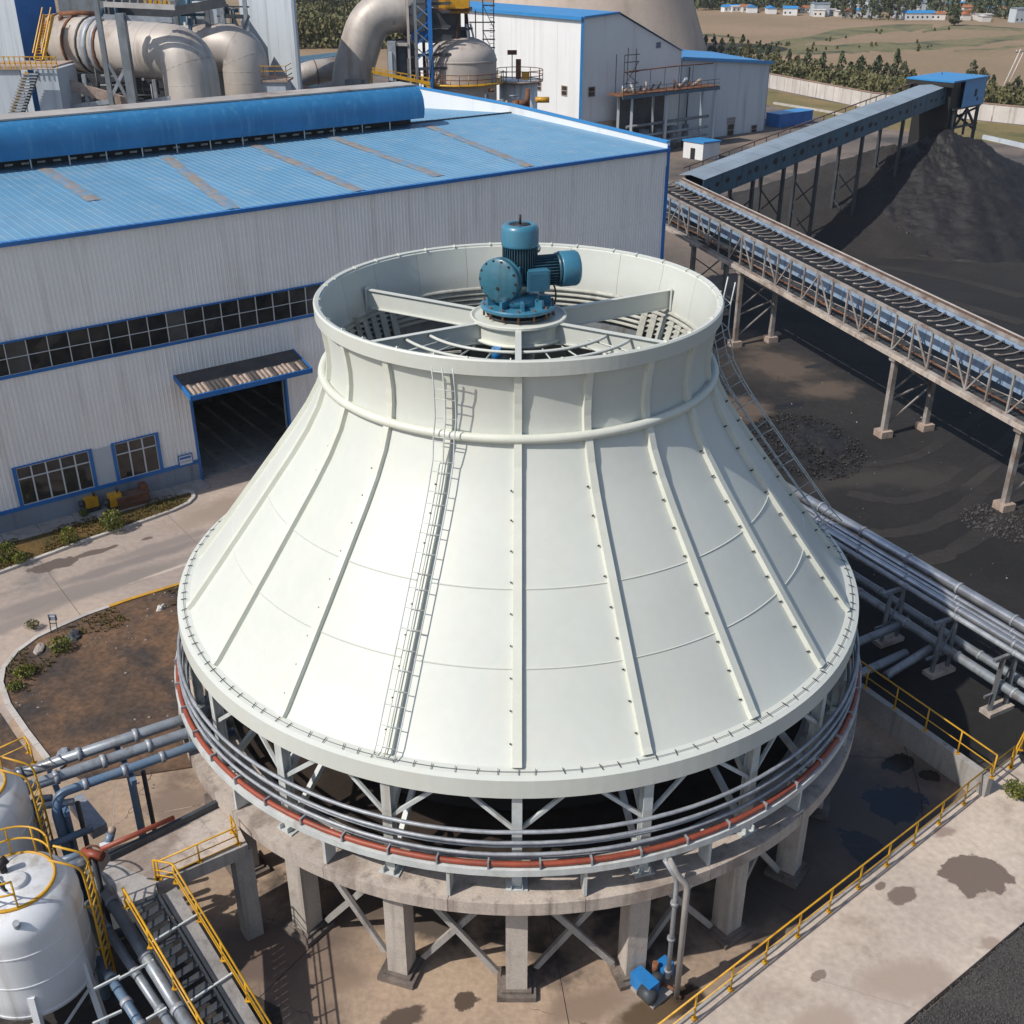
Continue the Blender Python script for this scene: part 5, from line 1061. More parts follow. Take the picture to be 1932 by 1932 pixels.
for k, (a, b) in enumerate((((820, 1580), (1060, 1450)), ((650, 1650), (830, 1560)), ((640, 1890), (840, 1800)), ((1010, 1860), (1150, 1780)))):
    o = MB().bar(G(*z8(*a), 2.55 - .1 * (k % 2)), G(*z8(*b), 2.55), .06, .08).build('pipe_clamp', 'steel_white'); tag(o, ['pale strap across the two pipes beside the stair', 'pale strut beside the front tank ladder foot', 'lowest pale strut at the bottom left corner', 'pale strap across the pipes near the bottom edge'][k], 'strap')
def tank(c, r, h, legh, label, ladder_a=None, rail=True):
    t = thing('storage_tank', (c[0], c[1], 0), label, 'tank', local=True); z0 = legh; z1 = legh + h
    MB().lathe([(.3, z0 - .75), (r * .6, z0 - .45), (r * .98, z0), (r, z0 + .05), (r, z0 + h * .25), (r, z0 + h * .5), (r, z0 + h * .75), (r, z1 - .1), (r, z1), (r * .985, z1 + .15), (r * .94, z1 + .32), (r * .86, z1 + .5), (r * .74, z1 + .67), (r * .6, z1 + .80), (r * .3, z1 + .9), (.01, z1 + .95)], 64).build('shell', 'tank_white', t)
    zt_ = z1 + .82
    for q in (.04, .42, .8): MB().lathe([(r - .01, z0 + h * q), (r + .018, z0 + h * q + .01), (r + .018, z0 + h * q + .05), (r - .01, z0 + h * q + .06)], 56, sm=False).build('weld_seam', 'tank_white', t)
    for a in range(20, 380, 60):
        p = pol(r * .97, a, 0)
        MB().bar((p.x * 1.12, p.y * 1.12, 0), (p.x, p.y, z0 + .9), .2, .2).build('leg', 'tank_white', t)
        q = pol(r * .97, a + 60, 0); MB().bar((p.x * 1.1, p.y * 1.1, .5), (q.x * 1.06, q.y * 1.06, z0 - .1), .07).build('brace', 'steel_white', t)
    MB().lathe([(r * .66, zt_ - .02), (r * .7, zt_ - .04), (r * .7, zt_ - .12), (r * .66, zt_ - .1)], 40, loop=True).build('top_ring', 'yellow', t)
    g = MB()
    g.lathe([(.01, .0), (.3, .0), (.34, -.03), (.34, -.2)], 24, c=(r * .1, -r * .1, zt_ + .2)); g.build('manhole', 'tank_white', t)
    g = MB(); g.cyl((-.3, .2, zt_), (-.3, .2, zt_ + .35), .1, 10).cyl((-.45, .1, zt_ + .35), (-.2, .3, zt_ + .5), .14, 10).tube([(-.5, -.1, zt_), (-.5, -.1, zt_ + .3), (-.2, -.4, zt_ + .35), (.1, -.5, zt_ + .02)], .05, 6); g.build('top_valve', 'black', t)
    MB().cyl((r * .35, -r * .78, z1 + .35), (r * .38, -r * .85, z1 + .65), .1, 10).build('nozzle', 'galv', t)
    if rail:
        rr = r * .68
        for z in (.95, .5): MB().tube([pol(rr, a, zt_ + z) for a in range(100, 400, 10)][3:], .032, 6).build('guard_rail', 'yellow', t)
        for a in range(130, 400, 37): MB().cyl(pol(rr, a, zt_ - .1), pol(rr, a, zt_ + .95), .028, 6).build('rail_post', 'yellow', t)
    if ladder_a is not None:
        M = Matrix.Rotation(R(ladder_a), 3, 'Z')
        lo = MB()
        for s in (-.28, .28): lo.tube(bend([M @ V(s, -r * .72, zt_ + .9), M @ V(s, -r - .38, zt_ + .5), M @ V(s, -r - .42, zt_ - .6), M @ V(s, -r - .42, 1.2)], .3), .035, 6)
        lo = lo.build('ladder', 'yellow', t)
        for k in range(15): z = 1.4 + k * .33; MB().cyl(M @ V(-.28, -r - .42, z), M @ V(.28, -r - .42, z), .026, 6).build('rung', 'yellow', lo)
        for z in (2.4, 4.2): MB().bar(M @ V(.28, -r - .42, z), M @ V(.28, -r + .02, z), .04).build('stand_off', 'yellow', lo)
    return t
tank((-14.65, -13.3), 1.7, 3.1, 1.9, 'white storage tank in front with yellow ladder and round guard rail', 97)
tank((-17.6, -9.6), 1.7, 3.9, 1.3, 'rear white storage tank cut by the left edge', 95, True)
for k, (p, d) in enumerate(((z8(-60, 140), z8(200, 20)), )):
    railing('railing', [G(*p, 5.4), G(*d, 5.4), G(*z8(235, 90), 5.4)], .7, 'yellow railing by the rear tank above the upper pipe', 1.3, r=.03)
struct(MB().sheet([(-19, -17), (-5.5, -18.5), (-7.5, -13.0), (-9.8, -11.8), (-11.2, -11.2), (-13.2, -8.6), (-16.5, -9.2), (-20, -12)], 0.03).build('dark_ground', 'dark_floor'))  # very dark ground sheet under tanks and stair
# valves, clamps and clutter under the walkway
cl = thing('pump_skid', V(-13.4, -9.2, 0), 'cluttered pump skid with small motors between tanks and walkway', 'pump skid', local=True)
MB().box((0, 0, .12), (2.6, 1.8, .24), .6).build('skid', 'dark_steel', cl)
for x, y, m in ((-.7, .2, 'pipe_blue'), (.1, .5, 'yellow'), (.6, -.3, 'grey_steel')):
    MB().cyl((x - .3, y, .6), (x + .4, y + .25, .6), .26, 12).build('motor', m, cl); MB().tube(bend([(x, y, .6), (x, y, 1.5), (x + .8, y + .3, 1.7)], .2), .09, 8).build('riser', 'pipe_grey', cl)
# ================================================================== BUILDINGS AND PLANT BEHIND
def onwall(P0, n, u, v):
    r = ray(u, v); return CAMP + r * ((Vector(P0) - CAMP).dot(Vector(n)) / r.dot(Vector(n)))
def bquad(mb, a, b, z0, z1, t=None):
    n = Vector((b.y - a.y, a.x - b.x, 0)).normalized() * (t if t else .12)
    P = [V(a.x, a.y, z0), V(b.x, b.y, z0), V(b.x, b.y, z1), V(a.x, a.y, z1)]; Q = [p - n for p in P]
    return mb.add(P + Q, [(0, 1, 2, 3), (7, 6, 5, 4), (0, 4, 5, 1), (1, 5, 6, 2), (2, 6, 7, 3), (3, 7, 4, 0)])
# white main building
AC = G(1441, 246)
K = onwall(AC, HN, 1095, 200); K.z = 0
wb = thing('boiler_house', K, 'tall white building with blue roof edge in front of the concrete cooling tower', 'building')
KL = K - HN * 46 * 1.0; zK = onwall(K, HN, 1092, 33).z
KM = onwall(K, HN, 1166, 25); zM = KM.z; KR = onwall(K, HN, 1287, 97); zR_ = KR.z; KM.z = KR.z = 0
KR2 = KR - HN * 46; KL2 = KL
for i in range(8):
    a, b = K.lerp(KL, i / 8), K.lerp(KL, (i + .995) / 8); bquad(MB(), b, a, 0, zK - .05, .2).build('wall_panel', 'wall_white', wb)
for i in range(4):
    a, b = K.lerp(KR, i / 4), K.lerp(KR, (i + .995) / 4); bquad(MB(), a, b, 0, zR_, .2).build('wall_panel', 'wall_white', wb)
KLM = KM - HN * 46
MB().add([V(*K.xy, zR_), V(*K.xy, zK), V(*KM.xy, zM), V(*KR.xy, zR_)], [(0, 1, 2, 3)]).build('gable', 'wall_white', wb)
rf = MB(); o_ = HN * .4 - HD * .5
rf.add([V(*(K + o_).xy, zK - .1), V(*(KL + o_ - HN).xy, zK - .1), V(*(KLM - HN).xy, zM + .2), V(*(KM + HN * .4).xy, zM + .2), V(*(KR + HN * .4).xy, zR_ + .1), V(*(KR2 - HN).xy, zR_ + .1)], [(0, 1, 2, 3), (3, 2, 5, 4)]); rf.build('roof', 'bright_blue', wb)
MB().bar(K + V(0, 0, zK - .15) + o_ * .6, KL + V(0, 0, zK - .15) + o_ * .6, .35, .5).build('eave_trim', 'bright_blue', wb)
MB().bar(V(*KM.xy, zM + .1) + HN * .3, V(*K.xy, zK) + HN * .3, .25, .3).build('gable_trim', 'bright_blue', wb)
MB().bar(K + HN * .05 - HD * .05, K + HN * .05 - HD * .05 + V(0, 0, zK), .4, .4).build('corner_trim', 'bright_blue', wb)
zl0 = onwall(K, HN, 1096, 236).z
MB().bar(V(*(K - HD * .3 - HN * -.2).xy, zl0), V(*(KL - HD * .3).xy, zl0), .7, .35).build('ledge', 'worn_edge', wb)
MB().bar(V(*(K + HN * .3 - HD * .3).xy, zl0), V(*(K + HN * .3 + HD * 9).xy, zl0), .6, .35).build('ledge', 'worn_edge', wb)
def far_window(par, P0, n, rect, m='glass'):
    (u0, v0, u1, v1) = rect; n = Vector(n)
    p = [onwall(P0, n, u0, v0), onwall(P0, n, u1, v0), onwall(P0, n, u1, v1), onwall(P0, n, u0, v1)]
    c = sum(p, Vector((0, 0, 0))) / 4; w = (p[1] - p[0]); w.z = 0; L = w.length; w.normalize(); h = abs(p[0].z - p[3].z)
    f = MB()
    for a, b in ((-L / 2, 0), (L / 2, 0)): f.bar(c + w * a + n * .04 - V(0, 0, h / 2), c + w * a + n * .04 + V(0, 0, h / 2), .12, .12)
    for z in (-h / 2, 0, h / 2): f.bar(c - w * L / 2 + n * .04 + V(0, 0, z), c + w * L / 2 + n * .04 + V(0, 0, z), .12, .1)
    fo = f.build('window', 'worn_edge', par)
    MB().quad(c - w * L / 2 - V(0, 0, h / 2) + n * .03, c + w * L / 2 - V(0, 0, h / 2) + n * .03, c + w * L / 2 + V(0, 0, h / 2) + n * .03, c - w * L / 2 + V(0, 0, h / 2) + n * .03).build('pane', m, fo)
far_window(wb, K, -HD, (1060, 162, 1070, 180)); far_window(wb, K, -HD, (1012, 155, 1021, 170)); far_window(wb, K, HN, (1110, 164, 1122, 182)); far_window(wb, K, HN, (1238, 80, 1246, 90), 'trim_blue')
lo = thing('low_store', K - HN * 6 - HD * 4, 'low white lean-to block with sloping roof at the foot of the white building', 'building')
a0 = K + HD * 0; a1 = a0 - HN * 20; 
b = MB(); bquad(b, a1 - HD * 2, a0 - HD * 2, 0, 1.9); b.build('wall', 'wall_white', lo); b = MB(); bquad(b, a0 - HD * 2, a0 + HD * 1.0, 0, 2.2); b.build('end_wall', 'wall_bluegrey', lo)
MB().add([V(*(a0 - HD * 2.3).xy, 1.9), V(*(a1 - HD * 2.3).xy, 1.9), V(*(a1 + HD * 1).xy, 2.5), V(*(a0 + HD * 1).xy, 2.5)], [(0, 1, 2, 3)]).build('roof', 'worn_edge', lo)
# annex
AL = onwall(AC, HN, 1286, 120); AL.z = 0; zA = onwall(AC, HN, 1451, 118).z; LA = (AC - AL).length; zAL = onwall(AC, HN, 1286, 110).z
an = thing('annex', AC, 'pale blue grey hall with blue roof edge right of the white building', 'building')
for i in range(6): bquad(MB(), AL.lerp(AC, i / 6), AL.lerp(AC, (i + .995) / 6), 0, zA + (zAL - zA) * (1 - (i + 1) / 6), .2).build('wall_panel', 'wall_bluegrey', an)
bquad(MB(), AC, AC - HN * 14, 0, zA, .2).build('side_wall', 'wall_bluegrey', an); bquad(MB(), AL - HN * 14, AL, 0, zAL, .2).build('side_wall', 'wall_bluegrey', an)
MB().add([V(*(AL + HN * .4).xy, zAL), V(*(AC + HN * .4 + HD * .4).xy, zA), V(*(AC - HN * 14 + HD * .4).xy, zA + .7), V(*(AL - HN * 14).xy, zAL + .9)], [(0, 1, 2, 3)]).build('roof', 'bright_blue', an)
MB().bar(V(*(AL + HN * .35).xy, zAL), V(*(AC + HN * .35 + HD * .3).xy, zA), .3, .5).build('eave_trim', 'bright_blue', an)
far_window(an, AC, HN, (1372, 234, 1384, 256), 'black'); far_window(an, AC, HN, (1417, 236, 1427, 251), 'black'); far_window(an, AC, HN, (1372, 222, 1386, 233), 'plinth')
dpp = MB(); p = onwall(AC, HN, 1300, 110); dpp.cyl(V(p.x, p.y, 0) + HN * .3, V(p.x, p.y, 11.5) + HN * .3, .12, 6); dpp.build('downpipe', 'dark_steel', an)
# hyperboloid
hc = at(1118, 60, 300); hc.z = 0
hyp = MB(); pr_ = []
for i in range(14):
    z = i * 4.0; r = 19 * math.sqrt(1 + ((z - 55) / 38) ** 2) * .98; pr_.append((r, z))
hyp.lathe(pr_ + [(pr_[-1][0] - .8, 52), (pr_[-1][0] - .8, 30)], 96, c=hc)
t = thing('hyperbolic_tower', hc, 'huge beige concrete cooling tower behind the white building', 'cooling tower'); hyp.build('shell', 'hyper', t)
MB().lathe([(r + .05, z) for r, z in ((pr_[0][0] + .3, 0), (pr_[0][0] + .3, 1.5), (pr_[0][0], 1.6))], 96, c=hc).build('foot_ring', 'concrete_grey', t)
# shed, blue container
sc_ = G(1325, 303); t = thing('shed', sc_, 'tiny white hut with flat blue roof beside the conveyor', 'hut')
sl, sr = sc_ - (-HD * -1) * 0, sc_
cL, cR, cB = G(1288, 297), G(1356, 299), None
zs_ = 2.45
n2 = (cR - sc_); n1 = (cL - sc_); back = cL + n2
for a, b, nm in ((cL, sc_, 'wall'), (sc_, cR, 'wall'), (cR, back, 'wall'), (back, cL, 'wall')): bquad(MB(), a, b, 0, zs_, .1).build(nm, 'wall_white', t)
c = (cL + cR) / 2; e = lambda p: V(*(c + (p - c) * 1.1).xy, zs_)
b = MB(); P = [e(cL), e(sc_), e(cR), e(back)]; b.add(P + [p + V(0, 0, .22) for p in P], [(3, 2, 1, 0), (4, 5, 6, 7)] + [(i, (i + 1) % 4, 4 + (i + 1) % 4, 4 + i) for i in range(4)]); b.build('roof', 'bright_blue', t)
m_ = cL.lerp(sc_, .5); nn = Vector((n1.y, -n1.x, 0)).normalized(); nn = nn if nn.dot(CAMP - m_) > 0 else -nn
MB().bar(m_ + nn * .06 + V(0, 0, .0), m_ + nn * .06 + V(0, 0, 1.6), .8, .08, up=nn).build('door', 'black', t)
bc = G(1468, 240); t = thing('blue_container', bc, 'low bright blue container beside the annex corner', 'container')
b = MB(); b.box(bc + HD * 4 - HN * 1.0 + V(0, 0, 1.1), (9.0, 3.0, 2.2), math.atan2(HD.y, HD.x)); b.build('body', 'trim_blue', t)
g = MB()
for k in range(18): g.box(bc + HD * (k * .5 - .2) + HN * .52 + V(0, 0, 1.1), (.12, .06, 2.0), math.atan2(HD.y, HD.x))
stuff(g.build('ribs', 'trim_blue', t)); MB().box(bc + HD * 4 - HN * 1.0 + V(0, 0, 2.23), (9.2, 3.2, .08), math.atan2(HD.y, HD.x)).build('lid', 'bright_blue', t)
# steel platform in front of the annex
q0 = onwall(AC + HN * 5, HN, 1188, 250); q0.z = 0
pl_ = thing('steel_platform', q0, 'rusty steel pipe platform with railings in front of the annex', 'platform')
PH = onwall(q0, HN, 1188, 180).z
pd = HD; pw = -HN
PB = lambda s, w, z: V(*(q0 + pd * s + pw * w).xy, z)
PL = (V(*at(1355, 165, 0).xy, 0), )
LEN = (onwall(q0, HN, 1356, 162) - q0).dot(HD)
MB().bar(PB(-2, 1.5, PH), PB(LEN, 1.5, PH), 3.4, .22).build('deck', 'rust', pl_)
MB().bar(PB(-2, -.25, PH - .25), PB(LEN, -.25, PH - .25), .2, .45).build('edge_beam', 'conv_side', pl_)
for s in (.2, LEN * .4, LEN - .5):
    for w in (0, 3): MB().bar(PB(s, w, 0), PB(s, w, PH - .1), .36, .36).build('post', 'wall_bluegrey', pl_)
for z in (.55, 1.1):
    MB().bar(PB(-2, -.2, PH + z), PB(LEN, -.2, PH + z), .07).build('rail', 'rust' if z < 1 else 'dark_steel', pl_)
for k in range(14): MB().bar(PB(-2 + k * 1.5, -.2, PH), PB(-2 + k * 1.5, -.2, PH + 1.1), .07).build('rail_post', 'yellow' if k < 3 else 'rust', pl_)
for s, h in ((-1.3, 5.6), (1.0, 6.4)):
    for w in (0.4, 2.2): MB().bar(PB(s, w, PH), PB(s, w, PH + h), .14).build('mast', 'dark_steel', pl_)
for z in (1.6, 3.2, 4.6, 5.6):
    MB().bar(PB(-1.3, .4, PH + z), PB(1.6, .4, PH + z), .12).build('scaffold_bar', 'dark_steel', pl_)
MB().bar(PB(-.9, .4, PH + 1.6), PB(1.5, .4, PH + 4.6), .08).bar(PB(1.5, .4, PH + 1.6), PB(-.9, .4, PH + 3.2), .08).build('scaffold_brace', 'dark_steel', pl_)
MB().tube(bend([PB(-1, .3, PH + 3.3), PB(9, .3, PH + 3.5), PB(LEN - 1, .6, PH + 3.4)], 1), .1, 6).build('pipe', 'rust', pl_)
for s in (4, 7, 10, 13): MB().bar(PB(s, .3, PH), PB(s, .3, PH + 3.4), .08).build('hanger', 'dark_steel', pl_)
rnd = random.Random(4)
for k in range(16):
    s = rnd.uniform(-1, LEN - 1); MB().cyl(PB(s, rnd.uniform(.5, 2.5), PH + .1), PB(s + rnd.uniform(-.3, .3), rnd.uniform(.5, 2.5), PH + rnd.uniform(.6, 1.5)), rnd.uniform(.12, .3), 8).build('fitting', rnd.choice(('rust', 'dark_steel', 'worn_edge', 'galv')), pl_)
bquad(MB(), PB(.3, 3.4, 0), PB(LEN * .55, 3.4, 0), 0, PH - .5).build('dark_back', 'dark_steel', pl_)
for k in range(5): MB().cyl(PB(1.5 + k * 3, 1.6, 0), PB(1.5 + k * 3, 1.6, 3.4), .8 if k % 2 else .55, 14).build('vessel', 'grey_steel', pl_)
for z in (1.4, 2.6, 4.2): MB().cyl(PB(0, .8, z), PB(LEN - 1, .8, z + .2), .22, 8).build('pipe', 'galv' if z < 4 else 'grey_steel', pl_)

# boundary wall with panels, trees beyond
def pline(pts, step):
    out = []
    for a, b in zip(pts, pts[1:]):
        n = max(1, round((b - a).length / step)); out += [(a.lerp(b, k / n), a.lerp(b, (k + 1) / n)) for k in range(n)]
    return out
bwl = thing('boundary_wall', (68.7, 193, 0), 'long white panelled boundary wall with brick coping', 'wall')
for i, (a, b) in enumerate(pline([V(49, 244, 0), V(55.7, 226, 0), V(68.7, 193, 0), V(90.7, 172, 0), V(140, 128, 0)], 2.9)):
    d = (b - a).normalized(); h = 2.9
    MB().bar(a + d * .12 + V(0, 0, h / 2), b - d * .12 + V(0, 0, h / 2), .2, h).build('wall_panel', 'lined_white', bwl)
    MB().bar(a + d * -.12 + V(0, 0, h / 2 + .05), a + d * .12 + V(0, 0, h / 2 + .05), .26, h + .1).build('pier', 'concrete', bwl)
    MB().bar(a + V(0, 0, h + .1), b + V(0, 0, h + .1), .42, .16).build('coping', 'brick_cap', bwl)
dr_ = thing('drain', (60, 178, 0), 'pale blue concrete drain edge below the boundary wall', 'kerb')
for i, (a, b) in enumerate(pline([G(1460, 196), G(1560, 212), G(1640, 228)], 3)): MB().bar(a + V(0, 0, .15), b + V(0, 0, .15), .5, .4).build('kerb_stone', 'kerb', dr_)
for i, (a, b) in enumerate(pline([G(1855, 262), G(1900, 272), G(1960, 286)], 3)): MB().bar(a + V(0, 0, .3), b + V(0, 0, .3), .5, .7).build('kerb_stone', 'wall_bluegrey', dr_)
po = G(1886, 178); t = thing('power_pole', po, 'leaning pale utility pole beyond the boundary wall', 'pole', local=True)
MB().cyl((0, 0, -.2), (2.6, 0, 9.0), .17, 8, .11).build('pole', 'lined_white', t); MB().cyl((.8, .1, -.2), (3.3, 0, 8.4), .12, 8, .08).build('stay_pole', 'lined_white', t); MB().bar((1.7, 0, 8.3), (3.8, 0, 8.5), .12).build('crossarm', 'dark_steel', t)
for x in (1.8, 3.6): MB().cyl((x, 0, 8.4), (x, 0, 8.8), .08, 6).build('insulator', 'notice', t)

def tree_meshes(h, r, seed, dense=620, narrow=True):
    rnd = random.Random(seed); mb = MB(); tr = MB()
    tr.tube([(0, 0, -.1), (.05, 0, h * .4), (0, .05, h * .85)], [.13 * h / 7, .09 * h / 7, .03], 6)
    for k in range(7):
        z = h * (.22 + .09 * k); a = k * 2.4; tr.tube([(0, 0, z), (r * .55 * math.cos(a), r * .55 * math.sin(a), z + h * .12)], [.05, .02], 5)
    cl = [(rnd.random() * 6.283, rnd.random(), rnd.random()) for _ in range(26)]
    for k in range(dense):
        ca, cz, cq = rnd.choice(cl); z = min(1, max(0, cz + rnd.gauss(0, .05)))
        prof = (math.sin(math.pi * min(1, (z * .92 + .06))) ** .7) * (1 - .45 * z)
        a = ca + rnd.gauss(0, .45); q = r * prof * (.35 + .75 * cq) + rnd.gauss(0, .12)
        c = V(q * math.cos(a), q * math.sin(a), h * (.1 + .9 * z)); s = rnd.uniform(.22, .45) * (h / 7) ** .6
        M = Euler((rnd.random() * 6, rnd.random() * 6, rnd.random() * 6)).to_matrix()
        mb.add([c + M @ V(-s, 0, 0), c + M @ V(0, -s * .6, .1 * s), c + M @ V(s, 0, .2 * s), c + M @ V(0, s * .6, 0)], [(0, 1, 2, 3)])
    return mb, tr
protos = []
for i, (h, r) in enumerate(((7.0, 1.5), (6.2, 1.8), (8.0, 1.5), (5.2, 1.7), (4.0, 2.0))):
    mb, tr = tree_meshes(h, r, i + 3); protos.append((mb.mesh('crown', 'leaf_yellow' if i == 4 else 'leaf'), tr.mesh('trunk', 'bark')))
rnd = random.Random(11)
def tree(p, k, sc, lb, gp):
    t = thing('tree', (p.x, p.y, 0), lb, 'tree', gp, local=True); t.scale = (sc * rnd.uniform(.9, 1.15), sc * rnd.uniform(.9, 1.15), sc); t.rotation_euler.z = rnd.random() * 6
    link('crown', protos[k][0], t); link('trunk', protos[k][1], t)
WL = pline([V(46, 250, 0), V(55.7, 226, 0), V(68.7, 193, 0)], 1.0)
for (u, v, hh_, k) in [(1330, 92, 26, 0), (1345, 100, 30, 3), (1360, 104, 32, 0), (1378, 106, 36, 3), (1398, 108, 42, 2), (1412, 112, 30, 4), (1428, 118, 36, 3), (1446, 124, 40, 0), (1462, 130, 38, 4), (1485, 140, 46, 2), (1500, 146, 40, 4), (1518, 150, 52, 1), (1535, 152, 40, 4), (1548, 154, 54, 0), (1565, 156, 36, 4), (1582, 160, 62, 2), (1600, 162, 44, 3), (1618, 165, 60, 1), (1634, 166, 42, 4), (1650, 168, 62, 0), (1666, 170, 50, 3), (1684, 168, 74, 2), (1700, 172, 56, 1), (1716, 172, 40, 4), (1536, 160, 30, 4), (1572, 164, 28, 4), (1610, 170, 30, 4), (1656, 174, 30, 4), (1505, 154, 26, 4)]:
    p = G(u, v + 4); z = onwall(p, Vector((p.x, p.y + CD, 0)).normalized(), u, v - hh_).z; H_ = (7.0, 6.2, 8.0, 5.2, 4.0)[k]
    tree(p, k, max(.5, z / H_), ('tall narrow dark green tree beyond the boundary wall', 'broad dark green tree beyond the boundary wall', 'tallest kind of poplar beyond the boundary wall', 'short dark tree beyond the boundary wall', 'low yellow green bushy tree beyond the boundary wall')[k], 'trees beyond the boundary wall')
for (u, v, hh_, k) in [(1775, 178, 24, 4), (1796, 172, 26, 4), (1740, 178, 22, 4), (1815, 176, 30, 4), (1832, 150, 36, 3), (1850, 160, 32, 4), (1866, 190, 48, 0), (1880, 200, 36, 4), (1895, 196, 40, 4), (1912, 200, 56, 1), (1928, 205, 50, 4), (1945, 208, 60, 3), (1856, 200, 30, 4), (1900, 214, 30, 4), (1925, 218, 32, 4), (1722, 190, 16, 4), (1760, 190, 16, 4)]:
    p = G(u, v + 3); z = onwall(p, Vector((p.x, p.y + CD, 0)).normalized(), u, v - hh_).z; H_ = (7.0, 6.2, 8.0, 5.2, 4.0)[k]
    tree(p, k, max(.4, z / H_), ('narrow tree near the leaning pole', 'broad tree near the right picture edge', 'tall poplar near the pole', 'dark tree behind the blue head house', 'bushy yellow green tree near the head house and pole')[k], 'trees near the head house')
ORD = 'first second third fourth fifth sixth seventh eighth ninth tenth eleventh twelfth thirteenth fourteenth fifteenth sixteenth seventeenth eighteenth nineteenth twentieth'.split()
def ordinal(i):
    if i < 20: return ORD[i]
    tens = ('twenty', 'thirty', 'forty', 'fifty')[(i + 1) // 10 - 2]; u = (i + 1) % 10
    return tens.replace('ty', 'tieth') if u == 0 else tens + '-' + ORD[u - 1]
def number_labels(prefix):
    by = {}
    for o in COL.objects:
        if o.parent is None and o.get('label') and o.name.split('.')[0] == prefix: by.setdefault(o['label'], []).append(o)
    for lb, os_ in by.items():
        if len(os_) < 2: continue
        os_.sort(key=lambda o: o.location.x / (o.location.y + CD))
        for i, o in enumerate(os_): o['label'] = lb + ', ' + ordinal(i) + ' such from the left'
# bushes and hedgerows out in the fields
def canopy_mass(pts, name, m, smin, smax, quads, hmax, seed, par=None):
    rnd = random.Random(seed); mb = MB()
    for (x, y, h) in pts:
        r = h * rnd.uniform(.28, .42); 
        for k in range(quads):
            a = rnd.random() * 6.283; z = rnd.random(); q = r * math.sqrt(rnd.random()) * (1.15 - .8 * z)
            c = V(x + q * math.cos(a), y + q * math.sin(a), h * (.06 + .94 * z)); s = rnd.uniform(smin, smax)
            M = Euler((rnd.random() * 6, rnd.random() * 6, rnd.random() * 6)).to_matrix()
            mb.add([c + M @ V(-s, 0, 0), c + M @ V(0, -s * .7, 0), c + M @ V(s, 0, .2 * s), c + M @ V(0, s * .7, 0)], [(0, 1, 2, 3)])
    return mb.build(name, m)
rnd = random.Random(5); pts = []
for (u0, v0, u1, v1, n) in ((1330, 92, 1460, 84, 26), (1440, 92, 1600, 72, 60), (1600, 66, 1700, 56, 16), (1500, 98, 1640, 88, 40), (1700, 92, 1790, 88, 24), (1730, 62, 1790, 58, 12), (1310, 66, 1400, 70, 10), (1640, 88, 1760, 84, 14)):
    for k in range(n):
        t = rnd.random(); p = G(u0 + (u1 - u0) * t + rnd.gauss(0, 2), v0 + (v1 - v0) * t + rnd.gauss(0, 2)); pts.append((p.x, p.y, rnd.uniform(.4, 1.2)))
stuff(canopy_mass(pts[::5], 'hedgerow', 'leaf_yellow', .2, .5, 30, 2, 3))
pts = []
for k in range(760):
    t = rnd.random(); c = V(53.5, 236, 0).lerp(V(70, 197, 0), t * 2) if t < .5 else V(70, 197, 0).lerp(V(108, 164, 0), (t - .5) / .5)
    p = c + V(rnd.uniform(1.5, 11), rnd.uniform(1, 12), 0); pts.append((p.x, p.y, rnd.uniform(1.4, 4.8)))
stuff(canopy_mass(pts, 'undergrowth', 'leaf_yellow', .25, .5, 60, 2, 13)); pts = []
# far wood at upper centre and behind the town
pts = []
for k in range(620):
    u, v = rnd.uniform(548, 800), rnd.uniform(-30, 42); p = G(u, v); pts.append((p.x, p.y, rnd.uniform(8, 13)))
stuff(canopy_mass(pts, 'far_wood', 'leaf', .45, .95, 90, 2, 5))
pts = []
for k in range(330):
    u, v = rnd.uniform(548, 760), rnd.uniform(52, 92); p = G(u, v); pts.append((p.x, p.y, rnd.uniform(5, 10)))
stuff(canopy_mass(pts, 'far_wood', 'leaf_yellow', .4, .8, 80, 2, 6))
pts = []
for k in range(1500):
    u = rnd.uniform(1280, 1960); v = rnd.uniform(-60, 18 + (u - 1280) * .036); p = G(u, v)
    if rnd.random() < (.85 if u < 1510 else .42): pts.append((p.x, p.y, rnd.uniform(6, 12) if v > -20 else rnd.uniform(8, 15)))
stuff(canopy_mass(pts, 'town_trees', 'leaf', .5, 1.1, 70, 2, 7))
for i, (u, v, h) in enumerate([(1800, 48, 40), (1590, 34, 40), (1607, 36, 44), (1625, 36, 46), (1643, 38, 46), (1660, 36, 48), (1676, 38, 46), (1692, 38, 44), (1705, 36, 36)]):
    p = G(u, v); z = onwall(p, Vector((p.x, p.y + CD, 0)).normalized(), u, v - h).z; tree(p, 0 if i else 1, z / (7.0 if i else 6.2) , 'tall poplar in the row before the far town' if i else 'solitary round dark tree before the far town', 'poplars before the far town' if i else None)
    if i == 0: bpy.context.scene.objects['tree.%03d' % (len([o for o in bpy.data.objects if o.name.split('.')[0] == 'tree']) - 1)].scale = (z / 6.2 * 1.7, z / 6.2 * 1.7, z / 6.2)
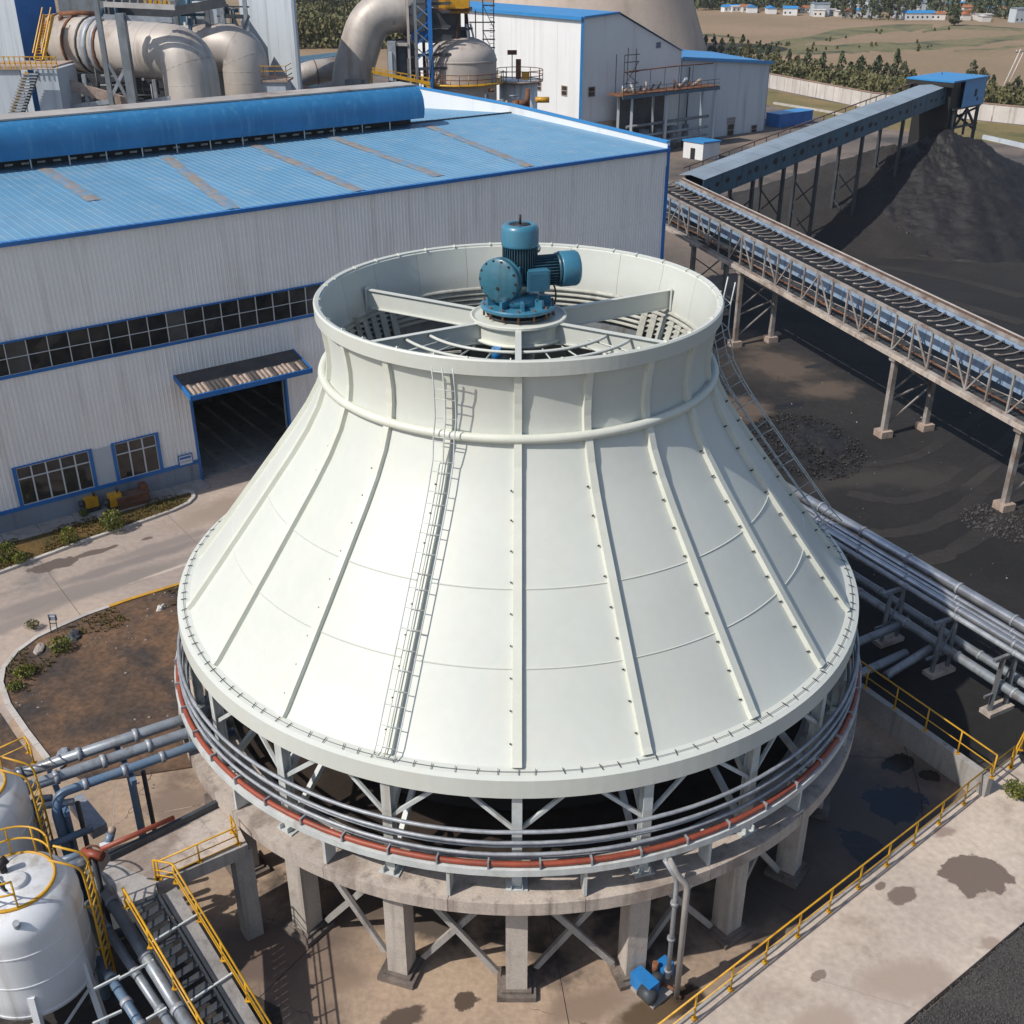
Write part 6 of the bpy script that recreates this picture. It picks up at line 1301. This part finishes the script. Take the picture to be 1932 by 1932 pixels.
# far town houses
kinds = [('roof_tile', 'house_wall', 'far house with orange tiled roof'), ('bright_blue', 'wall_white', 'far long white shed with blue roof'), ('lined_white', 'house_wall', 'far house with pale flat roof'), ('conv_top', 'wall_bluegrey', 'far grey block at the edge of town')]
rnd = random.Random(21)
for i in range(110):
    u = rnd.uniform(1440, 1945) if i > 3 else 1380 + i * 12; v = (24 + (u - 1440) * .032 + rnd.uniform(-34, 4)) if i > 3 else 22 + i * .3
    p = G(u, v); k = rnd.choice((0, 1, 2, 2, 2, 3)); k = 0 if u > 1700 and rnd.random() < .3 else k
    L, W, H_ = rnd.uniform(3.5, 8) * (1.6 if k == 1 else 1), rnd.uniform(3, 5), rnd.uniform(1.8, 2.8) + (2.5 if k == 3 else 0)
    t = thing('house', (p.x, p.y, 0), kinds[k][2], 'house', 'houses of the far town', local=True); t.rotation_euler.z = rnd.choice((.1, .25, -.2, 1.5))
    MB().box((0, 0, H_ / 2), (L, W, H_)).build('wall', kinds[k][1], t)
    b = MB(); e = .25; r = .9 if k < 2 else .3
    b.add([(-L / 2 - e, -W / 2 - e, H_), (L / 2 + e, -W / 2 - e, H_), (L / 2 + e, W / 2 + e, H_), (-L / 2 - e, W / 2 + e, H_), (-L / 2 - e, 0, H_ + r), (L / 2 + e, 0, H_ + r)], [(0, 1, 5, 4), (2, 3, 4, 5), (0, 4, 3), (1, 2, 5)]); b.build('roof', kinds[k][0], t)
    g = MB()
    for q in range(max(2, int(L / 2))): g.box((-L / 2 + .9 + q * 2, -W / 2 - .02, 1.1), (.7, .06, .7))
    stuff(g.build('windows', 'glass', t))
number_labels('tree'); number_labels('house')
# car park row: pale roofs as low market stalls
p = G(1870, 10); t = thing('office_block', (p.x, p.y, 0), 'large beige block with brown roof at the top right of the town', 'building', local=True)
MB().box((0, 0, 2.5), (16, 8, 5)).build('wall', 'worn_edge', t); MB().box((0, 0, 5.2), (17, 9, .5)).build('roof', 'roof_tile', t)
g = MB()
for k in range(8):
    for z in (1.3, 3.6): g.box((-7 + k * 2, -4.05, z), (1, .1, .9))
stuff(g.build('windows', 'glass', t))

# ================================================================== LEFT PLANT BEHIND THE HALL
Y1 = 82.0
def duct(name, pts, r, label, bands=(), n=22, rad=6):
    P = bend(pts, rad, 10); t = thing(name, V(P[0].x, P[0].y, 0), label, 'duct'); MB().tube(P, r, n).build('tube', 'duct', t)
    L = [0]
    for a, b in zip(P, P[1:]): L.append(L[-1] + (b - a).length)
    def pos(s):
        for i in range(len(P) - 1):
            if L[i + 1] >= s: f = (s - L[i]) / max(1e-6, L[i + 1] - L[i]); return P[i].lerp(P[i + 1], f), (P[i + 1] - P[i]).normalized()
        return P[-1], (P[-1] - P[-2]).normalized()
    for q, m, w in bands:
        p, d = pos(q * L[-1]); MB().cyl(p - d * w / 2, p + d * w / 2, r * 1.035, n).build('band', m, t)
    for k in range(1, 13):
        p, d = pos(L[-1] * (.3 + k * .7 / 13)); MB().cyl(p - d * .02, p + d * .02, r * 1.005, n).build('seam', 'duct', t)
    return t
dA, dB = at(112, 78, Y1 + 4), at(322, 100, Y1 - 2)
r1 = 47 / FPX * 118
dC = at(362, 205, Y1 - 2); dC.x = dB.x + 2.6; 
dK = dB + (dB - dA).normalized() * 2.1
duct('flue_duct', [dA, dK, V(dK.x + .15, dK.y - .3, dK.z - 4), V(dK.x + .2, dK.y - .3, 6)], r1, 'large beige flue duct in front, bending down behind the blue roof vent', [(.02, 'rust', .25), (.1, 'rust', .3), (.235, 'rust', .3), (.16, 'dark_steel', .2), (.19, 'galv', .8), (.225, 'galv', .4)], rad=6.5)
eA, eK = at(330, 95, Y1 + 10), at(458, 88, Y1 + 8)
duct('flue_duct', [eA, eK, V(eK.x + .1, eK.y - .2, eK.z - 4), V(eK.x + .1, eK.y - .2, 6)], 40 / FPX * 126, 'second beige flue duct bending down behind the first', [], rad=6.0)
fr = thing('duct_gantry', V(*at(210, 150, Y1).xy, 0), 'grey steel gantry with walkways straddling the flue ducts', 'steel frame')
def A_(u, v, dy=0): return at(u, v, Y1 + dy)
for (u0, v0, u1, v1, dy, w) in ((196, -30, 213, 205, -6, .45), (242, 25, 255, 215, -6.3, .8), (330, -20, 335, 60, 6, .5), (385, -30, 392, 40, 8, .5), (418, -30, 430, 120, 8, .4), (455, -30, 470, 90, 8, .4), (120, 130, 128, 225, -5, .35), (165, 140, 170, 215, -5, .35), (296, 150, 300, 220, -3, .35)):
    a, b = A_(u0, v0, dy), A_(u1, v1, dy); a.x, a.y = b.x, b.y; b.z = 3; MB().bar(a, b, w, w).build('column', 'grey_steel' if w > .42 else 'galv', fr)
for (u0, v0, u1, v1, dy, w, m) in ((196, 8, 330, 14, -6, .45, 'kerb'), (196, 32, 325, 38, -6, .45, 'galv'), (200, -6, 330, -2, -6, .3, 'galv'), (258, 34, 425, 4, 6, .9, 'dark_steel'), (105, 152, 245, 195, -5, .9, 'worn_edge'), (108, 150, 245, 150, -2, .4, 'dark_steel'), (245, 200, 340, 182, -5, .5, 'galv'), (105, 205, 205, 192, -6, .4, 'galv'), (205, 120, 245, 195, -6.1, .3, 'grey_steel'), (240, 120, 205, 195, -6.1, .3, 'galv'), (440, 30, 470, 100, 7.8, .25, 'dark_steel'), (470, 30, 440, 100, 7.8, .25, 'dark_steel'), (418, 30, 470, 32, 8, .4, 'dark_steel'), (418, 12, 470, 13, 8, .15, 'dark_steel')):
    MB().bar(A_(u0, v0, dy), A_(u1, v1, dy), w * .6, w).build('beam', m, fr)
for k in range(9): MB().bar(A_(200 + k * 15, -6 + .4 * k, -6), A_(200 + k * 15, 9 + .4 * k, -6), .12).build('rail_post', 'galv', fr)
for k in range(6): MB().bar(A_(275 + k * 9, -10, -5), A_(275 + k * 9, 8, -5), .3).build('cage_bar', 'yellow', fr)
rnd = random.Random(9)
pa = MB()
for k in range(120):
    u, v = rnd.uniform(110, 335), rnd.uniform(120, 205); a = A_(u, v, rnd.uniform(-3, 5)); d = rnd.choice((V(rnd.uniform(1, 4), 0, 0), V(0, 0, -rnd.uniform(1, 4)), V(0, rnd.uniform(1, 3), 0)))
    MB().tube([a, a + d], rnd.uniform(.06, .22), 6).build('small_pipe', rnd.choice(('grey_steel', 'dark_steel', 'dark_steel', 'galv', 'rust')), fr)
for k in range(30):
    u, v = rnd.uniform(180, 445), rnd.uniform(-25, 45); a = A_(u, v, rnd.uniform(6, 12)); d = rnd.choice((V(rnd.uniform(1, 3), 0, 0), V(0, 0, -rnd.uniform(1, 4))))
    MB().tube([a, a + d], rnd.uniform(.1, .35), 6).build('small_pipe', rnd.choice(('grey_steel', 'dark_steel', 'galv', 'conv_side')), fr)
bs = thing('process_block', V(*A_(220, 180, 14).xy, 0), 'dark process building behind the flue ducts', 'building')
for (u0, u1, v0, dy, m) in ((105, 200, -20, 13, 'grey_steel'), (200, 300, -10, 15, 'dark_steel'), (300, 390, -30, 16, 'conv_side'), (60, 200, 140, 8, 'dark_steel'), (200, 470, 120, 14, 'dark_steel'), (356, 408, 14, 12, 'wall_bluegrey')):
    a, b = A_(u0, v0, dy), A_(u1, v0, dy); MB().box(((a.x + b.x) / 2, a.y + 2, a.z / 2), (b.x - a.x, 4, a.z)).build('block', m, bs)
# left edge buildings
lb = thing('side_building', V(*A_(20, 100, 6).xy, 0), 'tall blue grey building at the upper left corner', 'building')
a, b = A_(-60, 60, 7), A_(38, 60, 5); top = 25
for k in range(3): bquad(MB(), a.lerp(b, k / 3), a.lerp(b, (k + .99) / 3), 0, top, .3).build('wall_panel', 'wall_bluegrey', lb)
c = b + V(2.2, 5, 0); bquad(MB(), b, c, 0, top, .3).build('side_wall', 'trim_blue', lb)
d_ = A_(66, 60, 12); e_ = A_(110, 60, 13); bquad(MB(), d_, e_, 0, top, .3).build('wall_panel', 'wall_bluegrey', lb)
MB().cyl(V(*A_(58, 60, 7).xy, 0), V(*A_(58, 60, 7).xy, 25), .35, 8).build('downpipe', 'galv', lb)
ce = thing('stair_block', V(*A_(50, 160, -7).xy, 0), 'blue grey block with yellow railed top and outside stair at the left edge', 'building')
a, b = A_(-20, 130, -7), A_(64, 130, -7); zt = A_(64, 128, -7).z; a.z = b.z = 0
bquad(MB(), a, A_(36, 130, -7), 0, zt, .3).build('wall', 'wall_bluegrey', ce); bquad(MB(), A_(62, 130, -8), A_(106, 130, -8), 0, zt, 5).build('block', 'wall_bluegrey', ce)
MB().box((b.x - 3.4, b.y + 2.5, zt), (10.6, 5.5, .3)).build('deck', 'worn_edge', ce)
for k in range(13): p = A_(-10 + k * 9.8, 125, -8.5); MB().bar(V(p.x, p.y, zt), V(p.x, p.y, zt + 1.1), .08).build('rail_post', 'yellow', ce)
for z in (.55, 1.1): p, q = A_(-12, 125, -8.5), A_(108, 125, -8.5); MB().bar(V(p.x, p.y, zt + z), V(q.x, q.y, zt + z), .08).build('rail', 'yellow', ce)
for k in range(14):
    t = k / 13; p = A_(58 - 26 * t, 140 + 72 * t, -9); MB().box(p, (1.5, .5, .12)).build('tread', 'galv', ce)
for o_u in (-9, 11): MB().bar(A_(60 + o_u, 136, -9), A_(30 + o_u, 218, -9), .12, .35).build('stringer', 'yellow' if o_u < 0 else 'dark_steel', ce)
yl = thing('yellow_stair', V(*A_(75, 60, 0).xy, 0), 'steep yellow stair climbing to the end of the front flue duct', 'stair')
for o_u in (0, 16): MB().bar(A_(66 + o_u, 112, -2), A_(84 + o_u, 28, 0), .14, .3).build('stringer', 'yellow', yl); MB().bar(A_(62 + o_u, 100, -2.2), A_(80 + o_u, 14, 0), .1).build('handrail', 'yellow', yl)
for k in range(16): t = k / 15; p = A_(66 + 18 * t, 112 - 84 * t, -2 + 2 * t); q = A_(82 + 18 * t, 112 - 84 * t, -2 + 2 * t); MB().bar(p, q, .3, .06).build('tread', 'yellow', yl)
p = A_(98, 40, 2); MB().tube([A_(92 + 18 * t + 12 * math.sin(t * 3), 62 - 36 * t, 2) for t in [x / 8 for x in range(9)]] + [A_(150, 24, 2), A_(182, 26, 2)], .25, 6).build('walk_edge', 'rust', yl)
# blue-grey building right of the ducts
p0, p1 = at(466, 150, 104), at(566, 150, 98); z_ = 25.5
sb = thing('silo_building', V(p1.x, p1.y, 0), 'tall plain blue grey building right of the flue ducts', 'building')
for k in range(3): bquad(MB(), p0.lerp(p1, k / 3), p0.lerp(p1, (k + .995) / 3), 0, z_, .3).build('wall_panel', 'wall_bluegrey', sb)
bquad(MB(), p1, p1 + (p1 - CAMP).normalized() * 14 * 1.0 - V(.6, 0, 0), 0, z_, .3).build('side_wall', 'wall_bluegrey', sb)
ft = thing('small_platform', V(*at(515, 150, 90).xy, 0), 'little grey cabin with yellow railed platform beside the plain building', 'platform')
q = at(515, 152, 90); MB().box((q.x, q.y, q.z / 2), (3.2, 3, q.z)).build('cabin', 'wall_bluegrey', ft); MB().box((q.x, q.y, q.z + .1), (3.8, 3.4, .2)).build('deck', 'worn_edge', ft)
for z in (.6, 1.1, 1.6):
    for a, b in (((-1.8, -1.6), (1.8, -1.6)), ((1.8, -1.6), (1.8, 1.6)), ((-1.8, -1.6), (-1.8, 1.6))): MB().bar((q.x + a[0], q.y + a[1], q.z + z), (q.x + b[0], q.y + b[1], q.z + z), .07).build('rail', 'yellow' if z > 1 else 'rust', ft)
for x in (-1.8, -.6, .6, 1.8): MB().bar((q.x + x, q.y - 1.6, q.z), (q.x + x, q.y - 1.6, q.z + 1.6), .08).build('rail_post', 'rust', ft)
MB().tube([at(482, 135, 92), at(484, 92, 92), at(470, 90, 92)], .12, 6).build('lamp_arm', 'dark_steel', ft)
# middle: big gooseneck duct, vessel, blue tower
Y2 = 108.0
g0, g1, g2 = at(657, 165, Y2), at(690, 24, Y2 + 1), at(800, 20, Y2 + 2)
duct('flue_duct', [V(g0.x, g0.y, 6), g0, g1 + V(.6, 0, .2), g2], 34 / FPX * 150, 'beige gooseneck duct curving over beside the domed vessel', [(.9, 'rust', .2)], rad=6.5)
tr_ = thing('duct_hopper', V(g0.x, g0.y, 0), 'pale sloping hopper cover at the foot of the gooseneck duct', 'hopper')
h0, h1, h2, h3 = at(585, 168, Y2 - 3), at(700, 168, Y2 - 3), at(700, 150, Y2 + 3), at(640, 146, Y2 + 3)
MB().add([h0, h1, h2, h3, V(h0.x, h0.y, 4), V(h1.x, h1.y, 4)], [(0, 1, 2, 3), (0, 4, 5, 1)]).build('cover', 'concrete', tr_); MB().bar(at(545, 162, Y2 - 4), at(620, 178, Y2 - 4), .5, .7).build('edge', 'worn_edge', tr_); MB().box(at(672, 160, Y2 - 3.2), (2.6, .5, 1.2)).build('flap', 'grey_steel', tr_)
d0, d1 = at(568, 140, Y2 + 6), at(650, 128, Y2 + 8); duct('flue_duct', [d0 + V(-3, 0, -2.5), d0, d1], 20 / FPX * 152, 'low beige duct lying behind the gooseneck duct', [(.6, 'rust', .1)], rad=3)
o = MB().add([at(566, 118, 150), at(640, 104, 150), at(640, 98, 158), at(566, 106, 158), V(*at(566, 118, 150).xy, 0), V(*at(640, 104, 150).xy, 0)], [(0, 1, 2, 3), (0, 4, 5, 1)]).build('far_shed', 'conv_side'); tag(o, 'low dark blue shed roof behind the gooseneck duct', 'shed')
v0 = at(871, 160, Y2 + 2); rv = 60 / FPX * 152; ztop = at(871, 68, Y2 + 2).z; zrim = at(871, 112, Y2 + 2).z; zpl = at(871, 152, Y2 + 2).z
ve = thing('domed_vessel', V(v0.x, v0.y, 0), 'big beige domed vessel with yellow railed ring platform', 'vessel')
cc = (v0.x, v0.y, 0)
MB().lathe([(rv, 2), (rv, zrim)] + [(rv * math.cos(a), zrim + (ztop - zrim) * math.sin(a)) for a in [x * math.pi / 2 / 9 for x in range(1, 9)]] + [(.01, ztop)], 48, c=cc).build('shell', 'vessel', ve)
MB().lathe([(rv + .02, zrim - .2), (rv + .06, zrim - .15), (rv + .06, zrim + .05), (rv + .02, zrim + .1)], 48, c=cc).build('weld_band', 'vessel', ve)
MB().lathe([(rv, zpl), (rv + .9, zpl), (rv + .9, zpl - .2), (rv, zpl - .2)], 48, c=cc, loop=True).build('platform', 'yellow', ve)
for z in (.55, 1.1): MB().tube([V(cc[0], cc[1], 0) + pol(rv + .85, a, zpl + z) for a in range(-100, 101, 8)], .05, 5).build('rail', 'rust', ve)
for a in range(-96, 100, 12): MB().cyl(V(cc[0], cc[1], 0) + pol(rv + .85, a, zpl), V(cc[0], cc[1], 0) + pol(rv + .85, a, zpl + 1.1), .05, 5).build('rail_post', 'yellow' if a % 24 else 'rust', ve)
MB().lathe([(.9, ztop - .1), (.9, ztop + .7), (1.5, ztop + .75), (1.5, ztop + .95), (.01, ztop + 1.0)], 20, c=cc).build('manhole', 'dark_steel', ve)
for k in range(7):
    a = k * .9; MB().tube([V(cc[0] + 1.6 * math.cos(a), cc[1] + 1.6 * math.sin(a), ztop - .3), V(cc[0] + 1.2 * math.cos(a), cc[1] + 1.2 * math.sin(a), ztop + 1.4 + k % 3)], .14, 6).build('nozzle', 'rust' if k % 2 else 'notice', ve)
MB().tube([at(830, 85, Y2 - 2.6), at(815, 105, Y2 - 2.9), at(812, 150, Y2 - 3)], .09, 5).build('conduit', 'dark_steel', ve)
st_ = thing('steel_tower', V(*at(800, 150, Y2 + 2).xy, 0), 'blue and grey steel access tower left of the domed vessel', 'steel frame')
def T_(u, v, dy=0): return at(u, v, Y2 + dy)
for (u, dy, m, w) in ((786, -2, 'grey_steel', .35), (813, -2.5, 'trim_blue', .5), (800, 3, 'dark_steel', .35), (835, 3, 'dark_steel', .35), (772, -1, 'kerb', .3), (880, 5, 'dark_steel', .35)):
    p = T_(u, 100, dy); MB().bar(V(p.x, p.y, 2), V(p.x, p.y, 26), w, w).build('column', m, st_)
for v in (8, 24, 52, 76, 104, 130):
    MB().bar(T_(784, v, -2), T_(850, v - 2, -2), .2, .3).build('beam', 'dark_steel', st_); MB().bar(T_(772, v + 5, -1), T_(800, v, 3), .15, .25).build('beam', 'grey_steel', st_)
for v in (10, 36, 60, 90): MB().bar(T_(786, v, -2.1), T_(813, v + 24, -2.4), .12).build('brace', 'grey_steel', st_); MB().bar(T_(813, v, -2.1), T_(786, v + 24, -2.4), .12).build('brace', 'trim_blue', st_)
MB().box(T_(800, 20, 2), (3.2, 2, 7)).build('enclosure', 'trim_blue', st_); MB().box(T_(842, 25, 2), (3.4, 2.5, 6.5)).build('enclosure', 'dark_steel', st_)
b = MB()
for k in range(9): b.bar(T_(838 + k * 4.6, -25, -1), T_(838 + k * 4.6, 15, -1), .12)
for v in (-6, 4, 15): b.bar(T_(836, v, -1), T_(877, v, -1), .14)
stuff(b.build('yellow_cage', 'yellow', st_)); MB().box(T_(857, 17, 1), (4.2, 3.4, .3)).build('cage_floor', 'rust', st_); MB().box(T_(857, -5, 1.5), (3.6, 2.4, 3.4)).build('cage_box', 'yellow', st_)
for v0_, v1_ in ((150, 152), (148, 158), (160, 172)): pass
MB().bar(T_(702, 135, -4), T_(812, 158, -4), .4, .35).bar(T_(702, 128, -4), T_(812, 148, -4), .12, .12).bar(T_(702, 135, -4), T_(702, 172, -4), .2).bar(T_(795, 150, -4), T_(822, 178, -4), .3, .3).build('catwalk', 'yellow', st_)
for k in range(9): MB().bar(T_(704 + k * 13, 135 + k * 2.7, -4), T_(704 + k * 13, 127 + k * 2.6, -4), .09).build('rail_post', 'yellow', st_)
for u in (745, 770, 786): MB().bar(T_(u, 110, -4), T_(u + 2, 185, -4), .25).build('leg', 'grey_steel', st_)
bv = thing('black_vessel', V(*T_(757, 110, 1).xy, 0), 'black upright vessel between the gooseneck duct and the blue tower', 'vessel')
p = T_(757, 110, 1); MB().lathe([(1.7, 3), (1.7, T_(757, 86, 1).z), (1.2, T_(757, 76, 1).z), (.01, T_(757, 72, 1).z)], 20, c=(p.x, p.y, 0)).build('shell', 'dark_steel', bv)
MB().box(T_(740, 110, -1), (1.0, 1, 3.8)).build('panel', 'galv', bv); MB().box(T_(752, 84, -1), (2.2, .6, .3)).build('lid_bar', 'kerb', bv); MB().box(T_(737, 125, -1.4), (.5, .6, 3.2)).build('duct_end', 'wall_bluegrey', bv)
rnd = random.Random(31)
for k in range(46):
    u, v = rnd.uniform(735, 850), rnd.uniform(10, 165); a = T_(u, v, rnd.uniform(-1, 4)); d = rnd.choice((V(rnd.uniform(.6, 2.5), 0, 0), V(0, 0, -rnd.uniform(.6, 3)), V(rnd.uniform(-1, 1), 0, -1.5)))
    MB().tube([a, a + d * .5 + V(0, 0, .1), a + d], rnd.uniform(.05, .16), 5).build('small_pipe', rnd.choice(('grey_steel', 'dark_steel', 'galv', 'kerb', 'trim_blue')), st_)
ac = thing('scaffold_tower', V(*T_(925, 100, 4).xy, 0), 'thin dark scaffold with ladder right of the domed vessel', 'scaffold')
for u in (898, 912, 932): p = T_(u, 100, 4); MB().bar(V(p.x, p.y, 2), V(p.x, p.y, 24.5 if u > 900 else 22), .13).build('pole', 'dark_steel', ac)
for v in (10, 42, 58, 74, 90, 108, 126, 146, 164): MB().bar(T_(885 if v == 42 else 910, v, 4), T_(934, v, 4), .12, .14).build('bar', 'dark_steel', ac)
for k in range(26): MB().bar(T_(924, 12 + k * 7, 3.8), T_(931, 12 + k * 7, 3.8), .06).build('rung', 'dark_steel', ac)
for v in (12, 60, 108): MB().bar(T_(912, v, 4), T_(932, v + 42, 4), .08).build('brace', 'dark_steel', ac)
sm0 = T_(978, 175, 6); rs = 33 / FPX * 155; zs2 = T_(978, 150, 6).z
sm = thing('small_silo', V(sm0.x, sm0.y, 0), 'small grey silo with cluttered railed top beside the white building', 'silo')
MB().lathe([(rs, 2), (rs, zs2), (.01, zs2 + .15)], 32, c=(sm0.x, sm0.y, 0)).build('shell', 'tank_white', sm)
MB().lathe([(rs, zs2), (rs + .7, zs2), (rs + .7, zs2 - .18), (rs, zs2 - .18)], 32, c=(sm0.x, sm0.y, 0), loop=True).build('deck', 'worn_edge', sm)
for z in (.6, 1.2): MB().tube([V(sm0.x, sm0.y, 0) + pol(rs + .65, a, zs2 + z) for a in range(0, 360, 12)], .05, 5, closed=True).build('rail', 'rust', sm)
for a in range(0, 360, 30): MB().cyl(V(sm0.x, sm0.y, 0) + pol(rs + .65, a, zs2), V(sm0.x, sm0.y, 0) + pol(rs + .65, a, zs2 + 1.2), .05, 5).build('rail_post', 'rust', sm)
MB().cyl((sm0.x, sm0.y, zs2), (sm0.x, sm0.y, zs2 + 2.4), .35, 10).build('filter', 'rust', sm); MB().box((sm0.x - .8, sm0.y, zs2 + 3.2), (1.2, .8, .5)).build('head', 'rust', sm); MB().bar((sm0.x - .8, sm0.y, zs2), (sm0.x - .8, sm0.y, zs2 + 3.4), .12).build('mast', 'dark_steel', sm); MB().box((sm0.x + .9, sm0.y - .5, zs2 + .5), (1.0, .8, .9)).build('motor', 'yellow', sm)
sm2 = thing('low_plant', V(*T_(945, 190, 0).xy, 0), 'tangle of small pipes and drums behind the hall parapet', 'pipework')
for k in range(26):
    u, v = rnd.uniform(905, 1010), rnd.uniform(165, 212); a = T_(u, v, rnd.uniform(-4, 0)); d = rnd.choice((V(rnd.uniform(.6, 2), 0, 0), V(0, 0, -rnd.uniform(1, 3))))
    MB().tube([a, a + d], rnd.uniform(.1, .4), 8).build('pipe', rnd.choice(('galv', 'dark_steel', 'rust', 'grey_steel', 'yellow')), sm2)
# ================================================================== HAZE
hz = MB().add([(x, y, z) for x in (-1400, 1400) for y in (-75, 1500) for z in (-1.2, 110)], [(0, 1, 3, 2), (4, 6, 7, 5), (0, 4, 5, 1), (2, 3, 7, 6), (0, 2, 6, 4), (1, 5, 7, 3)]).build('haze', 'wall_white')
hm = bpy.data.materials.new('haze_air'); hm.use_nodes = True; hm.node_tree.nodes.clear()
ho_ = hm.node_tree.nodes.new('ShaderNodeOutputMaterial'); hv = hm.node_tree.nodes.new('ShaderNodeVolumePrincipled')
hv.inputs['Color'].default_value = (0.80, 0.86, 0.95, 1); hv.inputs['Density'].default_value = 0.0001
hm.node_tree.links.new(hv.outputs[0], ho_.inputs['Volume']); hz.data.materials.clear(); hz.data.materials.append(hm); stuff(hz)
